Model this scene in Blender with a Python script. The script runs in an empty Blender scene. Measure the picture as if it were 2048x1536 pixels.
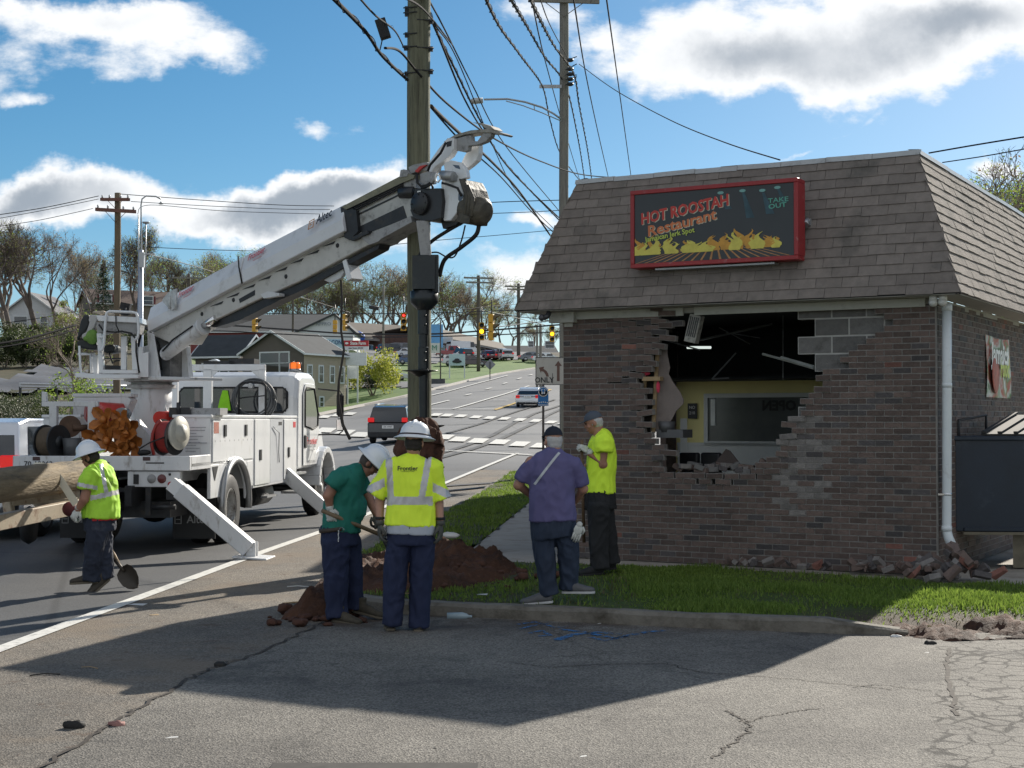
import bpy,math,random
from mathutils import Vector,Matrix,noise,bvhtree
random.seed(7)
R=math.radians
scn=bpy.context.scene
# ------- camera
CAMZ=1.83;PITCH=R(1.375);FPX=3000.0
cam=bpy.data.objects.new("camera",bpy.data.cameras.new("camera"));scn.collection.objects.link(cam)
cam.location=(0,0,CAMZ);cam.rotation_euler=(R(90)+PITCH,0,0)
cam.data.lens=FPX/2048*36;cam.data.sensor_width=36;cam.data.clip_end=3000;cam.data.clip_start=.1
scn.camera=cam
# ------- sun and sky
SUN_EL,SUN_AZ=R(27.9),R(30.2)
EXPO=0.86
sd=bpy.data.lights.new("sun",'SUN');sd.energy=4.2;sd.angle=R(.5);sd.color=(1,.93,.82)
so=bpy.data.objects.new("sun",sd);scn.collection.objects.link(so)
sv=Vector((math.sin(SUN_AZ)*math.cos(SUN_EL),math.cos(SUN_AZ)*math.cos(SUN_EL),math.sin(SUN_EL)))
so.rotation_euler=(-sv).to_track_quat('-Z','Y').to_euler();so.location=(30,50,60)
scn.view_settings.view_transform='Standard';scn.view_settings.look='None'
scn.view_settings.exposure=EXPO;scn.view_settings.gamma=1
scn.cycles.max_bounces=6;scn.cycles.transparent_max_bounces=12
scn.cycles.use_denoising=True
def px_dir(px,py):
 x=(px-1024)/FPX;y=(768-py)/FPX
 c,s=math.cos(PITCH),math.sin(PITCH)
 return Vector((x,c-y*s,s+y*c))
def at(px,py,Y):
 d=px_dir(px,py);d*=Y/d.y
 return Vector((d.x,d.y,CAMZ+d.z))
world=bpy.data.worlds.new("World");scn.world=world;world.use_nodes=True
nt=world.node_tree;nt.nodes.clear()
def N(t,tree=None,**kw):
 n=(tree or nt).nodes.new(t)
 for k,v in kw.items():setattr(n,k,v)
 return n
def build_world():
 L=nt.links.new
 def mth(op,a,b=None,clamp=False):
  n=N('ShaderNodeMath',operation=op,use_clamp=clamp)
  for i,v in enumerate((a,b)):
   if v is None:continue
   if isinstance(v,(int,float)):n.inputs[i].default_value=v
   else:L(v,n.inputs[i])
  return n.outputs[0]
 out=N('ShaderNodeOutputWorld');bg=N('ShaderNodeBackground');bg.inputs[1].default_value=.08
 L(bg.outputs[0],out.inputs[0])
 sky=N('ShaderNodeTexSky',sky_type='NISHITA');sky.sun_disc=False
 sky.sun_elevation=SUN_EL;sky.sun_rotation=SUN_AZ;sky.air_density=.8;sky.dust_density=.35;sky.ozone_density=3.2
 hs=N('ShaderNodeHueSaturation');hs.inputs['Saturation'].default_value=1.28;hs.inputs['Value'].default_value=.66;hs.inputs['Hue'].default_value=.487;L(sky.outputs[0],hs.inputs['Color'])
 tc=N('ShaderNodeTexCoord');sp=N('ShaderNodeSeparateXYZ');L(tc.outputs['Generated'],sp.inputs[0])
 ay=mth('MAXIMUM',mth('ABSOLUTE',sp.outputs[1]),.12)
 u=mth('DIVIDE',sp.outputs[0],ay);v=mth('DIVIDE',sp.outputs[2],ay)
 cb=N('ShaderNodeCombineXYZ');L(u,cb.inputs[0]);L(v,cb.inputs[1])
 nz=N('ShaderNodeTexNoise');nz.inputs['Scale'].default_value=9;nz.inputs['Detail'].default_value=6;nz.inputs['Roughness'].default_value=.6
 L(cb.outputs[0],nz.inputs['Vector'])
 wv=N('ShaderNodeVectorMath',operation='SUBTRACT');L(nz.outputs['Color'],wv.inputs[0]);wv.inputs[1].default_value=(.5,.5,.5)
 ws=N('ShaderNodeVectorMath',operation='SCALE');L(wv.outputs[0],ws.inputs[0]);ws.inputs['Scale'].default_value=.075
 wa=N('ShaderNodeVectorMath',operation='ADD');L(cb.outputs[0],wa.inputs[0]);L(ws.outputs[0],wa.inputs[1])
 P=wa.outputs[0]
 tot=None
 def blob(cx,cy,rx,ry,w,rot=0):
  nonlocal tot
  m=N('ShaderNodeMapping',vector_type='TEXTURE')
  m.inputs['Location'].default_value=((cx-1024)/3000,(840-cy)/3000,0)
  m.inputs['Rotation'].default_value=(0,0,R(rot));m.inputs['Scale'].default_value=(rx*1.05/3000,ry*1.0/3000,1)
  L(P,m.inputs[0])
  ln=N('ShaderNodeVectorMath',operation='LENGTH');L(m.outputs[0],ln.inputs[0])
  mr=N('ShaderNodeMapRange',interpolation_type='SMOOTHSTEP');L(ln.outputs['Value'],mr.inputs[0])
  mr.inputs[1].default_value=0;mr.inputs[2].default_value=1.25;mr.inputs[3].default_value=w;mr.inputs[4].default_value=0
  tot=mr.outputs[0]if tot is None else mth('ADD',tot,mr.outputs[0])
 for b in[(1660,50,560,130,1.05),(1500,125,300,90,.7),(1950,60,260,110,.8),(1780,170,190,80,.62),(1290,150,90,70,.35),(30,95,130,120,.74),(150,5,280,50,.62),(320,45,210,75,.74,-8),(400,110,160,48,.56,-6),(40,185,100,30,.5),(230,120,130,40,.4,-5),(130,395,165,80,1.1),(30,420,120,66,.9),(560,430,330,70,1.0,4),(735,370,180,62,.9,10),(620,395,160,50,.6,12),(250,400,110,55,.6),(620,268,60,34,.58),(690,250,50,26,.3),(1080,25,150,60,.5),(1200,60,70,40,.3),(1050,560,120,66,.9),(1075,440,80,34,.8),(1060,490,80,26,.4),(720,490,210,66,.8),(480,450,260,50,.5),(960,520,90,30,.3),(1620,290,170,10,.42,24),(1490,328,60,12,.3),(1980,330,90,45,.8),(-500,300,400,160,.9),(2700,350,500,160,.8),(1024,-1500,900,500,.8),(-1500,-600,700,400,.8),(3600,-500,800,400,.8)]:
  blob(*b)
 n2=N('ShaderNodeTexNoise');n2 .inputs['Scale'].default_value=15;n2 .inputs['Detail'].default_value=9;n2 .inputs['Roughness'].default_value=.62
 mp=N('ShaderNodeMapping');mp.inputs['Scale'].default_value=(1,1.9,1);mp.inputs['Rotation'].default_value=(0,0,R(12));L(cb.outputs[0],mp.inputs[0]);L(mp.outputs[0],n2 .inputs['Vector'])
 dens=mth('ADD',tot,mth('MULTIPLY',mth('SUBTRACT',n2 .outputs[0],.5),1.9))
 bk=N('ShaderNodeMapRange',interpolation_type='SMOOTHSTEP');L(sp.outputs[1],bk.inputs[0]);bk.inputs[1].default_value=.35;bk.inputs[2].default_value=-.25;bk.inputs[3].default_value=0;bk.inputs[4].default_value=.62  # extra unseen cloud behind the camera and overhead, added as ambient fill
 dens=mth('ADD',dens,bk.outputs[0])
 al=N('ShaderNodeMapRange',interpolation_type='SMOOTHSTEP');L(dens,al.inputs[0])
 al.inputs[1].default_value=.26;al.inputs[2].default_value=.84
 th=N('ShaderNodeMapRange',interpolation_type='SMOOTHSTEP');L(mth('ADD',tot,mth('MULTIPLY',mth('SUBTRACT',nz.outputs[0],.5),.9)),th.inputs[0])
 th.inputs[1].default_value=.85;th.inputs[2].default_value=1.6
 cc=N('ShaderNodeMix',data_type='RGBA');L(th.outputs[0],cc.inputs[0])
 cc.inputs[6].default_value=(7.2,7.3,7.4,1);cc.inputs[7].default_value=(2.6,2.95,3.4,1)
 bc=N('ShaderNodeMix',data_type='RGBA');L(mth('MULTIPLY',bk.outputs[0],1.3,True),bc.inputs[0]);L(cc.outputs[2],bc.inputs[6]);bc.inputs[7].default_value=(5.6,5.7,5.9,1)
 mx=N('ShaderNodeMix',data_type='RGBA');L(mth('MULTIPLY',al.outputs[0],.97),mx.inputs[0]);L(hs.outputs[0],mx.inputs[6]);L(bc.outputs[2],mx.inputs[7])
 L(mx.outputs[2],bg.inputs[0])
build_world()
# ------- helpers
ORG={}
class MB:
 def __init__(s,M=None):s.v=[];s.f=[];s.mi=[];s.sm=[];s.M=M;s.cur=0
 def add(s,vs,fs,smooth=False):
  b=len(s.v)
  for v in vs:
   v=Vector(v);s.v.append(s.M@v if s.M else v)
  for f in fs:
   s.f.append([b+i for i in f]);s.mi.append(s.cur);s.sm.append(smooth)
  return s
 def mat(s,i):s.cur=i;return s
 def bx(s,x0,x1,y0,y1,z0,z1,rot=None,c=None):
  vs=[(x,y,z)for z in(z0,z1)for y in(y0,y1)for x in(x0,x1)]
  if rot is not None:
   c=Vector(c)if c is not None else Vector(((x0+x1)/2,(y0+y1)/2,(z0+z1)/2))
   vs=[c+rot@(Vector(v)-c)for v in vs]
  return s.add(vs,[(0,2,3,1),(4,5,7,6),(0,1,5,4),(2,6,7,3),(0,4,6,2),(1,3,7,5)])
 def box(s,c,sz,rot=None):
  c=Vector(c);h=Vector(sz)/2
  vs=[Vector((x,y,z))for z in(-h.z,h.z)for y in(-h.y,h.y)for x in(-h.x,h.x)]
  vs=[c+(rot@v if rot is not None else v)for v in vs]
  return s.add(vs,[(0,2,3,1),(4,5,7,6),(0,1,5,4),(2,6,7,3),(0,4,6,2),(1,3,7,5)])
 def obox(s,o,a,b,c):
  o,a,b,c=map(Vector,(o,a,b,c))
  vs=[o+a*i+b*j+c*k for k in(0,1)for j in(0,1)for i in(0,1)]
  return s.add(vs,[(0,2,3,1),(4,5,7,6),(0,1,5,4),(2,6,7,3),(0,4,6,2),(1,3,7,5)])
 def prism(s,poly,ext):
  n=len(poly);poly=[Vector(p)for p in poly];e=Vector(ext)
  return s.add(poly+[p+e for p in poly],[tuple(range(n))[::-1],tuple(range(n,2*n))]+[(i,(i+1)%n,n+(i+1)%n,n+i)for i in range(n)])
 def poly(s,pts):return s.add(pts,[tuple(range(len(pts)))])
 def tube(s,pts,r,n=8,caps=True,side=None,rb=None,smooth=True):
  pts=[Vector(p)for p in pts];m=len(pts)
  rs=r if isinstance(r,(list,tuple))else[r]*m
  rbs=rb if isinstance(rb,(list,tuple))else([rb]*m if rb else rs)
  vs=[];fs=[];pa=None
  for i,p in enumerate(pts):
   t=(pts[min(i+1,m-1)]-pts[max(i-1,0)])
   t=t.normalized()if t.length>1e-9 else Vector((0,0,1))
   if side is not None:a=Vector(side)-t*t.dot(Vector(side))
   elif pa is None:
    a=t.cross(Vector((0,0,1)));
    if a.length<.05:a=Vector((1,0,0))-t*t.x
   else:a=pa-t*t.dot(pa)
   a.normalize();pa=a;b=t.cross(a)
   for k in range(n):
    th=2*math.pi*k/n;vs.append(p+a*math.cos(th)*rs[i]+b*math.sin(th)*rbs[i])
  for i in range(m-1):
   for k in range(n):fs.append((i*n+k,i*n+(k+1)%n,(i+1)*n+(k+1)%n,(i+1)*n+k))
  s.add(vs,fs,smooth)
  if caps:
   b=len(s.v)-m*n
   s.f+=[[b+k for k in range(n)][::-1],[b+(m-1)*n+k for k in range(n)]];s.mi+=[s.cur]*2;s.sm+=[False]*2
  return s
 def lathe(s,prof,c,axis=(0,0,1),n=20,smooth=True):
  ax=Vector(axis).normalized();c=Vector(c)
  pts=[c+ax*z for r,z in prof];rs=[max(r,1e-4)for r,z in prof]
  a=ax.cross(Vector((0,1,0)));
  if a.length<.1:a=ax.cross(Vector((1,0,0)))
  a.normalize();b=ax.cross(a);vs=[];fs=[]
  for p,r in zip(pts,rs):
   for k in range(n):
    th=2*math.pi*k/n;vs.append(p+(a*math.cos(th)+b*math.sin(th))*r)
  for i in range(len(pts)-1):
   for k in range(n):fs.append((i*n+k,i*n+(k+1)%n,(i+1)*n+(k+1)%n,(i+1)*n+k))
  return s.add(vs,fs,smooth)
 def ell(s,c,r,n=12,m=8,rot=None):
  c=Vector(c);vs=[];fs=[]
  for i in range(m+1):
   ph=math.pi*i/m
   for k in range(n):
    th=2*math.pi*k/n
    v=Vector((math.sin(ph)*math.cos(th)*r[0],math.sin(ph)*math.sin(th)*r[1],-math.cos(ph)*r[2]))
    vs.append(c+(rot@v if rot is not None else v))
  for i in range(m):
   for k in range(n):fs.append((i*n+k,i*n+(k+1)%n,(i+1)*n+(k+1)%n,(i+1)*n+k))
  return s.add(vs,fs,True)
 def text(s,t,size,M,shear=0,bold=0,sx=1,ext=0,align='CENTER',res=2):
  cu=bpy.data.curves.new('t','FONT');cu.body=t;cu.size=size;cu.align_x=align;cu.align_y='CENTER'
  cu.shear=shear;cu.offset=bold;cu.extrude=ext;cu.resolution_u=res
  o=bpy.data.objects.new('t',cu);scn.collection.objects.link(o)
  dg=bpy.context.evaluated_depsgraph_get();me=bpy.data.meshes.new_from_object(o.evaluated_get(dg),depsgraph=dg)
  vs=[M@Vector((v.co.x*sx,v.co.y,v.co.z))for v in me.vertices];fs=[tuple(p.vertices)for p in me.polygons]
  bpy.data.objects.remove(o);bpy.data.curves.remove(cu);bpy.data.meshes.remove(me)
  return s.add(vs,fs)
 def build(s,name,mats,parent=None,bevel=0,org=None,seg=1):
  if not isinstance(mats,(list,tuple)):mats=[mats]
  if parent is not None:o0=ORG[parent.name]
  elif org is not None:o0=Vector(org)
  else:
   xs=[v.x for v in s.v];ys=[v.y for v in s.v];zs=[v.z for v in s.v]
   o0=Vector(((min(xs)+max(xs))/2,(min(ys)+max(ys))/2,min(zs)))
  me=bpy.data.meshes.new(name);me.from_pydata([v-o0 for v in s.v],[],s.f)
  for m in mats:me.materials.append(m)
  me.polygons.foreach_set('material_index',s.mi);me.polygons.foreach_set('use_smooth',s.sm);me.update()
  return link(name,me,parent,o0,bevel,seg)
def link(name,me,parent,o0,bevel=0,seg=1):
 o=bpy.data.objects.new(name,me);scn.collection.objects.link(o)
 if parent is not None:o.parent=parent
 else:o.location=o0
 ORG[o.name]=o0
 if bevel:
  b=o.modifiers.new('bevel','BEVEL');b.width=bevel;b.segments=seg;b.limit_method='ANGLE';b.angle_limit=R(40);b.harden_normals=False
 return o
def tag(o,label=None,cat=None,group=None,kind=None):
 if label:o['label']=label
 if cat:o['category']=cat
 if group:o['group']=group
 if kind:o['kind']=kind
 return o
def empty(name,loc,label,cat,group=None):
 o=bpy.data.objects.new(name,None);o.empty_display_size=.2;scn.collection.objects.link(o)
 o.location=loc;ORG[o.name]=Vector(loc);return tag(o,label,cat,group)
def copy_tree(o,parent=None):
 c=o.copy();scn.collection.objects.link(c)
 if parent is not None:c.parent=parent
 for ch in list(o.children):copy_tree(ch,c)
 return c
def frame(o,x,y,z):
 x,y,z,o=map(Vector,(x,y,z,o))
 return Matrix(((x.x,y.x,z.x,o.x),(x.y,y.y,z.y,o.y),(x.z,y.z,z.z,o.z),(0,0,0,1)))
def inpoly(x,y,P):
 c=False;j=len(P)-1
 for i in range(len(P)):
  if(P[i][1]>y)!=(P[j][1]>y)and x<(P[j][0]-P[i][0])*(y-P[i][1])/(P[j][1]-P[i][1])+P[i][0]:c=not c
  j=i
 return c
def dseg(x,y,P,closed=True):
 best=9e9;n=len(P)
 for i in range(n if closed else n-1):
  ax,ay=P[i];bx,by=P[(i+1)%n];dx,dy=bx-ax,by-ay
  t=max(0,min(1,((x-ax)*dx+(y-ay)*dy)/(dx*dx+dy*dy+1e-12)))
  best=min(best,math.hypot(x-ax-t*dx,y-ay-t*dy))
 return best
def interp(t,T):
 if t<=T[0][0]:return T[0][1]
 for(a,b),(c,d)in zip(T,T[1:]):
  if t<=c:return b+(d-b)*(t-a)/(c-a)
 return T[-1][1]
# ------- materials
def mat(name,col,rough=.6,metal=0,var=.15,vs=6,bump=0,bs=60,dirt=None,spec=.5,coat=0,stretch=None,emit=None,island=0):
 m=bpy.data.materials.new(name);m.use_nodes=True;t=m.node_tree;b=t.nodes['Principled BSDF'];L=t.links.new
 b.inputs['Roughness'].default_value=rough;b.inputs['Metallic'].default_value=metal
 b.inputs['Specular IOR Level'].default_value=spec;b.inputs['Coat Weight'].default_value=coat
 tc=N('ShaderNodeTexCoord',t);vec=tc.outputs['Object']
 if stretch:
  mp=N('ShaderNodeMapping',t);mp.inputs['Scale'].default_value=stretch;L(vec,mp.inputs[0]);vec=mp.outputs[0]
 nz=N('ShaderNodeTexNoise',t);nz.inputs['Scale'].default_value=vs;nz.inputs['Detail'].default_value=8;nz.inputs['Roughness'].default_value=.65;L(vec,nz.inputs['Vector'])
 mr=N('ShaderNodeMapRange',t);L(nz.outputs[0],mr.inputs[0]);mr.inputs[1].default_value=.25;mr.inputs[2].default_value=.75
 mr.inputs[3].default_value=1-var;mr.inputs[4].default_value=1+var
 mx=N('ShaderNodeVectorMath',t,operation='SCALE');mx.inputs[0].default_value=col;L(mr.outputs[0],mx.inputs['Scale'])
 c=mx.outputs[0]
 if island:
  g=N('ShaderNodeNewGeometry',t);m2=N('ShaderNodeMapRange',t);L(g.outputs['Random Per Island'],m2 .inputs[0])
  m2 .inputs[3].default_value=1-island;m2 .inputs[4].default_value=1+island
  s2=N('ShaderNodeVectorMath',t,operation='SCALE');L(c,s2 .inputs[0]);L(m2 .outputs[0],s2 .inputs['Scale']);c=s2 .outputs[0]
 if dirt:
  dc,amt,dsz=dirt
  n2=N('ShaderNodeTexNoise',t);n2 .inputs['Scale'].default_value=dsz;n2 .inputs['Detail'].default_value=10;n2 .inputs['Roughness'].default_value=.7;L(vec,n2 .inputs['Vector'])
  m3=N('ShaderNodeMapRange',t);L(n2 .outputs[0],m3 .inputs[0]);m3 .inputs[1].default_value=.62-amt*.25;m3 .inputs[2].default_value=.8-amt*.2
  x3=N('ShaderNodeMix',t,data_type='RGBA');L(m3 .outputs[0],x3 .inputs[0]);L(c,x3 .inputs[6]);x3 .inputs[7].default_value=(*dc,1);c=x3 .outputs[2]
 L(c,b.inputs['Base Color'])
 if bump:
  n4=N('ShaderNodeTexNoise',t);n4 .inputs['Scale'].default_value=bs;n4 .inputs['Detail'].default_value=6;L(vec,n4 .inputs['Vector'])
  bp=N('ShaderNodeBump',t);bp.inputs['Strength'].default_value=bump;bp.inputs['Distance'].default_value=.02;L(n4 .outputs[0],bp.inputs['Height']);L(bp.outputs[0],b.inputs['Normal'])
 if emit:
  b.inputs['Emission Color'].default_value=(*emit[0],1);b.inputs['Emission Strength'].default_value=emit[1]
 return m
def glass(name,col=(.02,.025,.03),rough=.05):return mat(name,col,rough,var=.05,spec=.9)
def leafmat(name,c1,c2,trans=.35):
 m=bpy.data.materials.new(name);m.use_nodes=True;t=m.node_tree;L=t.links.new;b=t.nodes['Principled BSDF'];out=t.nodes['Material Output']
 g=N('ShaderNodeNewGeometry',t);mx=N('ShaderNodeMix',t,data_type='RGBA');L(g.outputs['Random Per Island'],mx.inputs[0])
 mx.inputs[6].default_value=(*c1,1);mx.inputs[7].default_value=(*c2,1);L(mx.outputs[2],b.inputs['Base Color']);b.inputs['Roughness'].default_value=.6
 tr=N('ShaderNodeBsdfTranslucent',t);L(mx.outputs[2],tr.inputs[0]);ms=N('ShaderNodeMixShader',t);ms.inputs[0].default_value=trans
 L(b.outputs[0],ms.inputs[1]);L(tr.outputs[0],ms.inputs[2]);L(ms.outputs[0],out.inputs[0]);return m
BLK=mat('black_rubber',(.012,.012,.013),.7,var=.3,bump=.2)
DRK=mat('dark_steel',(.03,.032,.036),.45,.4,var=.3,vs=9,dirt=((.09,.07,.05),.25,7))
WHT=mat('truck_white',(.70,.715,.73),.32,var=.05,vs=2,stretch=(1,1,.35),dirt=((.42,.40,.36),.16,6),coat=.3)
WHD=mat('truck_white_dirty',(.58,.59,.60),.5,var=.10,vs=3,stretch=(1,1,.3),dirt=((.22,.19,.16),.28,9))
WHG=mat('truck_grimy_grey',(.34,.34,.34),.5,var=.25,vs=6,dirt=((.05,.045,.04),.5,6))
GRY=mat('galvanised',(.38,.39,.4),.45,.6,var=.12,vs=8,dirt=((.16,.14,.12),.2,6))
GLS=glass('dark_glass')
CHR=mat('chrome',(.7,.7,.7),.15,1,var=.05)
RED=mat('red_paint',(.5,.03,.02),.4,var=.2,vs=8,dirt=((.1,.05,.04),.2,9))
REDL=mat('red_lens',(.35,.01,.012),.15,var=.1,coat=.6)
ORG_L=mat('amber_lens',(.9,.2,.02),.2,var=.1)
ORGP=mat('orange_anchor',(.42,.15,.03),.55,var=.35,vs=9,dirt=((.1,.04,.015),.4,9))
RUST=mat('rusty_cream_steel',(.45,.38,.28),.6,var=.3,vs=6,dirt=((.14,.05,.02),.5,6),bump=.1)
WOOD=mat('weathered_pole_wood',(.15,.15,.10),.85,var=.4,vs=5,stretch=(6,6,.35),bump=.6,bs=30,dirt=((.03,.028,.02),.4,4))
WOODG=mat('grey_pole_wood',(.2,.19,.165),.85,var=.3,vs=5,stretch=(6,6,.35),bump=.5,bs=30,dirt=((.07,.06,.05),.3,4))
LOGM=mat('log_wood',(.19,.145,.085),.85,var=.4,vs=6,stretch=(1.6,.25,1.6),bump=.9,bs=26,dirt=((.05,.042,.03),.5,5))
LUM=mat('lumber',(.34,.24,.13),.75,var=.2,vs=9)
SKIN=mat('skin',(.42,.22,.15),.5,var=.12,vs=20)
SKINP=mat('skin_tanned',(.35,.17,.11),.5,var=.12,vs=20)
TXB=mat('lettering_black',(.015,.015,.018),.5,var=.1)
TXR=mat('lettering_red',(.55,.02,.03),.5,var=.1)
TXW=mat('lettering_white',(.8,.8,.78),.5,var=.05)
WIRE=mat('cable_black',(.016,.016,.018),.9,var=.2,spec=.1)
WIREG=mat('cable_grey',(.06,.056,.052),.9,var=.3,spec=.1)
CONC=mat('concrete',(.34,.32,.29),.85,var=.15,vs=4,bump=.25,bs=90,dirt=((.16,.14,.12),.3,3))
YEL=mat('signal_yellow',(.55,.30,.02),.45,var=.15,vs=8)
# ------- terrain
COLS=[(300,[(0,0),(40,0),(70,1),(90,3.9),(120,6.5),(160,9.8),(220,14),(400,24),(900,30)]),(480,[(0,0),(40,0),(70,.6),(100,1.6),(138,3.2),(160,6),(200,10),(260,14),(400,22),(900,28)]),(690,[(0,0),(40,0),(70,.6),(100,1.6),(138,3.3),(160,5.4),(200,9),(260,14),(400,22),(900,28)]),(860,[(0,0),(35,0),(63,.77),(90,1.65),(111,2.7),(138,4.3),(200,8.6),(260,13.6),(400,20),(900,26)])]
def hY(Y,T):
 return(interp(Y-5,T)+2*interp(Y,T)+interp(Y+5,T))/4 if Y>30 else 0.0
def hgt(X,Y):
 if Y<=30:return 0.0
 px=1024+3000*X/Y
 if px<=300:return hY(Y,COLS[0][1])
 for(a,A),(b,B)in zip(COLS,COLS[1:]):
  if px<=b:
   t=(px-a)/(b-a);return hY(Y,A)*(1-t)+hY(Y,B)*t
 return hY(Y,COLS[-1][1])
def gp(px,py,base=0.0):
 d=px_dir(px,py);d/=d.y;Y=4.0
 while Y<600:
  if CAMZ+d.z*Y<=hgt(d.x*Y,Y)+base:break
  Y+=.5
 a,b=Y-.5,Y
 for _ in range(20):
  m=(a+b)/2
  if CAMZ+d.z*m<=hgt(d.x*m,m)+base:b=m
  else:a=m
 return Vector((d.x*b,b,hgt(d.x*b,b)+base))
def ground_mat(name,kind):
 m=bpy.data.materials.new(name);m.use_nodes=True;t=m.node_tree;b=t.nodes['Principled BSDF'];L=t.links.new
 g=N('ShaderNodeNewGeometry',t);P=g.outputs['Position']
 def noi(s,d=8,r=.6,vec=P,w=0):
  n=N('ShaderNodeTexNoise',t);n.inputs['Scale'].default_value=s;n.inputs['Detail'].default_value=d;n.inputs['Roughness'].default_value=r;L(vec,n.inputs['Vector']);return n.outputs[0]
 def rng(v,a,c,o0=0,o1=1,sm=True):
  n=N('ShaderNodeMapRange',t,interpolation_type='SMOOTHSTEP' if sm else 'LINEAR');L(v,n.inputs[0])
  for i,x in zip((1,2,3,4),(a,c,o0,o1)):n.inputs[i].default_value=x
  return n.outputs[0]
 def mix(f,c1,c2,bt='MIX'):
  n=N('ShaderNodeMix',t,data_type='RGBA',blend_type=bt)
  if isinstance(f,(int,float)):n.inputs[0].default_value=f
  else:L(f,n.inputs[0])
  for i,c in((6,c1),(7,c2)):
   if isinstance(c,tuple):n.inputs[i].default_value=(*c,1)
   else:L(c,n.inputs[i])
  return n.outputs[2]
 def mul(a,c):
  n=N('ShaderNodeMath',t,operation='MULTIPLY')
  for i,x in enumerate((a,c)):
   if isinstance(x,(int,float)):n.inputs[i].default_value=x
   else:L(x,n.inputs[i])
  return n.outputs[0]
 rough=.8;hgtv=None
 if kind in('lot','road','shoulder'):
  base={'lot':(.178,.166,.146),'road':(.082,.083,.084),'shoulder':(.165,.142,.115)}[kind]
  lo={'lot':(.105,.097,.087),'road':(.064,.066,.068),'shoulder':(.10,.09,.078)}[kind]
  c=mix(rng(noi(.55,6),.35,.65),lo,base)
  c=mix(rng(noi(2.3,8,.7),.3,.75),c,mix(.45,c,(.2,.185,.16)if kind!='road' else(.075,.075,.078)))
  v=N('ShaderNodeTexVoronoi',t);v.inputs['Scale'].default_value=85;L(P,v.inputs['Vector'])
  gr=rng(v.outputs['Color'],.15,.9,.6,1.5)if kind!='road' else rng(v.outputs['Color'],.1,.9,.8,1.25)
  sc=N('ShaderNodeVectorMath',t,operation='SCALE');L(c,sc.inputs[0]);L(gr,sc.inputs['Scale']);c=sc.outputs[0]
  if kind!='road':
   v3=N('ShaderNodeTexVoronoi',t);v3 .inputs['Scale'].default_value=30;L(P,v3 .inputs['Vector'])
   c=mix(mul(rng(v3 .outputs['Distance'],.16,.05),rng(noi(40,2),.5,.62)),c,(.36,.34,.3))
  hgtv=v.outputs['Distance']
  if kind=='lot':
   wn=N('ShaderNodeTexNoise',t);wn.inputs['Scale'].default_value=2.2;wn.inputs['Detail'].default_value=8;wn.inputs['Roughness'].default_value=.7;L(P,wn.inputs['Vector'])
   ws=N('ShaderNodeVectorMath',t,operation='SCALE');L(wn.outputs['Color'],ws.inputs[0]);ws.inputs['Scale'].default_value=.55
   wa=N('ShaderNodeVectorMath',t,operation='ADD');L(P,wa.inputs[0]);L(ws.outputs[0],wa.inputs[1])
   v2=N('ShaderNodeTexVoronoi',t,feature='DISTANCE_TO_EDGE');v2 .inputs['Scale'].default_value=.42;L(wa.outputs[0],v2 .inputs['Vector'])
   cr=mul(rng(v2 .outputs['Distance'],.0075,.002),rng(noi(.8,3),.42,.55))
   ws2=N('ShaderNodeVectorMath',t,operation='SCALE');L(wn.outputs['Color'],ws2 .inputs[0]);ws2 .inputs['Scale'].default_value=.12
   wb=N('ShaderNodeVectorMath',t,operation='ADD');L(P,wb.inputs[0]);L(ws2 .outputs[0],wb.inputs[1])
   v4=N('ShaderNodeTexVoronoi',t,feature='DISTANCE_TO_EDGE');v4 .inputs['Scale'].default_value=5.5;L(wb.outputs[0],v4 .inputs['Vector'])
   sx=N('ShaderNodeSeparateXYZ',t);L(wa.outputs[0],sx.inputs[0])
   zl=N('ShaderNodeMath',t,operation='MULTIPLY_ADD');L(sx.outputs[1],zl.inputs[0]);zl.inputs[1].default_value=-.285;L(sx.outputs[0],zl.inputs[2]);zone=rng(zl.outputs[0],.10,.25)
   al=mul(rng(v4 .outputs['Distance'],.05,.015),mul(zone,rng(noi(.8,4),.2,.42)))
   c=mix(mul(zone,.3),c,(.23,.215,.19));c=mix(mul(cr,.45),c,(.022,.02,.018));c=mix(mul(al,.9),c,(.018,.016,.014));hole=mul(mul(rng(noi(1.6,4,.6),.50,.55),zone),rng(v4 .outputs['Distance'],.12,.05));c=mix(hole,c,(.02,.018,.015))
   d2=N('ShaderNodeSeparateXYZ',t);L(P,d2 .inputs[0])
   brown=mul(rng(d2 .outputs[1],12.2,13.6),rng(noi(1.7,6,.7),.38,.6))
   c=mix(mul(brown,.75),c,(.06,.04,.028))
   tar=mul(rng(noi(.9,5,.6,wa.outputs[0]),.56,.66),rng(d2 .outputs[1],9.0,11))
   c=mix(mul(tar,.55),c,(.035,.034,.033))
  if kind=='shoulder':
   d2=N('ShaderNodeSeparateXYZ',t);L(P,d2 .inputs[0])
   c=mix(mul(rng(noi(.5,7,.7),.45,.62),.6),c,(.20,.155,.11))
   c=mix(mul(rng(noi(3.1,7,.7),.58,.66),.6),c,(.09,.055,.035))
  if kind=='road':
   d2=N('ShaderNodeSeparateXYZ',t);L(P,d2 .inputs[0])
   c=mix(rng(d2 .outputs[1],42,62),c,mix(rng(noi(.12,6),.3,.7),(.12,.12,.122),(.165,.165,.165)))  # far road lightened in the colour, standing in for grazing sun sheen
   v2=N('ShaderNodeTexVoronoi',t,feature='DISTANCE_TO_EDGE');v2 .inputs['Scale'].default_value=.12;L(P,v2 .inputs['Vector'])
   c=mix(mul(rng(v2 .outputs['Distance'],.006,.001),.55),c,(.03,.03,.03))
  rough=.72 if kind=='road' else.85
 elif kind=='soil':
  c=mix(rng(noi(1.3,8,.7),.3,.7),(.028,.013,.008),(.11,.048,.025))
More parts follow.
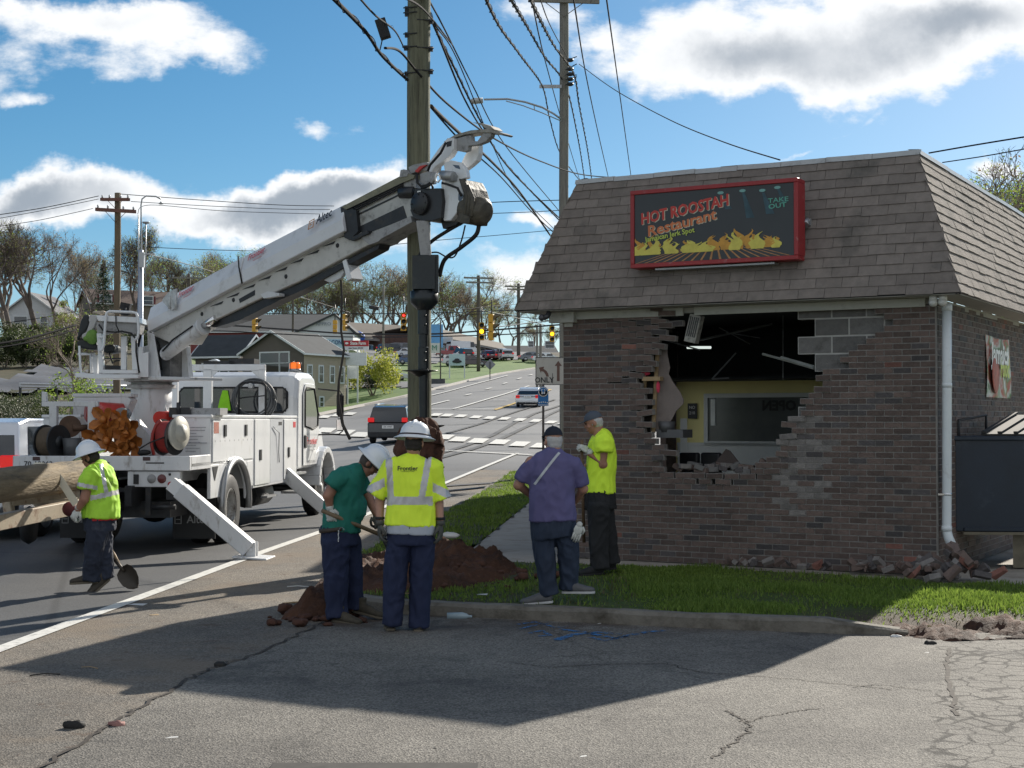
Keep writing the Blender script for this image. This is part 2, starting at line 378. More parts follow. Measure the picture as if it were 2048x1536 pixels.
  c=mix(rng(noi(14,6,.7),.5,.75),c,(.12,.06,.035));hgtv=noi(22,8,.7)
 elif kind=='turf':
  c=mix(rng(noi(1.1,8,.7),.35,.65),(.04,.075,.014),(.08,.125,.024))
  c=mix(rng(noi(9,8,.7),.42,.68),c,(.075,.095,.022));c=mix(mul(rng(noi(.7,6,.7),.52,.68),.7),c,(.07,.045,.025));d2=N('ShaderNodeSeparateXYZ',t);L(P,d2 .inputs[0]);c=mix(mul(mul(rng(d2 .outputs[0],2.3,3.3),rng(d2 .outputs[1],13.9,13.3)),.95),c,mix(rng(noi(7,6,.7),.4,.65),(.055,.036,.024),(.11,.075,.05)));c=mix(mul(rng(d2 .outputs[0],.6,-.3),.6),c,(.05,.03,.018));hgtv=noi(60,6,.7)
 elif kind=='hill':
  sp=N('ShaderNodeSeparateXYZ',t);L(P,sp.inputs[0])
  c=mix(rng(noi(.16,8,.7),.35,.65),(.06,.125,.02),(.10,.18,.03))
  c=mix(rng(noi(1.2,8,.7),.4,.7),c,(.14,.19,.05))
  dv=N('ShaderNodeMath',t,operation='DIVIDE');L(sp.outputs[0],dv.inputs[0]);L(sp.outputs[1],dv.inputs[1])
  c=mix(rng(dv.outputs[0],-.2,-.235),c,mix(rng(noi(.3,8,.7),.4,.6),(.05,.05,.02),(.085,.065,.035)))
  c=mix(rng(sp.outputs[1],225,250),c,mix(rng(noi(.3,8,.7),.4,.6),(.05,.045,.02),(.08,.06,.035)));hgtv=noi(1.5,8,.7)
 if not isinstance(c,tuple):L(c,b.inputs['Base Color'])
 b.inputs['Roughness'].default_value=rough;b.inputs['Specular IOR Level'].default_value=.5 if kind in('road',)else.35
 bp=N('ShaderNodeBump',t);bp.inputs['Strength'].default_value={'lot':.55,'shoulder':.5,'road':.18}.get(kind,.8);bp.inputs['Distance'].default_value=.012 if kind in('lot','road','shoulder')else.05
 L(hgtv,bp.inputs['Height']);L(bp.outputs[0],b.inputs['Normal']);return m
M_LOT=ground_mat('lot_asphalt','lot');M_ROAD=ground_mat('road_asphalt','road');M_SHO=ground_mat('shoulder_asphalt','shoulder')
M_SOIL=ground_mat('red_soil','soil');M_TURF=ground_mat('turf','turf');M_HILL=ground_mat('hillside','hill')
def strips(name,rows,m,kind='structure',ncol=1,off=0,drape=True):
 """rows: list of (Y, xl, xr); makes a draped sheet"""
 mb=MB();vs=[];nc=ncol+1
 for Y,a,b in rows:
  for k in range(nc):
   X=a+(b-a)*k/ncol;vs.append((X,Y,(hgt(X,Y)if drape else 0)+off))
 fs=[(i*nc+k,i*nc+k+1,(i+1)*nc+k+1,(i+1)*nc+k)for i in range(len(rows)-1)for k in range(ncol)]
 mb.add(vs,fs,True);o=mb.build(name,m,org=(0,0,0));return tag(o,kind=kind)
def xr_near(Y):return-1.34+.08*(Y-28.9)
KERB=[gp(a,b)for a,b in((560,850),(640,831),(730,812),(810,795),(850,785),(885,776),(940,762),(993,750),(1040,742),(1072,737.5))]
KT=sorted((p.y,p.x)for p in KERB)
YC0,YC1=47,KT[0][0]
mb=MB();us=[-3,-1.8,-1.2,-.8,-.6,-.5,-.42]+[-.36+.006*i for i in range(61)]+[.02+.02*i for i in range(20)]+[.5,.6,.8,1.2,1.8,3]
ys=[30+2*i for i in range(120)]+[270+6*i for i in range(22)]+[410,450,500,600,700,900,1200,2500]
def road_span(Y):
 if Y<47:return(-13.5,xr_near(Y)+.05)
 if Y<YC1:return(-.225*Y,60)
 return(interp(Y,KT),interp(Y,KT)+30)
def gz(X,Y):
 a,b=road_span(Y);return hgt(X,Y)-(.45 if(Y<KT[-1][0]and a+.3<X<b-.3)else.05)
vs=[(u*Y,Y,gz(u*Y,Y))for Y in ys for u in us];n=len(us)
mb.add(vs,[(j*n+i,j*n+i+1,(j+1)*n+i+1,(j+1)*n+i)for j in range(len(ys)-1)for i in range(n-1)],True)
mb.add([(-90,-90,-.05),(90,-90,-.05),(90,30,-.05),(-90,30,-.05)],[(0,1,2,3)])
tag(mb.build('ground',M_HILL,org=(0,0,0)),kind='structure')
rows=[]
Y=-40.0
while Y<KT[-1][0]:
 if Y<YC0:rows.append((Y,-13.5,xr_near(Y)+.05))
 elif Y<YC1:rows.append((Y,-.225*Y,60))
 else:rows.append((Y,interp(Y,KT),interp(Y,KT)+30))
 Y+=1.5
rows2=[]
for a,b in zip(rows,rows[1:]):
 rows2 .append(a)
 if abs(a[1]-b[1])>20:rows2 .append((a[0]+.2,b[1],b[2]))
strips('road',rows2+[rows[-1]],M_ROAD,ncol=60)
SEAM=[gp(a,b)for a,b in((-60,1640),(125,1515),(215,1457),(280,1420),(380,1360),(435,1335),(500,1317),(600,1270),(660,1238))]
WL=[gp(a,b)for a,b in((-300,1415),(0,1300),(270,1200),(540,1100),(640,1065),(800,1003),(900,964),(1035,908))]
def xline(Y,P):
 T=sorted((p.y,p.x)for p in P)
 if Y<T[0][0]:return T[0][1]+(Y-T[0][0])*(T[1][1]-T[0][1])/(T[1][0]-T[0][0])
 return interp(Y,T)
ys=[-10+.5*i for i in range(113)]
def seamx(Y):return xline(Y,SEAM)if Y<SEAM[-1].y else max(xline(Y,SEAM[:]),xr_near(Y)+.03)
strips('road_shoulder',[(Y,xline(Y,WL),max(seamx(Y),xline(Y,WL)+.2))for Y in ys],M_SHO,ncol=4,off=.004)
strips('parking_lot',[(Y,xline(Y,SEAM)if Y<14.6 else-1.3,14)for Y in[-30,-10,-5,0,5,7,8,9,9.5,10,10.5,11,11.5,12,12.5,13,13.5,14,14.5]],M_LOT,ncol=6,off=.010)
tag(mb,None)if False else None
PAINT=mat('road_paint',(.62,.61,.57),.7,var=.12,vs=14,dirt=((.2,.19,.18),.35,12));PAINTY=mat('road_paint_yellow',(.55,.36,.06),.7,var=.15,vs=8)
SKID=mat('tyre_rubber_on_road',(.035,.035,.036),.7,var=.4,vs=3)
def line_on_road(mb,pts,w,off=.012,step=1.0):
 P=[Vector(p)for p in pts];prev=None
 Q=[]
 for a,b in zip(P,P[1:]):
  k=max(1,int((b-a).length/step))
  for i in range(k):Q.append(a.lerp(b,i/k))
 Q.append(P[-1]);vs=[]
 for i,q in enumerate(Q):
  t=(Q[min(i+1,len(Q)-1)]-Q[max(i-1,0)]);s=Vector((t.y,-t.x,0)).normalized()*w/2
  for p in(q-s,q+s):vs.append((p.x,p.y,hgt(p.x,p.y)+off+(.0005*p.y if p.y>30 else 0)))
 mb.add(vs,[(2*i,2*i+1,2*i+3,2*i+2)for i in range(len(Q)-1)])
mb=MB()
line_on_road(mb,WL[:-1]+[WL[-1]],.15)
line_on_road(mb,[gp(x,y)for x,y in((870,902),(960,906),(1062,911))],.3)
line_on_road(mb,[gp(x,y)for x,y in((861,819.6),(988,819.8))],.5)
line_on_road(mb,[gp(x,y)for x,y in((862,792),(940,772),(1015,752))],.22)
line_on_road(mb,[gp(x,y)for x,y in((907,819),(975,799.5),(1058,773))],.25)
line_on_road(mb,[gp(x,y)for x,y in((861,811),(898,802))],.25)
line_on_road(mb,[gp(x,y)for x,y in((1012,951),(1040,951))],.35)
for a in((930.5,792,942.5,789),(972,780,982.6,777),(1006.5,769,1014,766.6),(1034.8,759.7,1042.5,757),(1058.7,752,1064.7,750),(986,801.5,1016,801.8),(900,1000,900,999)):
 if a[0]!=900:line_on_road(mb,[gp(a[0],a[1]),gp(a[2],a[3])],.25)
def quad_px(mb,P,off=.03):mb.poly([Vector((q.x,q.y,q.z+off+.0004*q.y))for q in(gp(x,y)for x,y in P)])
for cx,cy in((888,876),(919.6,880.4),(957,883.5),(1000,886),(1040,890),(1082,893),(1121,897),(690,866),(652,862),(722,871),(610,858)):
 quad_px(mb,[(cx-23,cy+4),(cx+9,cy+5),(cx+22,cy-4),(cx-8,cy-5)])
for cx,cy in((872,831),(894.6,832),(922,833.5),(952,835.6),(980,837),(1009,838.7),(1040,841),(1072,843),(1102,846),(1128,848),(700,829),(675,832),(650,835)):
 quad_px(mb,[(cx-14,cy+2.4),(cx+5,cy+2.8),(cx+14,cy-2.2),(cx-4,cy-2.8)])
tag(mb.build('road_markings',PAINT,org=(0,0,0)),kind='structure')
mb=MB()
for d in(0,3.2):line_on_road(mb,[gp(988+d,820.5+d*.2),gp(1026+d,808.5),gp(1100+d,780)],.14)
tag(mb.build('centre_line_markings',PAINTY,org=(0,0,0)),kind='structure')
mb=MB()
for P,w in((((880,908),(930,893),(985,872),(1030,846),(1070,828),(1120,812)),.28),(((880,917),(940,901),(1000,880),(1050,856),(1095,832),(1125,818)),.28),(((893,868),(950,852),(985,840),(1040,822),(1110,800)),.25),(((890,851),(960,848),(1110,846)),.2),(((870,975),(960,969),(1010,966)),.3),(((880,984),(940,979),(985,974)),.2)):
 line_on_road(mb,[gp(a,b)for a,b in P],w,off=.008)
tag(mb.build('tyre_marks',SKID,org=(0,0,0)),kind='structure')
mb=MB()
P=[]
for a,b in zip(SEAM,SEAM[1:]):
 for i in range(8):q=a.lerp(b,i/8);P.append(q+Vector((random.gauss(0,.02),random.gauss(0,.02),0)))
line_on_road(mb,P,.028,off=.016,step=.1)
tag(mb.build('asphalt_seam_crack',mat('crack_dark',(.03,.022,.016),.9,var=.5,vs=12,dirt=((.12,.1,.08),.5,14)),org=(0,0,0)),kind='structure')
BLUEP=mat('blue_spray_paint',(.04,.16,.36),.8,var=.2,vs=30)
m_=BLUEP;t_=m_.node_tree;b_=t_.nodes['Principled BSDF'];nn=N('ShaderNodeTexNoise',t_);nn.inputs['Scale'].default_value=26;nn.inputs['Detail'].default_value=8
gg=N('ShaderNodeNewGeometry',t_);t_.links.new(gg.outputs['Position'],nn.inputs['Vector']);rr=N('ShaderNodeMapRange',t_);t_.links.new(nn.outputs[0],rr.inputs[0]);rr.inputs[1].default_value=.43;rr.inputs[2].default_value=.58;t_.links.new(rr.outputs[0],b_.inputs['Alpha'])
mb=MB()
for P,w in((((1035,1252),(1070,1247),(1110,1258),(1150,1256)),.045),(((1060,1270),(1085,1264),(1100,1274),(1075,1276)),.05),(((1110,1284),(1150,1272),(1200,1268),(1240,1272)),.09),(((1120,1262),(1170,1268),(1230,1280),(1290,1268),(1330,1264)),.07),(((1180,1278),(1210,1285),(1250,1276)),.06),(((1040,1262),(1060,1256),(1095,1250)),.04)):
 line_on_road(mb,[gp(a,b)for a,b in P],w,off=.016,step=.15)
tag(mb.build('blue_utility_marks',BLUEP,org=(0,0,0)),kind='structure')
FK=[(-1.95,17.5),(-1.93,15.6),(-1.75,14.75),(-1.2,14.2),(-.4,13.9),(.4,13.62),(1.2,13.32),(2.0,13.05),(2.8,12.82),(3.35,12.72)]
def kerb_mesh(path,name,h=.13,w=.16,lab=None):
 mb=MB();vs=[];n=len(path)
 prof=[(0,-.02),(0.0,h-.03),(.03,h),(w,h),(w,-.02)]
 D=[]
 for i in range(n-1):
  a,b=Vector((*path[i],0)),Vector((*path[i+1],0));k=max(1,int((b-a).length/.12))
  D+=[a.lerp(b,j/k)for j in range(k)]
 D.append(Vector((*path[-1],0)))
 for i,p in enumerate(D):
  t=(D[min(i+1,len(D)-1)]-D[max(i-1,0)]).normalized();s=Vector((-t.y,t.x,0))
  sag=1-.75*max(0,(i-(len(D)-6))/6)if name=='kerb' else 1
  for q,z in prof:
   j=noise.noise(Vector((p.x*3,p.y*3,q*9)))*.012
   vs.append(p+s*(q+j)+Vector((0,0,z*(sag if z>0 else 1)+j+hgt(p.x,p.y))))
 m=len(prof)
 mb.add(vs,[(i*m+k,(i+1)*m+k,(i+1)*m+k+1,i*m+k+1)for i in range(len(D)-1)for k in range(m-1)])
 return mb.build(name,KERBM,org=(0,0,0))
KERBM=mat('kerb_concrete',(.17,.155,.13),.9,var=.3,vs=3,bump=.5,bs=40,dirt=((.05,.042,.03),.6,2.5))
o=kerb_mesh([(x,y)for x,y in FK],'kerb');tag(o,kind='structure')
rk=[(xr_near(Y),Y)for Y in range(18,44,2)]
o=kerb_mesh(rk[::-1],'kerb_of_road',h=.1);o.data.transform(Matrix.Identity(4));tag(o,kind='structure')
LAWN=[(x+.1,y+.14)for x,y in FK[2:]]+[(3.9,12.95),(5.2,12.9),(6.5,13.3),(8.5,14.2),(8.5,15.3),(6.2,15.75),(5.2,15.9),(4.5,16.0),(2.6,17.2),(.75,18.2),(-.2,18.4),(-.9,19.5),(-1.95,19.5),(-1.85,15.4)]
def lawnz(x,y):
 d=max(0,x-3.3)
 if x>3.7 or y>17.5:
  e=dseg(x,y,LAWN)
  if e<.25:return-.03+.11*e/.25+noise.noise(Vector((x*3,y*3,1)))*.01
 return.125-.095*max(0,min(1,(x-2.5)/.75))*max(0,min(1,(13.9-y)/.8))+noise.noise(Vector((x*.9,y*.9,3)))*.015
def sheet(name,P,zf,m,step=.2,kind='structure'):
 xs=[p[0]for p in P];ys=[p[1]for p in P];mb=MB();idx={}
 x0,y0=min(xs),min(ys);nx=int((max(xs)-x0)/step)+2;ny=int((max(ys)-y0)/step)+2
 keep=[(i,j)for i in range(nx)for j in range(ny)if inpoly(x0+(i+.5)*step,y0+(j+.5)*step,P)]
 vs=[]
 def vid(i,j):
  if(i,j)not in idx:
   x,y=x0+i*step,y0+j*step;idx[(i,j)]=len(vs);vs.append((x,y,zf(x,y)))
  return idx[(i,j)]
 fs=[(vid(i,j),vid(i+1,j),vid(i+1,j+1),vid(i,j+1))for i,j in keep]
 mb.add(vs,fs,True);return tag(mb.build(name,m,org=(0,0,0)),kind=kind)
sheet('lawn',LAWN,lawnz,M_TURF,.1)
VERGE=[(-2.0,19.3),(-.75,19.3)]+[(-.44+.08*(Y-21.4),Y)for Y in(21,24,28,32,36,40,44)]+[(xr_near(Y)+.15,Y)for Y in(43,38,32,26,20)]
sheet('verge',VERGE,lambda x,y:.11+hgt(x,y)+noise.noise(Vector((x,y,9)))*.02,M_TURF,.12)
PAV=mat('pavement_concrete',(.33,.30,.26),.88,var=.16,vs=2.5,bump=.2,bs=80,dirt=((.15,.12,.09),.4,1.6))
mb=MB()
for Y in range(18,60,2):
 a=-.44+.08*(Y-21.4);b=a+2.2;z=hgt(a,Y)+.10;z2=hgt(a,Y+1.97)+.10
 mb.add([(a,Y,z),(b,Y,z),(b+.16,Y+1.97,z2),(a+.16,Y+1.97,z2)],[(0,1,2,3)])
 mb.add([(a,Y+1.97,z2-.03),(b,Y+1.97,z2-.03),(b,Y+2,z2-.03),(a,Y+2,z2-.03)],[(0,1,2,3)])
mb.poly([(-.8,16.9,.105),(4.3,15.3,.105),(9.5,13.2,.105),(16,14,.105),(16,40,.105),(1.4,40,.105),(-.4,21.4,.105)])
tag(mb.build('pavement',PAV,org=(0,0,0)),kind='structure')
mb=MB()
for off,hh in((0,0),):
 Q=[p for p in KERB[1:]]
 vs=[]
 for p in Q:
  for dx,dz in((0,0),(-.05,.16),(-.3,.17),(-.3,-.1)):vs.append((p.x+dx,p.y+dx,hgt(p.x,p.y)+dz))
 mb.add(vs,[(i*4+k,i*4+k+1,i*4+5+k,i*4+4+k)for i in range(len(Q)-1)for k in range(3)])
tag(mb.build('kerb_of_far_lawn',CONC,org=(0,0,0)),kind='structure')
def drape(name,P,m,off):
 mb=MB();mb.poly([Vector((q.x,q.y,q.z+off))for q in(gp(*p)for p in P)]);return tag(mb.build(name,m,org=(0,0,0)),kind='structure')
sheet('car_park',[(gp(a,b).x,gp(a,b).y)for a,b in((640,722),(760,727),(860,727),(1000,718),(1072,722),(1080,700),(640,700))],lambda x,y:hgt(x,y)+.05,M_ROAD,2.5)
sheet('driveway',[(gp(a,b).x,gp(a,b).y)for a,b in((876,779),(905,770),(880,766),(860,764),(745,762),(640,766),(640,775),(760,774),(850,775))],lambda x,y:hgt(x,y)+.05,M_ROAD,1.2)
sheet('gravel_bank',[(gp(a,b).x,gp(a,b).y)for a,b in((-60,800),(60,790),(330,790),(330,764),(235,752),(150,738),(80,742),(20,760),(-60,778))],lambda x,y:hgt(x,y)+.15+noise.noise(Vector((x*.4,y*.4,1)))*.5,mat('gravel',(.075,.085,.105),.9,var=.3,vs=.6,bump=.8,bs=3,dirt=((.08,.08,.08),.4,1)),1.0)
# ------- grass blades
def blades(name,P,n,zf,hmin,hmax,m,lean=.5,mask=None,w=.006):
 xs=[p[0]for p in P];ys=[p[1]for p in P];vs=[];fs=[];k=0
 while k<n:
  x=random.uniform(min(xs),max(xs));y=random.uniform(min(ys),max(ys))
  if not inpoly(x,y,P):continue
  if mask and random.random()>mask(x,y):continue
  k+=1;h=random.uniform(hmin,hmax)*(.55+.9*noise.noise(Vector((x*1.3,y*1.3,0)))+.3);a=random.uniform(0,6.28);l=random.random()*lean*h
  dx,dy=math.cos(a),math.sin(a);ww=w*random.uniform(.6,1.5);b=len(vs);z=zf(x,y)-.005
  ox,oy=-dy*ww,dx*ww;b2=random.uniform(0,6.28);lx,ly=math.cos(b2)*l,math.sin(b2)*l
  vs+=[(x-ox,y-oy,z),(x+ox,y+oy,z),(x+lx*.4+ox*.6,y+ly*.4+oy*.6,z+h*.6),(x+lx*.4-ox*.6,y+ly*.4-oy*.6,z+h*.6),(x+lx,y+ly,z+h)]
  fs+=[(b,b+1,b+2,b+3),(b+3,b+2,b+4)]
 mb=MB();mb.v=[Vector(v)for v in vs];mb.f=fs;mb.mi=[0]*len(fs);mb.sm=[False]*len(fs)
 return tag(mb.build(name,m,org=(0,0,0)),kind='stuff')
GRASSM=leafmat('grass_blade',(.085,.15,.02),(.25,.35,.06),.5)
GRASSD=leafmat('grass_dry_blade',(.09,.085,.03),(.15,.14,.06),.3)
DIRTC=[(-1.35,15.6,.75,.7),(-.5,16.6,.85,.8),(-1.2,18.2,.9,1.0),(4.0,13.0,.9,.3)]
def gmask(x,y):
 v=1.0
 for cx,cy,rx,ry in DIRTC:
  d=math.hypot((x-cx)/rx,(y-cy)/ry);v=min(v,max(0,(d-.8)/.4))
 v*=max(.12,min(1,.62+1.9*noise.noise(Vector((x*.8,y*.8,5)))))
 if x<1.2:v*=.45
 fk=dseg(x,y,FK,False)
 if fk<.35:v*=.35+fk*1.8
 if x>3.0 and y<13.3:v*=.6
 return v
CRK=bpy.data.materials['crack_dark'];mb=MB()
for P,w in((((1450,1425),(1480,1440),(1498,1452),(1490,1470),(1460,1495),(1420,1524)),.016),(((1498,1448),(1530,1438),(1600,1425),(1640,1420)),.010),(((1000,1326),(1100,1338),(1200,1332),(1330,1330),(1400,1348),(1600,1362),(1800,1385)),.010),(((1900,1300),(1893,1340),(1905,1400),(1915,1440)),.03),(((1860,1385),(1760,1372),(1700,1378)),.008)):
 Q=[gp(*q)for q in P];W2=[]
 for a,b in zip(Q,Q[1:]):
  for i in range(10):q=a.lerp(b,i/10);W2 .append(q+Vector((random.gauss(0,.012),random.gauss(0,.012),0)))
 line_on_road(mb,W2,w,off=.014,step=.1)
tag(mb.build('lot_cracks',CRK,org=(0,0,0)),kind='structure')
blades('grass',LAWN,52000,lawnz,.022,.068,GRASSM,.7,gmask)
blades('dry_grass',LAWN,5000,lawnz,.015,.05,GRASSD,1.4,lambda x,y:1 if gmask(x,y)<.75 else.25)
blades('verge_grass',VERGE,14000,lambda x,y:.11+hgt(x,y),.03,.09,GRASSM,.8,lambda x,y:max(.1,min(1,(y-18.3)/2))*max(.15,min(1,.8+1.5*noise.noise(Vector((x,y,2))))),.009)
# ------- restaurant building
ZG=.105
BD=Vector((.8704,-.4924,0));BN=Vector((.4924,.8704,0))
BL=Vector((.643,18.85,0));WLEN=4.64;BR=BL+BD*WLEN;WTOP=3.12
bld=empty('restaurant_building',(BL.x,BL.y,ZG),'brown brick restaurant with shingled mansard roof and a hole smashed through its front wall','building')
def WP(s,o,z):p=BL+BD*s+BN*o;return Vector((p.x,p.y,z))
def SP(t,o,z):p=BR+BN*t+BD*o;return Vector((p.x,p.y,z))
def wall_sz(px,py,o=0.0):
 d=px_dir(px,py);p0=BL+BN*o;k=(p0 .x*BN.x+p0 .y*BN.y)/(d.x*BN.x+d.y*BN.y)
 P=d*k;return((P-p0).dot(BD)if True else 0,CAMZ+d.z*k)
def wsz(px,py,o=0.0):
 s,z=wall_sz(px,py,o);d=px_dir(px,py);p0=BL+BN*o;k=(p0 .x*BN.x+p0 .y*BN.y)/(d.x*BN.x+d.y*BN.y);P=Vector((d.x*k,d.y*k,0));return((P-p0).dot(BD),z)
def side_tz(px,py):
 d=px_dir(px,py);k=(BR.x*BD.x+BR.y*BD.y)/(d.x*BD.x+d.y*BD.y);P=Vector((d.x*k,d.y*k,0));return((P-BR).dot(BN),CAMZ+d.z*k)
HOLE_PX=[(1300,610),(1352,645),(1357,662),(1346,672),(1334,688),(1318,700),(1316,722),(1304,735),(1300,748),(1285,757),(1300,772),(1294,800),(1296,830),(1290,850),(1302,868),(1318,880),(1330,892),(1340,905),(1322,918),(1334,930),(1350,942),(1395,946),(1430,951),(1470,947),(1500,944),(1528,930),(1545,916),(1550,896),(1549,872),(1568,858),(1582,842),(1594,835),(1600,820),(1606,806),(1612,790),(1626,776),(1633,762),(1629,735),(1621,722),(1614,690),(1604,684),(1606,664),(1600,650),(1594,610)]
HOLE=[wsz(*p)for p in HOLE_PX]
LOST=[wsz(*p)for p in[(1594,610),(1600,650),(1604,684),(1614,690),(1622,722),(1630,742),(1645,752),(1650,742),(1682,738),(1684,716),(1712,712),(1716,694),(1742,690),(1746,672),(1768,668),(1764,655),(1788,650),(1792,640),(1762,632),(1764,610)]]
BRK=mat('dark_brown_brick',(.112,.080,.068),.82,var=.3,vs=16,bump=.3,bs=70,island=.30,dirt=((.12,.1,.09),.25,2.2))
BRKR=mat('reddish_brick',(.19,.085,.065),.82,var=.25,vs=16,bump=.3,bs=70,island=.3)
BRKC=mat('charcoal_brick',(.07,.062,.062),.8,var=.3,vs=16,bump=.3,bs=70,island=.3)
BRKD=mat('pale_brick',(.17,.155,.145),.85,var=.4,vs=9,bump=.3,bs=70,island=.2)
MORT=mat('mortar',(.235,.22,.205),.9,var=.3,vs=9,dirt=((.06,.05,.045),.3,3))
CMU=mat('concrete_block',(.145,.14,.135),.9,var=.2,vs=11,bump=.35,bs=110,island=.18,dirt=((.07,.065,.06),.3,5))
CH=.0677;BLN=.2032
PALE1=wsz(1612,890);PALE2=wsz(1600,985)
nc=int((WTOP-ZG)/CH)+1
def brick_course_wall(PT,length,hole=None,lost=None,name='brick_wall',front=True):
 mb=MB()
 for k in range(nc):
  z=ZG+.01+k*CH
  off=(BLN/2 if k%2 else 0)
  s=-off
  while s<length-.001:
   s0=max(s,0 if front else.1);s1=min(s+BLN,length);s+=BLN
   if s1-s0<.03:continue
   c=((s0+s1)/2,z+CH/2);rx=0;dz=0;do=0
   if hole:
    if inpoly(*c,hole)or inpoly(*c,lost):continue
    d=dseg(*c,hole)
    if d<.26 and c[0]<2.6 and c[1]>1.3:
     f=1-d/.26;rx=random.gauss(0,.05)*f;dz=random.gauss(0,.008)*f;do=-abs(random.gauss(0,.02))*f
    if c[0]<1.5 and c[1]>2.45:
     f=(c[1]-2.45)/.6*max(0,c[0]/1.5);rx+=-.10*f+random.gauss(0,.02)*f;dz+=.035*f*c[0];do-=.03*f
    cs,cz=wsz(1222,765),wsz(1340,660)
    if abs((c[1]-cs[1])-(cz[1]-cs[1])/(cz[0]-cs[0])*(c[0]-cs[0]))<.05 and cs[0]<c[0]<cz[0]:dz+=.016;rx+=random.gauss(0,.03)
   zz=z+dz
   rr=random.random()
   mi=0
   if rr<.022:mi=1
   elif rr<.17:mi=2
   if hole and d<.13:s0+=random.uniform(-.015,.05)*(c[0]>2);s1+=random.uniform(-.05,.03)*(c[0]<2);rx+=random.gauss(0,.05);do-=random.uniform(0,.02)
   if front and hole:
    dd=math.hypot((c[0]-PALE1[0])/.42,(c[1]-PALE1[1])/.42);d2=math.hypot((c[0]-PALE2[0])/.5,(c[1]-PALE2[1])/.3)
    if min(dd,d2)<1 and random.random()<.75*(1-min(dd,d2)**2):mi=4  # bricks swapped for paler ones, more often near two patch centres
   rot=Matrix.Rotation(rx,3,'Y')if abs(rx)>1e-3 else None
   g=.0065
   def put(a,b,o0,o1,z0,z1,m):
    pts=[]
    cc=((a+b)/2,(z0+z1)/2)
    for o in(o0,o1):
     for(p,q)in((a,z0),(b,z0),(b,z1),(a,z1)):
      x,y=p-cc[0],q-cc[1]
      if rot is not None:x,y=x*math.cos(rx)-y*math.sin(rx),x*math.sin(rx)+y*math.cos(rx)
      pts.append(PT(cc[0]+x,o,cc[1]+y))
    mb.mat(m).add(pts,[(0,1,2,3),(7,6,5,4),(0,4,5,1),(1,5,6,2),(2,6,7,3),(3,7,4,0)])
   sg=1 if front else-1
   jo=random.gauss(0,.0012)
   put(s0+g,s1-g,(do+jo)*1,sg*.088+do,zz+g,zz+CH-g,mi)
   put(s0,s1,sg*.007+do,sg*.09+do,zz,zz+CH,3)
 return mb
mb=brick_course_wall(WP,WLEN,HOLE,LOST)
mb.build('brick_wall',[BRK,BRKR,BRKC,MORT,BRKD],bld)
mb=brick_course_wall(SP,11.0,front=False)
mb.build('brick_wall',[BRK,BRKR,BRKC,MORT],bld)
mb=MB()
for a,b in((WP(.1,11,0),WP(WLEN-.05,11,0)),):
 mb.prism([Vector((a.x,a.y,ZG)),Vector((b.x,b.y,ZG)),Vector((b.x,b.y,WTOP)),Vector((a.x,a.y,WTOP))],BN*.02+BD*.1)
mb.build('rear_wall',BRK,bld)
mb=MB();[mb.prism([WP(0,a,z0),WP(0,b,z0),WP(0,b,z1),WP(0,a,z1)],BD*.09)for a,b,z0,z1 in((.09,1.0,ZG,WTOP),(3.0,11,ZG,WTOP),(1.0,3.0,ZG,.8),(1.0,3.0,2.5,WTOP))];mb.build('left_wall',BRK,bld)
mb=MB();z=ZG;k=0
base_z=wsz(1600,743)[1]
LOSTX=[(a,b)for a,b in LOST]
z=base_z-.2032*3
while z<WTOP:
 s=wsz(1590,700)[0]-.406*3-(.203 if k%2 else 0);k+=1
 while s<WLEN-.15:
  c=(s+.203,z+.1)
  if s>2.2 and c[0]>wsz(1540,700)[0]and not(inpoly(*c,HOLE)and dseg(*c,HOLE)>.02)and z+.1>1.5:
   a0,a1=s+.01,min(s+.396,WLEN-.12)
   mb.mat(0).obox(WP(a0,.10+random.gauss(0,.003),z+.01),BD*(a1-a0),BN*.17,Vector((0,0,.183)))
   mb.mat(1).obox(WP(s,.106,z),BD*(min(s+.406,WLEN-.12)-s),BN*.15,Vector((0,0,.203)))
  s+=.406
 z+=.2032
mb.build('concrete_block_backing',[CMU,mat('block_mortar',(.42,.41,.39),.9,var=.2)],bld)
mb=MB();st=.08
nx=int(WLEN/st)
for i in range(1,nx-1):
 for j in range(int((WTOP-ZG)/st)+1):
  c=(i*st+st/2,ZG+j*st+st/2)
  if inpoly(*c,HOLE)or dseg(*c,HOLE)<.17:continue
  if inpoly(*c,LOST):continue
  mb.obox(WP(i*st,.28,ZG+j*st),BD*st,BN*.02,Vector((0,0,st)))
P=[wsz(x,y,.2)for x,y in((1262,690),(1325,690),(1325,720),(1308,760),(1304,820),(1300,880),(1262,880))];mb.prism([WP(s,.2,z)for s,z in P],BN*.02)  # dark strip added so the gaps left of the hole read as shade
mb.build('lining_and_dark_strip',mat('sheathing_and_dark_gap',(.05,.045,.04),.9,var=.3),bld)
GYP=mat('torn_gypsum_board',(.20,.165,.15),.9,var=.15,vs=7,dirt=((.1,.08,.07),.3,3))
P=[wsz(x,y,.14)for x,y in((1314,690),(1333,688),(1335,712),(1340,735),(1337,748),(1346,765),(1360,784),(1367,800),(1366,808),(1352,822),(1344,838),(1335,850),(1328,864),(1300,863),(1304,820),(1308,760))]
mb=MB();mb.prism([WP(s,.14,z)for s,z in P],BN*.013);mb.build('torn_gypsum_board',GYP,bld)
mb=MB()
for x,y0,y1 in((1315,690,866),(1290,760,860)):
 a=wsz(x,y0,.11);b=wsz(x-9,y1,.11)
 mb.prism([WP(a[0]-.02,.105,a[1]),WP(a[0]+.02,.105,a[1]),WP(b[0]+.02,.105,b[1]),WP(b[0]-.02,.105,b[1])],BN*.03)
a=wsz(1286,757,.03);mb.obox(WP(a[0],.0,a[1]-.03),BD*.24,BN*.1,(0,0,.05))
mb.build('wall_stud',LUM,bld)
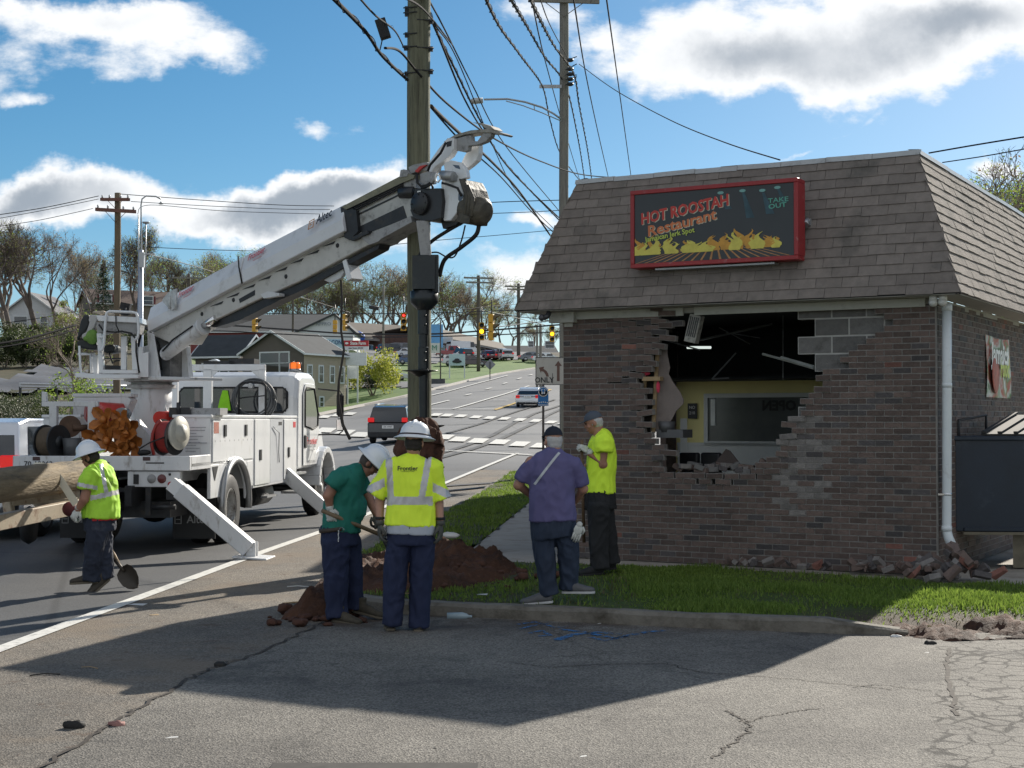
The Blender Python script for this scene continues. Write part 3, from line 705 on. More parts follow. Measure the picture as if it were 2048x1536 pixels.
PNK=mat('pink_insulation_scrap',(.62,.05,.10),.8,var=.2)
mb=MB()
for(x,y),(w,h)in(((1294,747),(.12,.05)),((1319,774),(.05,.15))):
 a=wsz(x,y,.1);mb.ell(WP(a[0],.06,a[1]),(w/2,.015,h/2),8,5)
mb.build('pink_scrap',PNK,bld)
YW=mat('yellow_interior_wall',(.82,.74,.34),.8,var=.06,vs=3);WHI=mat('white_trim',(.62,.64,.62),.5,var=.06)
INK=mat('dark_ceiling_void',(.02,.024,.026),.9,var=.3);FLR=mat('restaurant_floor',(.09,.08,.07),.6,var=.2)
RD=3.3;ZC=2.38
mb=MB();mb.obox(WP(.1,.3,ZG+.02),BD*(WLEN-.2),BN*RD,(0,0,.03));mb.build('floor',FLR,bld)
mb=MB()
mb.obox(WP(.12,RD,ZG+.05),BD*(WLEN-.3),BN*.05,(0,0,ZC-ZG-.05))
mb.obox(WP(.1,.3,ZG+.05),BD*.05,BN*.7,(0,0,ZC-ZG-.05));mb.obox(WP(.1,1.0,ZG+.05),BD*.05,BN*(RD-1),(0,0,.65))
mb.build('yellow_wall',YW,bld)
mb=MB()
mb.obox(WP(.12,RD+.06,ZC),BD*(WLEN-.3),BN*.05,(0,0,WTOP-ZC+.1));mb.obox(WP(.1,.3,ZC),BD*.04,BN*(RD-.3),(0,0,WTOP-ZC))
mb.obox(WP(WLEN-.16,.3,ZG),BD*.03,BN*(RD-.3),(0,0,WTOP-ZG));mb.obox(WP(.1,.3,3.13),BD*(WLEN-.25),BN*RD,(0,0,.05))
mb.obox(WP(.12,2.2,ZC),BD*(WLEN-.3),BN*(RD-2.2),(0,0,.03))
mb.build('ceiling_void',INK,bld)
def back(px,py):return wsz(px,py,RD)
mb=MB();a=back(1340,886);mb.obox(WP(.15,RD-.03,ZG+.05),BD*(WLEN-.35),BN*.025,(0,0,a[1]-ZG-.05));mb.obox(WP(.15,RD-.05,a[1]-.03),BD*(WLEN-.35),BN*.03,(0,0,.04));mb.build('wainscot',WHI,bld)
a=back(1418,882);b=back(1640,794)
mb=MB()
for r in((a[0]-.06,b[0]+.06,a[1]-.06,a[1]),(a[0]-.06,b[0]+.06,b[1],b[1]+.06),(a[0]-.06,a[0],a[1],b[1]),(b[0],b[0]+.06,a[1],b[1])):
 mb.obox(WP(r[0],RD-.05,r[2]),BD*(r[1]-r[0]),BN*.045,(0,0,r[3]-r[2]))
wf=mb.build('interior_window',WHI,bld)
mb=MB();mb.obox(WP(a[0],RD-.02,a[1]),BD*(b[0]-a[0]),BN*.01,(0,0,b[1]-a[1]));mb.build('pane',mat('dim_pane',(.11,.12,.115),.2),wf)
mb=MB();mb.obox(WP(a[0]+.04,RD-.035,a[1]+.22),BD*.07,BN*.01,(0,0,b[1]-a[1]-.24));mb.build('blind',mat('pale_blind',(.75,.78,.75),.6),wf)
mb=MB();q=back(1560,812);mb.text('OPEN',.19,frame(WP(q[0],RD-.045,q[1]),-BD,(0,0,1),-BN),bold=.008);mb.build('lettering',mat('dark_sign_letters',(.006,.006,.006),.5),wf)
q=back(1386,822);mb=MB();mb.obox(WP(q[0]-.07,RD-.03,q[1]-.11),BD*.14,BN*.02,(0,0,.22));mb.build('menu_plaque',mat('plaque_black',(.01,.01,.012),.5),bld)
mb=MB();mb.text('NO',.06,frame(WP(q[0],RD-.035,q[1]+.05),BD,(0,0,1),-BN)).text('210',.06,frame(WP(q[0],RD-.035,q[1]-.03),BD,(0,0,1),-BN));mb.build('lettering',TXW,bld)
q=wsz(1398,850,2.0);mb=MB()
mb.obox(WP(wsz(1390,880,.9)[0]-.2,.9,1.35),BD*.09,BN*.01,(0,0,.5));mb.build('door_jamb',WHI,bld)
mb=MB()
def seg(p,q,o1,o2,w=.02,h=.02):
 a=wsz(*p,o1);b=wsz(*q,o2);mb.tube([WP(a[0],o1,a[1]),WP(b[0],o2,b[1])],w/2,4,smooth=False)
seg((1424,758),(1472,706),1.4,1.6,.02);seg((1424,758),(1458,756),1.4,1.4,.02);seg((1400,680),(1545,648),1.8,2.2,.03);seg((1438,655),(1500,688),1.5,2.0,.015);seg((1566,630),(1566,760),1.1,1.1,.006);seg((1452,665),(1520,676),1.5,1.9,.012);seg((1330,680),(1400,700),1.0,1.6,.02)
mb.build('hanging_ceiling_bar',GRY,bld)
mb=MB()
seg((1374,695),(1422,695),1.9,1.9,.035,.01);mb.build('fluorescent_tube',mat('tube_white',(.8,.82,.8),.4,emit=((.8,.9,.85),.5)),bld)
mb=MB();seg((1525,708),(1566,719),.9,.8,.03);seg((1562,716),(1628,735),.8,.4,.05);mb.build('dangling_trim',mat('pale_trim',(.45,.47,.45),.5),bld)
mb=MB();a=wsz(1366,632,-.02);b=wsz(1402,682,-.02)
rot=Matrix.Rotation(R(14),3,Vector(BN));c=WP((a[0]+b[0])/2,.05,(a[1]+b[1])/2)
BX=Matrix((BD,BN,(0,0,1))).transposed()
mb.box(c,(.15,.12,.34),rot@BX);mb.build('vent_box',mat('grimy_cream_metal',(.30,.29,.26),.5,var=.3,vs=20,dirt=((.05,.05,.05),.5,14)),bld,bevel=.006)
mb=MB()
for i in range(5):mb.box(c+rot@BX@Vector((-.05+.025*i,-.065,.02)),(.008,.01,.24),rot@BX)
mb.build('vent_slat',DRK,bld)
VINYL=mat('black_vinyl',(.012,.012,.014),.35)
for i,(x0,x1)in enumerate(((1357,1396),(1400,1440))):
 a=wsz(x0,905,.8);b=wsz(x1,940,.8)
 mb=MB();mb.obox(WP(a[0],.8,b[1]-.3),BD*(b[0]-a[0]),BN*.1,(0,0,a[1]-b[1]+.3));tag(mb.build('booth_seat',VINYL,bevel=.03,seg=3),['black vinyl booth back inside the wall hole, next to the torn gypsum','black vinyl booth back inside the wall hole, beside the tilted panel'][i],'booth seat','booth seats seen through the wall hole')
mb=MB();P=[wsz(x,y,.3)for x,y in((1425,938),(1455,898),(1462,902),(1482,930),(1478,942))]
mb.prism([WP(s,.22+i*.02,z)for i,(s,z)in enumerate(P)],BN*.03);tag(mb.build('broken_panel',mat('panel_brown',(.06,.045,.04),.8,var=.3)),'triangular broken brown panel leaning up in the bottom of the wall hole','broken panel')
mb=MB();a=wsz(1318,872,.2);mb.obox(WP(a[0],.12,a[1]-.02),BD*.35,BN*.3,(0,0,.1));mb.lathe([(0,0),(.09,0),(.11,.13),(.1,.13)],WP(a[0]+.1,.2,a[1]+.05),n=14)
tag(mb.build('toppled_shelf',mat('grey_shelf',(.10,.10,.105),.5,.3)),'dark grey box and bowl lodged in the left corner of the wall hole','shelf')
FL=WP(-.5,-.35,3.2);FR=WP(WLEN+.35,-.35,3.2);TI=.59;ZT=4.85
SHG=mat('asphalt_shingle',(.21,.182,.162),.92,var=.2,vs=10,bump=.5,bs=160,island=.13,dirt=((.08,.078,.07),.35,1.1))
DEPTH=11.6
def slope_face(O,A,NI,length,name,mitre0=True,mitre1=True):
 """O: eave start, A: along, NI: inward; builds overlapping tabs"""
 mb=MB();rise=ZT-3.2;run=TI;SL=math.hypot(rise,run);n=14;e=SL/n
 up=(NI*run+Vector((0,0,rise))).normalized();out=A.cross(up);out=-out if out.dot(NI)>0 else out
 for k in range(n):
  a0=run*k/n*(1 if mitre0 else 0);a1=length-run*k/n*(1 if mitre1 else 0)
  s=a0-(random.random()*.3 if k%2 else random.random()*.15);off=(k%2)*.15
  s=a0-.3+off+random.uniform(-.02,.02)
  while s<a1:
   w=.305;x0=max(s+.002,a0-.005);x1=min(s+w-.003,a1+.005);s+=w
   if x1-x0<.02:continue
   h=e*1.35;li=random.uniform(.004,.011);sag=random.gauss(0,.0035)
   tp0=x0+(TI/n*1.35 if mitre0 and x0<=a0 else 0);tp1=x1-(TI/n*1.35 if mitre1 and x1>=a1 else 0)
   b=O+up*(k*e-.004+sag);t=up*h
   q=[b+A*x0+out*(li+.008),b+A*x1+out*(li+.008+random.gauss(0,.001)),b+A*tp1+t+out*.002,b+A*tp0+t+out*.002]
   mb.prism(q,-out*.006)
 o=mb.build(name,SHG,bld)
 mb2=MB();mb2 .prism([O,O+A*length,O+A*(length-(run if mitre1 else 0))+up*SL,O+A*(run if mitre0 else 0)+up*SL],-out*.05)
 mb2 .build('roof_deck',DRK,o);return o
slope_face(FL,BD,BN,(FR-FL).length,'roof')
slope_face(FR,BN,-BD,DEPTH,'roof',True,False)
slope_face(WP(-.5,DEPTH-.35,3.2),-BN,BD,DEPTH,'roof',False,True)
TL=FL+BD*TI+BN*TI;TR=FR-BD*TI+BN*TI;ww=(TR-TL).length
mb=MB();z0=ZT-.01
mb.obox(Vector((TL.x,TL.y,z0)),BD*ww,BN*(DEPTH-TI-.1),(0,0,.02));mb.build('flat_roof',mat('roof_membrane',(.3,.3,.3),.8),bld)
EDGE=mat('white_metal_edge',(.40,.42,.43),.4,var=.1,dirt=((.2,.2,.2),.3,5))
mb=MB()
def edge(o,a,ln,inn):
 k=8
 for i in range(k):
  j=random.uniform(-.006,.008);j2=random.uniform(-.006,.008)
  p=o+a*(ln*i/k);q=o+a*(ln*(i+1)/k-.006)
  mb.add([p+Vector((0,0,-.045+j))-inn*.03,q+Vector((0,0,-.045+j2))-inn*.03,q+Vector((0,0,.015+j2))-inn*.012,p+Vector((0,0,.015+j))-inn*.012,p+inn*.12+Vector((0,0,.03)),q+inn*.12+Vector((0,0,.03))],[(0,1,2,3),(3,2,5,4)])
T0=Vector((TL.x,TL.y,ZT+.02));edge(T0-BD*.03,BD,ww+.06,BN);edge(Vector((TR.x,TR.y,ZT+.02)),BN,DEPTH-TI,-BD);edge(T0,BN,DEPTH-TI,BD)
mb.build('roof_edge_trim',EDGE,bld)
SOF=mat('soffit_board',(.34,.33,.30),.7,var=.12,vs=6,stretch=(1,1,1));FAS=mat('fascia_cream',(.42,.42,.38),.6,var=.12,vs=4,dirt=((.2,.19,.17),.3,4))
mb=MB();z=3.185
for a,b,c,d in((WP(-.48,-.33,z),WP(WLEN+.33,-.33,z),WP(WLEN,0,z),WP(0,0,z)),(WP(-.48,-.33,z),WP(0,0,z),WP(0,11,z),WP(-.48,11,z)),(WP(WLEN,0,z),WP(WLEN+.33,-.33,z),WP(WLEN+.33,11,z),WP(WLEN,11,z))):
 mb.prism([a,b,c,d],(0,0,.01))
mb.obox(WP(0,0,3.12),BD*WLEN,BN*.2,(0,0,.06))
mb.obox(WP(WLEN-.2,0,3.12),BD*.2,BN*11,(0,0,.06))
mb.obox(WP(-.03,0.05,3.02),BD*.12,BN*11,(0,0,.165))
mb.build('soffit',SOF,bld)
a0=wsz(1143,630,-.03)[0];a1=wsz(1366,630,-.03)[0];a2=wsz(1388,625,-.03)[0];a3=wsz(1850,610,-.03)[0]
mb=MB();mb.obox(WP(a0,-.035,3.085),BD*(a1-a0),BN*.03,(0,0,.098));mb.obox(WP(a2,-.035,3.085),BD*(a3-a2),BN*.03,(0,0,.098));mb.build('fascia',FAS,bld,bevel=.004)
mb=MB();mb.obox(WP(0.02,-.012,3.0),BD*.12,BN*.1,(0,0,.18));mb.obox(WP(-.15,-.1,3.05),BD*.35,BN*.12,(0,0,.13));mb.build('corner_board',FAS,bld)
mb=MB();c=wsz(1096,634,-.25)
mb.tube([WP(c[0]+.02,-.25,3.18),WP(c[0],-.27,3.12),WP(c[0]-.03,-.33,3.1)],.035,10);mb.ell(WP(c[0]-.035,-.35,3.1),(.04,.04,.045));tag(mb.build('security_camera',mat('camera_dark',(.05,.05,.055),.3)),'small dark dome security camera under the left end of the eave','camera')
mb=MB()
for x in(1867,1886):
 c=wsz(x,598,-.22);mb.tube([WP(c[0],-.22,3.2),WP(c[0],-.235,3.12)],[.045,.05],12);mb.ell(WP(c[0],-.235,3.11),(.05,.05,.045))
mb.build('flood_light',mat('light_cream',(.5,.5,.47),.4),bld)
mb=MB();q=wsz(1612,452,-.05);p=WP(q[0],-.08,q[1]);mb.obox(p,BD*.06,BN*.15,(0,0,.08));mb.tube([p+BN*-.08+Vector((.02,0,.0)),p+Vector((.03,0,.08))],[.05,.02],8);mb.build('roof_lamp',GRY,bld)
PIPE=mat('white_plastic_pipe',(.62,.66,.68),.35,var=.06,vs=3,dirt=((.3,.29,.26),.25,4))
q=SP(.10,.09,0)
mb=MB();pts=[Vector((q.x+.012,q.y,3.12)),Vector((q.x+.006,q.y,2.2)),Vector((q.x,q.y,1.2)),Vector((q.x-.006,q.y,.62)),Vector((q.x+.005,q.y-.02,.54)),Vector((q.x+.05,q.y-.1,.38))]
mb.tube(pts,.052,16);mb.tube([(q.x-.006,q.y,.66),(q.x-.007,q.y,.6)],.058,16);mb.tube([(q.x+.007,q.y,2.24),(q.x+.006,q.y,2.19)],.056,16);mb.tube([(q.x+.012,q.y,3.12),(q.x+.011,q.y,3.04)],.06,16)
dp=mb.build('downpipe',PIPE);tag(dp,'white plastic downpipe running down the front right corner of the brick building','downpipe')
mb=MB();mb.tube([(q.x,q.y,1.0),(q.x,q.y,1.02)],.058,16);mb.box((q.x-.07,q.y-.03,1.01),(.08,.02,.02));mb.build('pipe_strap',CHR,dp)
t0,zt=side_tz(1970,668);t1,zb=side_tz(2019,797)
BANG=mat('banner_print',(.10,.16,.05),.5)
t_=BANG.node_tree;b_=t_.nodes['Principled BSDF']
for l in list(b_.inputs['Base Color'].links):t_.links.remove(l)
gg=N('ShaderNodeTexCoord',t_);n1=N('ShaderNodeTexNoise',t_);n1 .inputs['Scale'].default_value=2.6;n1 .inputs['Detail'].default_value=4;t_.links.new(gg.outputs['Object'],n1 .inputs['Vector'])
cr=N('ShaderNodeValToRGB',t_);t_.links.new(n1 .outputs[0],cr.inputs[0]);e=cr.color_ramp.elements;e[0].position=.36;e[0].color=(.10,.02,.015,1);e[1].position=.66;e[1].color=(.55,.55,.52,1)
for p,c in((.42,(.06,.16,.03,1)),(.48,(.5,.5,.46,1)),(.54,(.40,.06,.035,1)),(.6,(.12,.2,.05,1))):x=e.new(p);x.color=c
t_.links.new(cr.outputs[0],b_.inputs['Base Color'])
mb=MB();nx=14
vs=[]
for i in range(nx+1):
 for j in range(9):
  t=t0+(t1-t0)*i/nx;z=zb+(zt-zb)*j/8-.03*math.sin(i/nx*math.pi)*(j==8)
  vs.append(SP(t,.012+.012*math.sin(i*1.4+j*.5),z))
mb.add(vs,[(i*9+j,(i+1)*9+j,(i+1)*9+j+1,i*9+j+1)for i in range(nx)for j in range(8)],True)
bn=mb.build('banner',BANG);tag(bn,'green and red food banner hanging on the side brick wall','banner')
mb=MB();c=SP((t0+t1)/2,.04,zt-.24);mb.text('Jamaica',.36,frame(c,BN,(0,0,1),BD),sx=1.0,bold=.012);mb.build('lettering',TXW,bn)
mb=MB();c=SP(t0+(t1-t0)*.68,.04,zb+.38);mb.text('Food',.34,frame(c,BN,(0,0,1),BD),sx=.8,bold=.012);mb.build('lettering',mat('lime_letters',(.5,.6,.05),.5),bn)
mb=MB();mb.ell(SP(t0+(t1-t0)*.33,.03,zb+.3),(.1,.33,.25),14,8);mb.v=[SP(0,.03,0)+(v-SP(0,.03,0))-BD*((v-SP(0,.03,0)).dot(BD)*.9)for v in mb.v];mb.build('food_picture',mat('red_meat_print',(.38,.08,.05),.6,var=.6,vs=6),bn)
# ------- restaurant sign
ul=wsz(1260,388,-.42);lr=wsz(1596,520,-.42);s0,s1=ul[0],lr[0];z0,z1=3.645,4.575;SO=-.42
sgn=empty('restaurant_sign',WP((s0+s1)/2,SO,z0),'red framed box sign with flames and lettering mounted on the shingled roof','sign')
SR=mat('sign_red_frame',(.30,.022,.026),.45,var=.12,vs=5,dirt=((.45,.35,.33),.08,9))
mb=MB();fw=.05
for a,b,c,d in((s0,s1,z0,z0+fw),(s0,s1,z1-fw,z1),(s0,s0+fw,z0+fw,z1-fw),(s1-fw,s1,z0+fw,z1-fw)):mb.obox(WP(a,SO,c),BD*(b-a),BN*.26,(0,0,d-c))
mb.obox(WP(s0+.01,SO+.05,z0+.01),BD*(s1-s0-.02),BN*.2,(0,0,z1-z0-.02))
mb.build('sign_box',SR,sgn,bevel=.006)
mb=MB();mb.obox(WP(s0+.3,SO+.06,z0-.03),BD*(s1-s0-.6),BN*.3,(0,0,.02));mb.build('sign_bracket',GRY,sgn)
SW,SH=s1-s0-2*fw,z1-z0-2*fw
FM=frame(WP(s0+fw,SO+.02,z0+fw),BD,(0,0,1),-BN)
mb=MB(FM);mb.add([(0,0,0),(SW,0,0),(SW,SH,0),(0,SH,0)],[(0,1,2,3)]);mb.build('sign_face',mat('sign_face_black',(.020,.024,.028),.3,var=.2,vs=2),sgn)
def flames(n,y0,hmin,hmax,w,zf,m,nm):
 mb=MB(FM)
 for i in range(n):
  x=random.uniform(.02,SW-.1);h=random.uniform(hmin,hmax)*(.55+.6*abs(math.sin(x*3.1+.5)));ww=w*random.uniform(.6,1.3);L_=[];Rr=[]
  for k in range(9):
   t=k/8;wd=ww*(1-t)**.7*(.7+.5*math.sin(t*3.14));wob=.02*math.sin(t*7+i)*t*3
   L_.append((x-wd/2+wob,y0+h*t));Rr.append((x+wd/2+wob,y0+h*t))
  P=[p for p in L_+Rr[::-1]];mb.poly([(max(.003,min(SW-.003,a)),b,zf+i*.00002)for a,b in P])
 mb.build(nm,m,sgn)
mb=MB(FM)
for i in range(34):
 t=-1.6+3.2*i/33;x0=SW*.52+t*SW*.22;x1=SW*.52+t*SW*.62
 q=[(x1-.014,0),(x1+.014,0),(x0+.008,.17),(x0-.008,.17)]
 q=[(max(.003,min(SW-.003,a)),b+.004)for a,b in q]
 if abs(q[0][0]-q[1][0])>.004:mb.poly([(a,b,.0022)for a,b in q])
mb.build('grill_artwork',mat('grill_orange',(.42,.2,.07),.5,var=.4,vs=14),sgn)
flames(34,.11,.10,.22,.12,.004,mat('flame_orange',(.55,.28,.04),.5,var=.3,vs=9),'flame_artwork')
flames(46,.10,.08,.20,.10,.0062,mat('flame_yellow',(.62,.55,.10),.5,var=.2,vs=9),'flame_artwork')
mb=MB(FM)
for x,y,l,w in((1.12,.76,.18,.07),(1.38,.76,.30,.085),(1.62,.74,.25,.085),(1.80,.77,.16,.06)):
 for k in range(3):f=1-k*.25;mb.poly([(x-.014*f,y,.003+k*.0003),(x+.014*f,y,.003+k*.0003),(x+.05+w*f,y-l,.003+k*.0003),(x+.05-w*.2*f,y-l,.003+k*.0003)])
mb.build('spotlight_artwork',mat('stage_light_teal',(.03,.075,.10),.5,var=.5,vs=11),sgn)
mb=MB(FM)
for x,y in((1.10,.775),(1.37,.78),(1.61,.765),(1.79,.785)):mb.add([(x+.04*math.cos(a),y+.018*math.sin(a),.0046)for a in[i*math.pi/5 for i in range(10)]],[tuple(range(10))])
mb.build('lamp_artwork',mat('stage_lamp_green',(.18,.38,.36),.5),sgn)
def ftxt(t,x,y,sz,m,ang,z,**k):
 mb=MB(FM);mb.text(t,sz,Matrix.Translation((x,y,z))@Matrix.Rotation(ang,4,'Z'),**k);mb.build('lettering',m,sgn)
RL=mat('sign_red_letters',(.50,.045,.035),.5);OL=mat('sign_orange_letters',(.58,.17,.06),.5);SHW=mat('sign_cream_shadow',(.55,.55,.42),.5);LIME=mat('sign_lime_letters',(.48,.58,.10),.5)
ftxt('HOT ROOSTAH',.650,.597,.180,SHW,R(8),.005,bold=.006,sx=.88,shear=.12);ftxt('HOT ROOSTAH',.640,.605,.180,RL,R(8),.0068,bold=.007,sx=.88,shear=.12)
ftxt('Restaurant',.61,.442,.175,SHW,R(10),.005,bold=.003,sx=1.16,shear=.12);ftxt('Restaurant',.60,.450,.175,OL,R(10),.0068,bold=.004,sx=1.16,shear=.12)
ftxt('Jamaican Jerk Spot',.46,.322,.085,LIME,R(7.5),.0105,bold=.002,sx=1.0)
TK=mat('sign_teal_letters',(.10,.36,.28),.5)
ftxt('TAKE',1.80,.640,.075,TK,R(2),.0072,bold=.001,sx=1.35);ftxt('OUT',1.79,.575,.075,TK,R(4),.0072,bold=.002,sx=1.35)
# ------- dumpster
DB=mat('dumpster_blue',(.007,.016,.032),.4,var=.3,vs=2.5,dirt=((.045,.06,.085),.3,2),bump=.05)
dm=empty('dumpster',(6.0,19.2,ZG),'dark blue steel dumpster raised on timber blocks beside the brick wall','dumpster')
DM=frame((5.12,17.35,ZG+.22),(.996,-.09,0),(.52,.85,0),(0,0,1))
mb=MB(DM);mb.prism([(.0,0,.22),(2.6,0,.22),(2.6,0,1.32),(0,0,1.32)],(0,1.6,0));mb.bx(-.03,2.63,-.04,0,1.27,1.32);mb.bx(.1,2.63,-.03,0,.22,.27)
for x in(.95,1.9):mb.bx(x,x+.05,-.02,0,.27,1.27)
mb.build('body',DB,dm,bevel=.01)
mb=MB(DM);mb.prism([(.3,0,1.325),(2.62,0,1.325),(2.62,1.6,1.55),(.3,1.6,1.55)],(0,0,.02))
for i in range(13):x=.3+i*.18;mb.prism([(x,0,1.35),(x+.05,0,1.35),(x+.05,1.6,1.58),(x,1.6,1.58)],(0,0,.025))
mb.build('lid',mat('black_plastic_lid',(.02,.02,.02),.8),dm)
mb=MB(DM);mb.tube([(.02,.1,1.2),(.02,.1,1.5),(.28,.3,1.56),(.28,.3,1.2)],.018,8);mb.build('handle_bar',DRK,dm)
mb=MB(DM)
mb.bx(.1,2.7,-.04,.05,.185,.217)
mb.build('timber_runner',mat('old_timber',(.16,.14,.10),.8,var=.3),dm)
mb=MB(DM)
for x in(.62,1.9):mb.bx(x,x+.12,.1,.4,-.2,.184)
mb.build('timber_block',bpy.data.materials['old_timber'],dm)
# ------- digger truck
T0=Vector((-4.31,20.2,0));TF=Vector((.075,.99718,0));TR_=Vector((.99718,-.075,0));UP=Vector((0,0,1))
TM=frame(T0,TR_,TF,UP)
trk=empty('utility_truck',TM@Vector((-1.2,0,0)),'white digger derrick utility truck with its boom raised and outriggers down on the road','truck')
def tl(px,py,x=0.0):
 d=px_dir(px,py);p0=T0+TR_*x;k=(p0 .x*TR_.x+p0 .y*TR_.y)/(d.x*TR_.x+d.y*TR_.y);P=Vector((d.x*k,d.y*k,0));return((P-T0).dot(TF),CAMZ+d.z*k)
def ta(px,py,a=0.0):
 d=px_dir(px,py);p0=T0+TF*a;k=(p0 .x*TF.x+p0 .y*TF.y)/(d.x*TF.x+d.y*TF.y);P=Vector((d.x*k,d.y*k,0));return((P-T0).dot(TR_),CAMZ+d.z*k)
def T():return MB(TM)
mb=T()
for x in(-1.62,-.85):mb.bx(x,x+.09,-.2,10.3,.68,.95)
for a in(.3,2.2,4.2,6.0,8.8):mb.bx(-1.55,-.8,a,a+.12,.66,.9)
mb.tube([(-2.3,2.2,.52),(-.1,2.2,.52)],.1,10);mb.tube([(-2.2,8.8,.52),(-.2,8.8,.52)],.07,10);mb.ell((-1.2,2.2,.52),(.25,.25,.22))
mb.bx(-2.1,-.35,0.2,1.0,.5,.72);mb.bx(-1.9,-.5,4.5,6.2,.45,.72);mb.tube([(-.35,4.2,.6),(-.35,5.4,.6)],.2,12)
mb.tube([(-1.2,2.2,.55),(-1.2,7.5,.7)],.05,8)
mb.build('chassis',DRK,trk)
def wheel(x,a,dual,name='wheel',out=1):
 prof=[(.30,-.12),(.46,-.135),(.515,-.09),(.52,0),(.515,.09),(.46,.135),(.30,.12)]
 mb=T()
 for dx in((0,-.33*out)if dual else(0,)):mb.lathe(prof,(x+dx,a,.52),(1,0,0),36)
 for k in range(36):
  th=k*math.pi/18;c=Vector((x,a+math.cos(th)*.52,.52+math.sin(th)*.52));mb.box(c,(.17,.05,.008),Matrix.Rotation(th-math.pi/2,3,'X'))
 w=mb.build(name,BLK,trk)
 mb=T();dz=-.10 if dual else.05
 mb.lathe([(.3,out*.11),(.28,out*.12),(.27,out*.04),(.19,out*dz),(.12,out*dz),(.11,out*(dz+.10)),(.07,out*(dz+.13)),(0,out*(dz+.13))],(x,a,.52),(1,0,0),30)
 for k in range(10):th=k*math.pi/5;mb.ell((x+out*(dz+.01),a+math.cos(th)*.16,.52+math.sin(th)*.16),(.02,.015,.015),6,4)
 mb.build('rim',mat('wheel_rim_grey',(.42,.42,.41),.5,.2,var=.15,vs=7,dirt=((.12,.09,.07),.45,6)),w);return w
wheel(-.16,2.2,True);wheel(-2.3,2.2,True,out=-1);wheel(-.2,8.85,False);wheel(-2.25,8.85,False,out=-1)
mb=T();mb.bx(-2.42,0,0,.95,1.2,1.24);mb.bx(-1.95,-.5,.95,6.4,1.2,1.24);mb.build('deck_plate',WHG,trk)
mb=T();mb.bx(-2.44,0,-.09,.0,1.15,1.345);mb.bx(-.06,0.0,0,.95,1.15,1.345);mb.bx(-2.44,-2.38,0,.95,1.15,1.345);rb=mb.build('rear_bumper_beam',WHD,trk,bevel=.008)
mb=T()
for x in(-1.75,-1.35,-.6):mb.bx(x,x+.25,-.094,-.09,1.245,1.262)
mb.build('bumper_slot',TXB,rb)
mb=T();RB=TM@Matrix.Translation((0,-.096,0))@Matrix.Rotation(math.pi/2,4,'X')
for i in range(2):
 mb.bx(-2.16+i*1.52,-2.06+i*1.52,-.096,-.09,1.285,1.335)
mb.build('bumper_decal',mat('decal_dark',(.06,.03,.03),.6,var=.6,vs=40),rb)
mb=MB();mb.text('70-19063',.10,TM@Matrix.Translation((-2.08,-.098,1.235))@Matrix.Rotation(math.pi/2,4,'X'),bold=.001,sx=1.05);mb.build('lettering',TXB,rb)
for sgnx,x0 in((1,-.86),(-1,-2.30)):
 mb=T();mb.bx(x0,x0+.72,-.06,.05,.93,1.14);pn=mb.build('light_panel',WHD,trk,bevel=.006)
 for k,(dx,dz,r,m)in enumerate(((.33,.11,.062,mat('grey_lens',(.25,.25,.25),.3)),(.47,.11,.062,mat('dark_red_lens',(.12,.03,.03),.3)),(.585,.04,.033,REDL),(.655,.045,.026,REDL),(.58,.17,.018,TXB))):
  xx=x0+dx if sgnx>0 else x0+.72-dx
  mb=T();mb.lathe([(0,.018),(r*.9,.014),(r,0)],(xx,-.06,.93+dz),(0,-1,0),16);mb.build('lamp',m,pn)
 mb=T();xx=x0+.12 if sgnx>0 else x0+.6;mb.bx(xx-.035,xx+.035,-.075,-.06,.97,1.1);mb.build('socket',DRK,pn)
mb=T()
mb.tube([(-1.25,-.1,.75),(-1.25,-.35,.72)],.03,8);mb.bx(-1.5,-1.0,-.08,.2,.6,.85);mb.tube([(-.52,-.05,.66),(-.2,-.05,.66)],.035,10);mb.bx(-.62,-.55,-.04,0,.55,.93);mb.bx(-.33,-.17,-.06,.1,.76,.9)
mb.build('tow_hitch',DRK,trk)
FLM=mat('mud_flap_rubber',(.014,.014,.015),.6,var=.2)
for x0 in(-.66,-2.32):
 mb=T();mb.bx(x0,x0+.62,1.32,1.34,.13,.85);f=mb.build('mud_flap',FLM,trk)
 f.location=TM.to_3x3()@Vector((0,-.9,0))if False else(0,0,0)
 mb=MB();mb.text('Altec',.15,TM@Matrix.Translation((x0+.37,1.31,.40))@Matrix.Rotation(math.pi/2,4,'X'),bold=.002);mb.build('lettering',mat('grey_lettering',(.28,.28,.28),.5),f)
 mb=T()
 for q in((.03,.34,.13,.35),(.03,.46,.13,.47),(.03,.34,.04,.47),(.12,.34,.13,.47),(.05,.40,.11,.41)):mb.bx(x0+q[0],x0+q[2],1.31,1.32,q[1],q[3])
 mb.build('logo',bpy.data.materials['grey_lettering'],f)
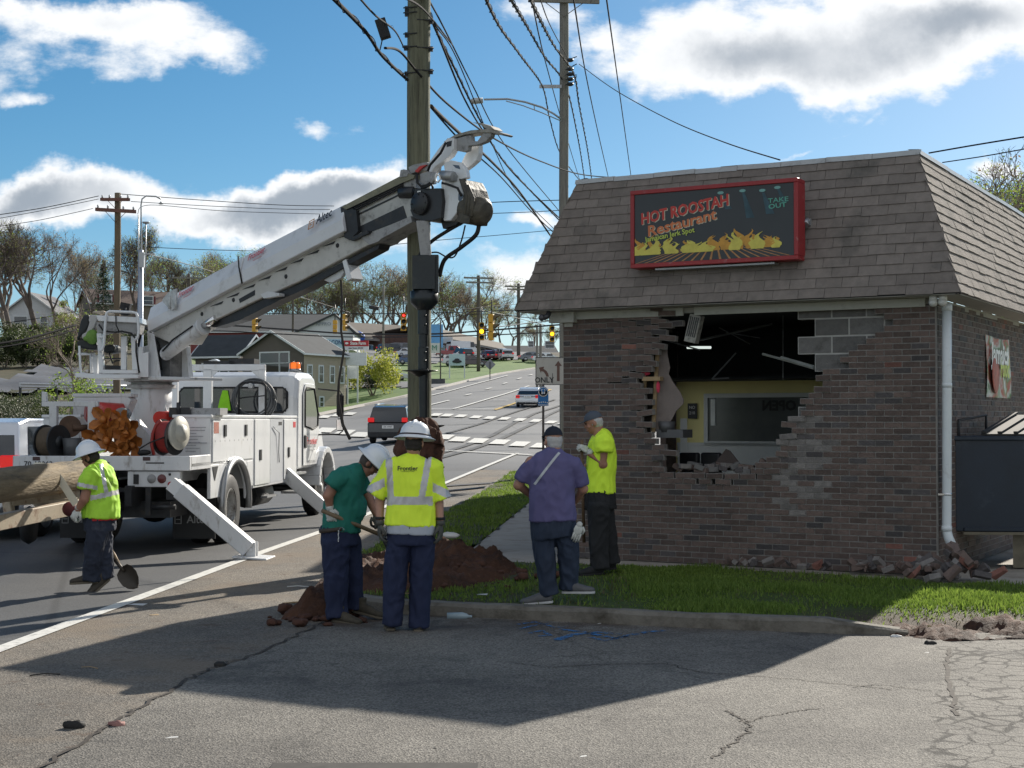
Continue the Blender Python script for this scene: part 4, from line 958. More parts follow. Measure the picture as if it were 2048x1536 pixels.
def body_side(xo,s):
 def B(mb,x0,x1,*r):a,b=(xo-s*x0,xo-s*x1);mb.bx(min(a,b),max(a,b),*r)
 mb=T();B(mb,0,.53,.92,3.35,1.20,1.87);B(mb,0,.53,3.35,6.42,.76,1.87)
 B(mb,.0,.05,.92,1.42,.72,1.2);B(mb,0,.05,2.98,3.35,.8,1.2);B(mb,.48,.53,.92,3.35,.95,1.2)
 arch=[(2.2+.72*math.cos(t),.62+.60*math.sin(t))for t in[math.pi*i/14 for i in range(15)]]
 P=[(2.98,.8),(2.98,1.21),(1.42,1.21),(1.42,.72)]+[(max(1.42,min(2.98,a)),z)for a,z in arch[::-1]]
 mb.prism([(xo-s*.002,a,z)for a,z in P],(-s*.04,0,0))
 sb=mb.build('service_body',WHT,trk,bevel=.008)
 mb=T();B(mb,-.02,.55,.90,6.44,1.86,1.905);mb.build('top_rail',WHT,sb,bevel=.008)
 mb=T()
 pts=[(xo+s*.03,2.2+.78*math.cos(t),.58+.66*math.sin(t))for t in[math.pi*(-.05+i*1.1/18)for i in range(19)]]
 mb.tube(pts,.05,8);mb.build('wheel_arch',GRY,sb)
 mb=T();mb.mat(0)
 rg=[]
 for(a0,a1,z0,z1)in((.98,3.30,1.23,1.84),(3.40,4.40,.80,1.84),(5.42,6.38,.82,1.84)):
  m2=T();B(m2,-.018,0,a0,a1,z0,z1);d=m2 .build('compartment_door',WHT,sb,bevel=.006)
  m2=T();hs=((1.55,1.68),(2.75,1.68))if a1-a0>2 else(((a0+.28),1.28),)
  for(ha,hz)in hs:B(m2,-.035,-.015,ha,ha+.11,hz-.09,hz+.08)
  m2 .build('latch',DRK,d)
  if a1-a0>2:
   m2=T();B(m2,-.021,-.018,1.02,1.28,1.64,1.80);m2 .build('decal',mat('warning_decal',(.35,.12,.08),.6,var=.7,vs=30),d)
   m2=T()
   for k in range(9):m2 .lathe([(0,.004),(.018,0)],(xo+s*.018,1.1+k*.26,1.53),(s,0,0),8)
   m2 .build('rivet',GRY,d)
  if a0>5:
   m2=T();B(m2,-.021,-.018,6.1,6.3,1.7,1.8);m2 .build('decal',TXR,d);m2=T();B(m2,-.021,-.018,5.55,5.9,.9,.99);m2 .build('number_decal',mat('grey_decal',(.2,.2,.2),.6,var=.8,vs=30),d)
 mb=T();B(mb,-.004,.0,4.47,5.36,.8,1.84);rc=mb.build('recessed_panel',mat('panel_grey_white',(.50,.52,.55),.45,var=.06,vs=3,dirt=((.3,.3,.3),.2,6)),sb)
 mb=T();mb.tube([(xo+s*.02,4.6,1.72),(xo+s*.04,4.95,1.62),(xo+s*.02,5.0,1.3),(xo+s*.02,5.05,1.12)],.008,6);mb.build('rod',GRY,rc)
 mb=T();B(mb,-.006,0,5.05,5.3,1.74,1.8);mb.build('decal',TXB,rc)
 mb=T();B(mb,-.004,0,1.05,1.35,0,0);
 m2=T();m2 .prism([(xo+s*.006,1.0,1.17),(xo+s*.006,1.30,1.17),(xo+s*.006,1.13,.96)],(s*.002,0,0));m2 .build('triangle_mark',TXB,sb)
 return sb
sb=body_side(0,1);body_side(-2.42,-1)
mb=T()
for k in range(9):mb.bx(-.36,-.36+random.uniform(.15,.3),.914,.918,1.72-k*.042,1.732-k*.042)
mb.bx(-.45,-.05,.912,.916,1.50,1.515)
mb.build('stencilled_lines',mat('faint_grey_stencil',(.38,.39,.42),.6,var=.3,vs=30),trk)
mb=T();mb.bx(-.5,-.05,4.5,5.2,.55,.58);mb.bx(-.5,-.45,4.5,5.2,.55,.8);mb.bx(-.3,.03,6.55,7.15,.52,.56);mb.bx(-.3,.03,6.55,7.15,.86,.90);mb.build('step',GRY,trk)
cab0=[(6.62,.95),(6.62,2.25),(6.72,2.62),(6.95,2.70),(7.9,2.72),(8.15,2.66),(8.55,1.90),(8.60,1.55),(8.60,.95)]
def prof_loft(mb,prof,xs):
 vs=[];n=len(prof);ca=sum(p[0]for p in prof)/n;cz=sum(p[1]for p in prof)/n
 for x,k in xs:
  for a,z in prof:
   kk=k if z>1.9 else k*.3
   vs.append((x,a+(ca-a)*kk*.3,z-(z-1.9)*kk*.4 if z>1.9 else z))
 fs=[(i*n+j,i*n+(j+1)%n,(i+1)*n+(j+1)%n,(i+1)*n+j)for i in range(len(xs)-1)for j in range(n)]
 fs+=[tuple(range(n))[::-1],tuple((len(xs)-1)*n+j for j in range(n))]
 mb.add(vs,fs)
mb=T();prof_loft(mb,cab0,[(-2.3,.25),(-2.22,.06),(-2.1,0),(-.22,0),(-.10,.06),(-.02,.25)])
cab=mb.build('cab',WHT,trk,bevel=.04,seg=3)
mb=T()
prof_loft(mb,[(8.55,1.0),(8.55,1.86),(9.6,1.78),(10.4,1.60),(10.62,1.3),(10.62,.75),(9.4,.9)],[(-1.95,.1),(-1.8,0),(-.5,0),(-.35,.1)]);mb.build('hood',WHT,cab,bevel=.04,seg=2)
mb=T()
for xo,s in((-.02,1),(-2.3,-1)):
 mb=T()
 pts=[(8.9+.80*math.cos(t),.60+.72*math.sin(t))for t in[math.pi*i/12 for i in range(13)]];inn=[(8.9+.64*math.cos(t),.60+.60*math.sin(t))for t in[math.pi*i/12 for i in range(13)]]
 P=pts+inn[::-1]
 for i in range(12):
  mb.prism([(xo+s*.10,*pts[i]),(xo+s*.10,*pts[i+1]),(xo+s*.10,*inn[i+1]),(xo+s*.10,*inn[i])],(-s*.42,0,0))
 mb.build('front_fender',WHT,cab,bevel=.02,seg=2)
mb=T();mb.bx(-2.4,0.05,10.62,10.8,.45,.8);mb.build('front_bumper',CHR,cab,bevel=.03)
dp_=[(7.02,1.0),(7.02,2.30),(7.2,2.50),(7.95,2.50),(8.38,1.95),(8.42,1.0)]
mb=T();mb.prism([(-.008,a,z)for a,z in dp_],(.012,0,0));door=mb.build('cab_door',WHT,cab,bevel=.01)
mb=T();mb.prism([(.006,a,z)for a,z in((7.12,1.72),(7.12,2.36),(7.26,2.43),(7.92,2.42),(8.28,1.95),(8.26,1.72),(7.8,1.66))],(.004,0,0));dw=mb.build('window',GLS,door)
mb=T();mb.tube([(.014,a,z)for a,z in((7.12,1.72),(7.12,2.36),(7.26,2.43),(7.92,2.42),(8.28,1.95),(8.26,1.72),(7.8,1.66),(7.12,1.72))],.014,6);mb.build('seal',BLK,dw)
mb=T();mb.bx(.004,.03,7.08,7.24,1.32,1.56);mb.build('handle',BLK,door,bevel=.02)
mb=MB();SM=frame(TM@Vector((.022,7.80,0)),TF,UP,TR_)
mb.text('Frontier',.19,SM@Matrix.Translation((-.1,1.44,0)),bold=.003,sx=1.5);mb.build('lettering',TXR,door)
mb=MB();mb.text('COMMUNICATIONS',.05,SM@Matrix.Translation((-.1,1.34,0)),sx=1.5).text('frontier.com',.06,SM@Matrix.Translation((-.1,1.28,0)),sx=1.5).text('USDOT 590423',.07,SM@Matrix.Translation((-.1,1.06,0)),sx=1.5);mb.build('small_lettering',TXB,door)
mb=T();mb.bx(-2.3,-.02,6.60,6.625,1.95,2.42);
rw=T();rw.bx(-2.15,-.22,6.598,6.612,1.98,2.40);rwo=rw.build('rear_window',GLS,cab,bevel=.03)
mb=T();z0,z1,x0,x1=1.97,2.41,-2.17,-.20
mb.tube([(x0+.08,6.6,z0),(x1-.08,6.6,z0),(x1,6.6,z0+.08),(x1,6.6,z1-.08),(x1-.08,6.6,z1),(x0+.08,6.6,z1),(x0,6.6,z1-.08),(x0,6.6,z0+.08),(x0+.08,6.6,z0)],.018,6);mb.build('seal',BLK,rwo)
hv=mat('hi_vis_cloth',(.30,.72,.02),.75,var=.15,vs=12)
mb=T();x,z=ta(452,745,6.6)
mb.prism([(x-.14,6.56,2.02),(x+.10,6.56,2.0),(x+.07,6.56,2.2),(x+.04,6.56,2.36),(x-.05,6.56,2.36),(x-.10,6.56,2.2)],(0,.02,0))
tag(mb.build('safety_vest',hv),'lime safety vest hanging at the rear window of the truck cab','vest')
mb=T();mb.bx(-2.05,-.3,8.3,8.34,1.92,2.5);mb.build('windscreen',GLS,cab)
mb=T();x,z=ta(590,745,7.35)
mb.lathe([(0,0),(.115,0),(.115,.045),(.10,.05)],(x,7.35,2.72),n=20);bc=mb.build('beacon',GRY,trk)
mb=T();mb.lathe([(.098,.05),(.098,.14),(.08,.17),(0,.175)],(x,7.35,2.72),n=20);mb.build('lens',mat('orange_beacon_lens',(.85,.16,.01),.2,var=.1,emit=((1,.2,.02),.35)),bc)
mb=T()
for k in range(6):th=k*math.pi/3;mb.tube([(x+.12*math.cos(th),7.35+.12*math.sin(th),2.74),(x+.12*math.cos(th),7.35+.12*math.sin(th),2.88),(x,7.35,2.91)],.005,5)
mb.build('guard',DRK,bc)
for s,xo in((1,0.0),(-1,-2.32)):
 mb=T();mb.tube([(xo,8.30,2.42),(xo+s*.42,8.34,2.38),(xo+s*.47,8.35,2.3),(xo+s*.47,8.35,1.62),(xo+s*.40,8.34,1.56),(xo,8.35,1.55)],.014,8);mr_=mb.build('mirror_bracket',BLK,cab)
 mb=T();mb.bx(min(xo+s*.36,xo+s*.50),max(xo+s*.36,xo+s*.50),8.27,8.33,1.90,2.32);mb.bx(min(xo+s*.36,xo+s*.50),max(xo+s*.36,xo+s*.50),8.27,8.33,1.62,1.86);mm=mb.build('mirror',BLK,cab,bevel=.03)
 mb=T();mb.bx(min(xo+s*.375,xo+s*.485),max(xo+s*.375,xo+s*.485),8.262,8.268,1.64,1.84);mb.build('mirror_glass',CHR,cab)
x1_,_=ta(525,740,5.9);x0_,_=ta(413,740,5.9);xl_,_=ta(345,740,5.9)
mb=T();mb.bx(x0_-.05,x0_+.10,5.86,5.96,1.9,2.72);mb.bx(x1_-.06,x1_+.05,5.86,5.96,1.9,2.72);mb.bx(xl_,x1_+.05,5.86,5.96,2.69,2.80);mb.bx(xl_,xl_+.1,5.86,5.96,1.9,2.69)
mb.prism([(x0_+.1,5.87,2.69),(x0_+.22,5.87,2.69),(x0_+.1,5.87,2.58)],(0,.02,0));mb.prism([(x1_-.06,5.87,2.69),(x1_-.2,5.87,2.69),(x1_-.06,5.87,2.56)],(0,.02,0))
mb.build('headache_rack',WHT,trk,bevel=.006)
mb=T();mb.bx(xl_+.55,xl_+1.1,5.9,6.3,2.81,2.86);mb.bx(xl_+1.0,xl_+1.45,5.9,6.3,2.81,2.9);mb.build('work_lamp_tray',DRK,trk)
mb=T()
for dx in(.62,1.1):mb.prism([(xl_+dx,5.95,2.87),(xl_+dx+.12,5.95,2.9),(xl_+dx+.18,5.95,2.86)],(0,.2,0))
mb.build('work_lamp',WHT,trk)
x,z=ta(506,797,5.75)
hz_=empty('hose_coil',TM@Vector((x,5.75,z)),'coil of grey hydraulic hose hung on a black frame behind the cab window','hose')
mb=T()
for k in range(7):
 r=.30+.014*k;ox=.02*math.sin(k*2.1);oz=.015*math.cos(k*1.7)
 mb.tube([(x+ox+r*math.cos(t),5.72+.02*k,z+oz-(k>3)*.02+r*.98*math.sin(t))for t in[2*math.pi*i/28 for i in range(29)]],.016,6)
mb.build('hose',mat('grey_hose',(.07,.075,.08),.5,var=.2),hz_)
a=.235
mb=T();mb.tube([(x-a,5.7,z-.32),(x-a,5.7,z+.22),(x-a+.06,5.7,z+.27),(x+a-.04,5.7,z+.27),(x+a,5.7,z+.22),(x+a,5.7,z-.32)],.018,8);mb.tube([(x-a,5.7,z),(x-a+.12,5.69,z+.02),(x+a,5.7,z+.05)],.012,6);mb.build('hanger_frame',BLK,hz_)
mb=T();mb.tube([(x-.02,5.62,z+.22),(x-.02,5.78,z+.22)],.045,12);mb.tube([(x-.02,5.615,z+.22),(x-.02,5.62,z+.22)],.03,12);mb.build('hose_end',GRY,hz_)
def outrigger(name,x,a,side,reach,ztop,foot=True):
 s=side;top=Vector((x,a,ztop));bot=Vector((x+s*reach,a,.1));d=(bot-top).normalized();p=Vector((0,1,0));n=d.cross(p);hw=.105
 mb=T();o=top-n*hw-p*.12;mb.obox(o,(bot-top)*.97,n*2*hw,p*.22)
 og=mb.build(name,WHD,trk,bevel=.01)
 mb=T();o=top+(bot-top)*.03-n*(hw*.0)-p*.13;mb.obox(top-d*.15-n*.09-p*.09,d*.4,n*.18,p*.18);mb.build('outer_sleeve',WHT,og)
 mb=T();mb.bx(bot.x-.06,bot.x+.06,a-.08,a-.05,.03,.22);mb.bx(bot.x-.06,bot.x+.06,a+.05,a+.08,.03,.22);mb.tube([(bot.x,a-.1,.13),(bot.x,a+.1,.13)],.025,8);mb.build('foot_clevis',WHD,og)
 mb=T();mb.box((bot.x+s*.02,a,.025),(.46,.5,.025),Matrix.Rotation(R(4)*s,3,'Y'));mb.build('foot_pad',WHD,og,bevel=.006)
outrigger('outrigger',-.06,-.30,1,.97,.90);outrigger('outrigger',-.12,5.75,1,1.02,.98);outrigger('outrigger',-2.26,-.30,-1,.98,.98);outrigger('outrigger',-2.3,5.75,-1,1.0,.98)
PX,PA=-1.2,2.0
mb=T();mb.tube([(PX,PA,1.0),(PX,PA,2.32)],.30,28);mb.prism([(PX-.5,PA-.31,1.24),(PX-.28,PA-.31,1.24),(PX-.28,PA-.31,2.0)],(0,.03,0));mb.prism([(PX+.28,PA-.25,1.24),(PX+.62,PA-.25,1.24),(PX+.28,PA-.25,2.05)],(0,.03,0));mb.bx(PX-.55,PX+.55,PA-.45,PA+.5,1.1,1.3);mb.build('pedestal',WHD,trk,bevel=.006)
mb=T();mb.lathe([(.0,0),(.36,0),(.36,.05),(.30,.06),(.30,.09),(.40,.10),(.40,.16),(0,.16)],(PX,PA,2.30),n=36,smooth=False);mb.build('turntable',WHG,trk)
B0=at(305,690,22.3);B1=at(850,385,18.9);BU=Vector((B1 .x-B0 .x,B1 .y-B0 .y,0)).normalized();B3=Vector((BU.y,-BU.x,0))
if B3 .y>0:B3=-B3
def bp(px,py,off=0.0):
 d=px_dir(px,py);p0=B0+B3*off;k=(p0 .x*B3 .x+p0 .y*B3 .y)/(d.x*B3 .x+d.y*B3 .y);return Vector((d.x*k,d.y*k,CAMZ+d.z*k))
def bprism(mb,P,o0,o1):
 mb.prism([bp(x,y,o1)for x,y in P],B3*(o0-o1));return mb
Z5=lambda L_:[(660+.2605*x,220+.2604*y)for x,y in L_]
Z9=lambda L_:[(400+.2051*x,480+.205*y)for x,y in L_]
mb=MB()
bprism(mb,[(294,662),(342,668),(348,700),(340,757),(298,757)],-.27,-.24);bprism(mb,[(294,664),(306,668),(314,716),(320,757),(298,757)],.25,.28)
bprism(mb,[(357,699),(372,692),(379,757),(346,757),(352,725)],-.24,-.16);bprism(mb,[(268,700),(296,690),(300,757),(268,757)],.20,.24)
bprism(mb,[(262,752),(380,754),(380,760),(262,760)],-.3,.3)
tu=mb.build('turret',WHD,trk,bevel=.006)
mb=MB();bprism(mb,[(300,672),(340,672),(340,757),(300,757)],-.24,.06);mb.build('turret_core',mat('greasy_grey',(.16,.155,.15),.5,var=.5,vs=7,dirt=((.02,.02,.02),.5,6)),tu)
mb=MB()
for k in range(3):o=-.1+.1*k;mb.tube([bp(275,700,o),bp(284,655,o),bp(298,660,o),bp(318,690,o),bp(322,740,o)],.02,7)
mb.build('turret_hose',BLK,tu)
sh=[(290,614),(477,513.5),(679.5,407),(688,463),(482,567),(296,664)]
mb=MB();o1,o0=.24,-.24
vs=[]
def shell(mb,x0,x1):
 A,B=Vector(bp(*x0[0],o1)),Vector(bp(*x1[0],o1));C,D=Vector(bp(*x0[1],o1)),Vector(bp(*x1[1],o1))
 for P,Q in((A,C),):pass
 pr=[]
 for tp,bt in((A,C),(B,D)):
  up=tp-bt;pr.append([bt,bt+up*.42,bt+up*1.0-B3*.10,bt+up*1.0-B3*.38,bt+up*.42-B3*.48,bt-B3*.48])
 n=6;mb.add(pr[0]+pr[1],[(j,(j+1)%n,n+(j+1)%n,n+j)for j in range(n)]+[tuple(range(n))[::-1],tuple(range(n,2*n))])
shell(mb,((290,614),(296,664)),((476,512),(482,566)));mb.mat(0)
shell(mb,((478,511),(484,567)),((680,406),(688,462)))
BW=mat('boom_white',(.66,.67,.69),.42,var=.06,vs=2,dirt=((.42,.41,.40),.25,3),coat=.2)
bm=mb.build('lower_boom',BW,trk,bevel=.012,seg=2)
mb=MB();mb.tube([bp(476.5,512,.245),bp(478,535,.25),bp(484,567,.25)],.012,6);mb.build('shell_joint',BLK,bm)
mb=MB();bprism(mb,[(300,668),(345,688),(372,688),(388,662),(430,640),(520,597),(600,562),(664,528),(740,488),(722,470),(690,462),(482,570)],-.15,.15)
bs_=mb.build('box_section',mat('boom_cream',(.50,.49,.46),.5,var=.12,vs=3,dirt=((.2,.19,.17),.35,5)),bm,bevel=.01)
mb=MB()
for i in range(9):
 x=420+i*32;y=640-(x-420)*.535-30
 mb.prism([bp(x,y+3,.16),bp(x+26,y-8,.16),bp(x+22,y-2,.16)],B3*-.03)
for x,y in((467,600),(404,628),(675,491),(572,553)):mb.lathe([(0,.004),(.03,.004),(.032,0)],bp(x,y,.15),B3,12)
mb.prism([bp(478,598,.152),bp(510,580,.152),bp(510,590,.152),bp(480,606,.152)],B3*.004)
mb.build('black_recess_patch',TXB,bs_)  # black shapes laid on the box side in place of cut recesses
mb=MB();bprism(mb,[(408,650),(520,602),(600,567),(690,522),(760,488),(756,498),(690,533),(610,578),(560,600),(480,640),(430,655)],-.10,.10);mb.build('dark_underside_strip',DRK,bm)  # dark strip following the underside line of the boom
mb=MB();bprism(mb,Z9([(590,530),(660,500),(770,520),(770,545),(620,570)]),-.2,.2);mb.build('rest_pad',WHD,bm)
mb=MB();bprism(mb,Z9([(1110,350),(1380,190),(1400,320),(1370,370),(1290,415),(1250,410)]),.0,.06);jb=mb.build('auger_stow_bracket',WHD,bm,bevel=.005)
mb=MB();bprism(mb,Z9([(1385,205),(1420,185),(1480,375),(1435,400)]),-.1,.12);mb.build('bracket_plate',WHT,jb,bevel=.005)
mb=MB();mb.tube([bp(*Z9([(1375,390)])[0],0),bp(684,600,0),bp(682,660,0),bp(688,700,0),bp(678,760,0),bp(676,800,0),bp(686,850,.0),bp(700,878,0)],[.016]*5+[.02,.022,.022],7)
tag(mb.build('hanging_rope',WIREG),'thick dark rope hanging from the bracket under the truck boom','rope')
e1=(bp(679,430,.25)-bp(300,640,.25)).normalized();e2=B3 .cross(e1).normalized();e2=e2 if e2 .z>0 else-e2
cen=Vector(bp(480,540,.25))
def btext(t,px,py,size,m,nm='lettering',off=.252,tilt=None,**k):
 p=bp(px,py,off);mb=MB();mb.text(t,size,frame(p,e1,e2,B3),**k);return mb.build(nm,m,bm)
ch=(-(B3*.10)+e2*.215).normalized()
def ctext(t,px,py,size,m,lift=.012,nm='lettering',**k):
 n=e1 .cross(ch).normalized();n=n if n.y<0 else-n
 p=bp(px,py,.19)+n*(lift+.01);mb=MB();mb.text(t,size,frame(p,e1,ch,n),**k);return mb.build(nm,m,bm)
ctext('Altec',651,434,.20,TXB,bold=.004,sx=.72);ctext('Frontier',515,509,.145,TXR,shear=.1,sx=.74,bold=.002);ctext('Frontier',374,584,.14,TXR,shear=.1,sx=.74,bold=.002)
ctext('communications',517,518,.035,TXR,sx=.8);ctext('communications',376,593,.035,TXR,sx=.8)
mb=MB();c=bp(622,449,.25)
for q in((-.05,-.07,.05,-.055),(-.05,.06,.06,.075),(-.05,-.07,-.035,.075),(.045,-.07,.06,.075),(-.02,-.01,.03,.0),(-.02,.03,.03,.04),(-.02,-.04,-.01,.04)):
 mb.obox(c+e1*q[0]+ch*q[1],e1*(q[2]-q[0]),ch*(q[3]-q[1]),B3*.002)
mb.build('logo',mat('logo_orange',(.5,.22,.06),.5),bm)
mb=MB();c=(371.0,0)
bprism(mb,[(336,585),(352,577),(352,612),(344,621),(334,613),(326,604),(324,600)],.25,.275);mb.tube([bp(339,592,.285),bp(339,618,.285)],.02,8);mb.tube([bp(351,590,.285),bp(351,620,.285)],.02,8);mb.build('pendulum_gauge',mat('gauge_grey',(.48,.5,.5),.5,var=.3,vs=20),bm)
IB=mat('inner_boom_grey',(.42,.42,.40),.5,var=.2,vs=3,stretch=(1,1,1),dirt=((.07,.065,.055),.45,5))
mb=MB();bprism(mb,Z5([(80,750),(560,560),(610,560),(660,640),(640,850),(380,990),(110,950)]),-.13,.13)
ib=mb.build('inner_boom',IB,bm,bevel=.01)
mb=MB();bprism(mb,Z5([(85,745),(530,512),(600,490),(650,500),(640,525),(560,556),(120,768)]),-.17,.17);mb.build('top_rail',mat('boom_rail_olive',(.20,.19,.13),.6,var=.25,vs=6),ib)
mb=MB();bprism(mb,Z5([(230,975),(330,940),(620,815),(628,860),(392,988),(370,1010),(300,1035)]),-.18,.18);mb.build('bottom_rail',WHG,ib)
mb=MB();bprism(mb,Z5([(205,800),(540,640),(545,650),(210,812)]),.13,.138);bprism(mb,Z5([(225,895),(560,735),(590,830),(250,960)]),.13,.138);mb.build('dark_side_band',DRK,ib)  # two dark bands set just proud of the inner boom side
mb=MB();bprism(mb,Z5([(80,745),(130,770),(165,760),(200,770),(215,930),(150,1000),(110,980)]),-.19,.19);bprism(mb,Z5([(150,985),(280,925),(300,945),(165,1005)]),.1,.22);mb.build('wear_collar',DRK,bm)
mb=MB()
for i in range(3):mb.tube([bp(*Z5([(120,770+i*18)])[0],.16),bp(*Z5([(560,560+i*16)])[0],.16)],.012,5)
mb.build('boom_hose',BLK,ib)
mb=MB();a,b=bp(333,707,.16),bp(403,655,.16);mb.tube([a,b],.10,20);mb.tube([b,b+(b-a).normalized()*.05],.12,20);mb.ell(a,(.1,.1,.1));lc=mb.build('lift_cylinder',WHD,trk)
mb=MB();mb.tube([b,bp(432,636,.16)],.05,12);mb.build('piston_rod',CHR,lc)
mb=MB();mb.tube([bp(325,702,.27),bp(345,680,.27),bp(385,652,.27)],.012,6);mb.tube([bp(310,690,.2),bp(318,712,.2),bp(312,740,.1)],.02,6);mb.build('hydraulic_line',BLK,lc)
tip=empty('x',(0,0,0),None,None);bpy.data.objects.remove(tip)
mb=MB();bprism(mb,Z5([(650,605),(850,600),(862,700),(850,830),(780,852),(700,848),(640,830),(615,770),(640,700)]),-.16,.2)
c=bp(*Z5([(700,720)])[0],.2);mb.lathe([(0,.05),(.14,.05),(.145,.03),(.145,0)],c,B3,20)
for k in range(8):th=k*math.pi/4;mb.ell(c+B3*.052+Vector((0,0,1))*math.sin(th)*.115+BU*math.cos(th)*.115,(.012,.012,.012),6,4)
mb.tube([bp(*Z5([(550,635)])[0],.1),bp(*Z5([(660,635)])[0],.1)],.085,14);bprism(mb,Z5([(600,660),(660,660),(640,850),(600,780)]),-.1,.12)
gb=mb.build('winch_gearbox',mat('gearbox_black',(.022,.023,.026),.4,.1,var=.3,vs=8),trk,bevel=.006)
mb=MB();c=bp(*Z5([(672,622)])[0],.21);mb.obox(c,BU*.055,(0,0,-.06),B3*.004);mb.build('label_plate',TXW,gb)
mb=MB();bprism(mb,Z5([(870,410),(930,385),(990,400),(1040,460),(1050,520),(1000,535),(1010,600),(1025,640),(1020,700),(980,780),(925,850),(870,852),(858,700),(850,560),(880,480)]),.06,.14)
tp_=mb.build('tip_plate',WHT,trk,bevel=.008)
mb=MB();bprism(mb,Z5([(880,470),(940,480),(960,500),(950,540),(900,550),(870,540)]),.14,.2);mb.tube([bp(*Z5([(860,500)])[0],.2),bp(*Z5([(950,510)])[0],.2)],.06,12);mb.build('pivot_boss',GRY,tp_)
mb=MB();bprism(mb,Z5([(985,640),(1010,635),(1025,660),(1000,710),(985,690)]),.141,.144);bprism(mb,Z5([(940,420),(990,425),(1000,455),(965,445)]),.141,.144);mb.build('decal',mat('decal_blue_grey',(.1,.14,.2),.5),tp_)
mb=MB();bprism(mb,Z5([(600,440),(640,420),(740,400),(770,420),(760,470),(700,460),(620,490)]),-.1,.12);bprism(mb,Z5([(690,490),(760,470),(780,560),(720,575),(690,550)]),.1,.2);bprism(mb,Z5([(765,560),(790,475),(820,480),(800,530),(780,565)]),.2,.24);bprism(mb,Z5([(540,460),(565,455),(600,485),(590,510),(530,520)]),-.1,.18)
bprism(mb,Z5([(600,520),(650,520),(660,600),(560,600),(545,560)]),-.12,.14)
mb.build('tip_bracket',WHG,tp_,bevel=.004)
mb=MB()
for P in(((665,490),(672,560),(700,585),(740,580),(770,560)),((790,600),(780,570),(740,590),(700,600)),((860,560),(900,570),(980,600),(1010,660)),((750,470),(770,420),(850,330),(890,250))):
 mb.tube([bp(*q,.24)for q in Z5(P)],.016,6)
mb.build('tip_hose',BLK,tp_)
mb=MB();pts=[bp(*q,.26)for q in Z5([(815,490),(840,505),(848,530),(830,555),(812,545),(810,510),(815,490)])];mb.tube(pts,.011,6);mb.build('shackle',TXW,tp_)
mb=MB();bprism(mb,Z5([(650,470),(690,430),(740,420),(700,450),(670,480)]),.12,.15);mb.build('red_tab',RED,tp_)
mb=MB();bprism(mb,Z5([(850,850),(1000,850),(965,882),(868,912)]),-.05,.05);mb.build('hook_plate',DRK,tp_)
WC=mat('weathered_winch_cover',(.085,.075,.055),.6,var=.5,vs=7,bump=.5,bs=14,dirt=((.035,.03,.025),.5,6))
mb=MB();bprism(mb,Z5([(985,525),(1030,535),(1065,600),(1085,670),(1085,780),(1065,870),(1010,870),(960,850),(1010,750),(1025,640)]),-.2,.16)
c=bp(*Z5([(1130,775)])[0],0);ax=(bp(*Z5([(1210,790)])[0],0)-bp(*Z5([(1060,760)])[0],0)).normalized();mb.lathe([(.0,-.20),(.16,-.2),(.175,-.12),(.15,-.02),(.185,.02),(.175,.10),(.13,.15),(.05,.16),(0,.165)],c,ax,22)
for k in range(3):mb.tube([bp(*Z5([(1010+22*k,540+20*k)])[0],.17),bp(*Z5([(1055+20*k,660+10*k)])[0],.19),bp(*Z5([(1040+22*k,800+10*k)])[0],.17)],.03,8)
mb.build('winch_cover',WC,trk,bevel=.02,seg=2)
mb=MB();bprism(mb,Z5([(745,470),(760,400),(830,300),(900,215),(950,215),(948,300),(920,350),(860,400),(800,440),(775,480)]),.04,.14);pg=mb.build('pole_guide_arm',WHT,trk,bevel=.006)
mb=MB();bprism(mb,Z5([(895,245),(935,235),(930,275),(895,285)]),.141,.144);bprism(mb,Z5([(750,460),(760,400),(860,290),(850,340),(790,430),(765,475)]),.02,.1);mb.build('dark_label',DRK,pg)
mb=MB();bprism(mb,Z5([(1062,285),(1140,262),(1140,330),(1125,385),(1080,425),(1020,470),(990,440),(1030,355),(1056,310)]),-.14,-.05);mb.build('pole_guide_arm',WHT,trk,bevel=.006)
mb=MB();bprism(mb,Z5([(870,243),(960,188),(1080,155),(1200,145),(1290,165),(1335,183),(1320,195),(1240,175),(1140,174),(1030,190),(930,222),(890,244)]),-.09,.10)
bprism(mb,Z5([(1090,94),(1160,100),(1230,122),(1262,150),(1205,150),(1150,112)]),-.3,-.12)
pc=mb.build('pole_guide_claw',mat('worn_claw_steel',(.30,.28,.24),.5,.3,var=.3,vs=10,dirt=((.1,.08,.06),.4,8)),trk,bevel=.005)
mb=MB();bprism(mb,Z5([(905,235),(1050,195),(1080,195),(1085,235),(1130,240),(1180,170),(1240,160),(1235,200),(1190,245),(1130,268),(1060,275),(1055,310),(1020,322),(960,310),(935,270)]),.0,.08);mb.build('claw_link',WHG,pc,bevel=.005)
AX=at(847,560,18.72).x;AY=18.72
def az(py):return at(847,py,AY).z
def aw(w):return w*AY/3000
mb=MB();P=[(832,441),(858,441),(862,512),(842,520)];mb.prism([at(x,y,AY-.08)for x,y in P],(0,.16,0));mb.build('auger_hanger_strut',WHG,trk,bevel=.006)
AM=mat('auger_motor_black',(.018,.023,.026),.35,.2,var=.3,vs=6,dirt=((.06,.06,.05),.25,8))
mb=MB();mb.lathe([(0,az(511)),(.13,az(512)),(.145,az(520)),(.145,az(582)),(.175,az(583)),(.175,az(606)),(.10,az(618)),(.09,az(620)),(0,az(620))],(AX+.01,AY,0),n=24)
mb.bx(AX-.13,AX+.15,AY-.17,AY-.05,az(580),az(514));mb.bx(AX+.1,AX+.19,AY-.1,AY+.1,az(585),az(511))
am=mb.build('auger_motor',AM,trk)
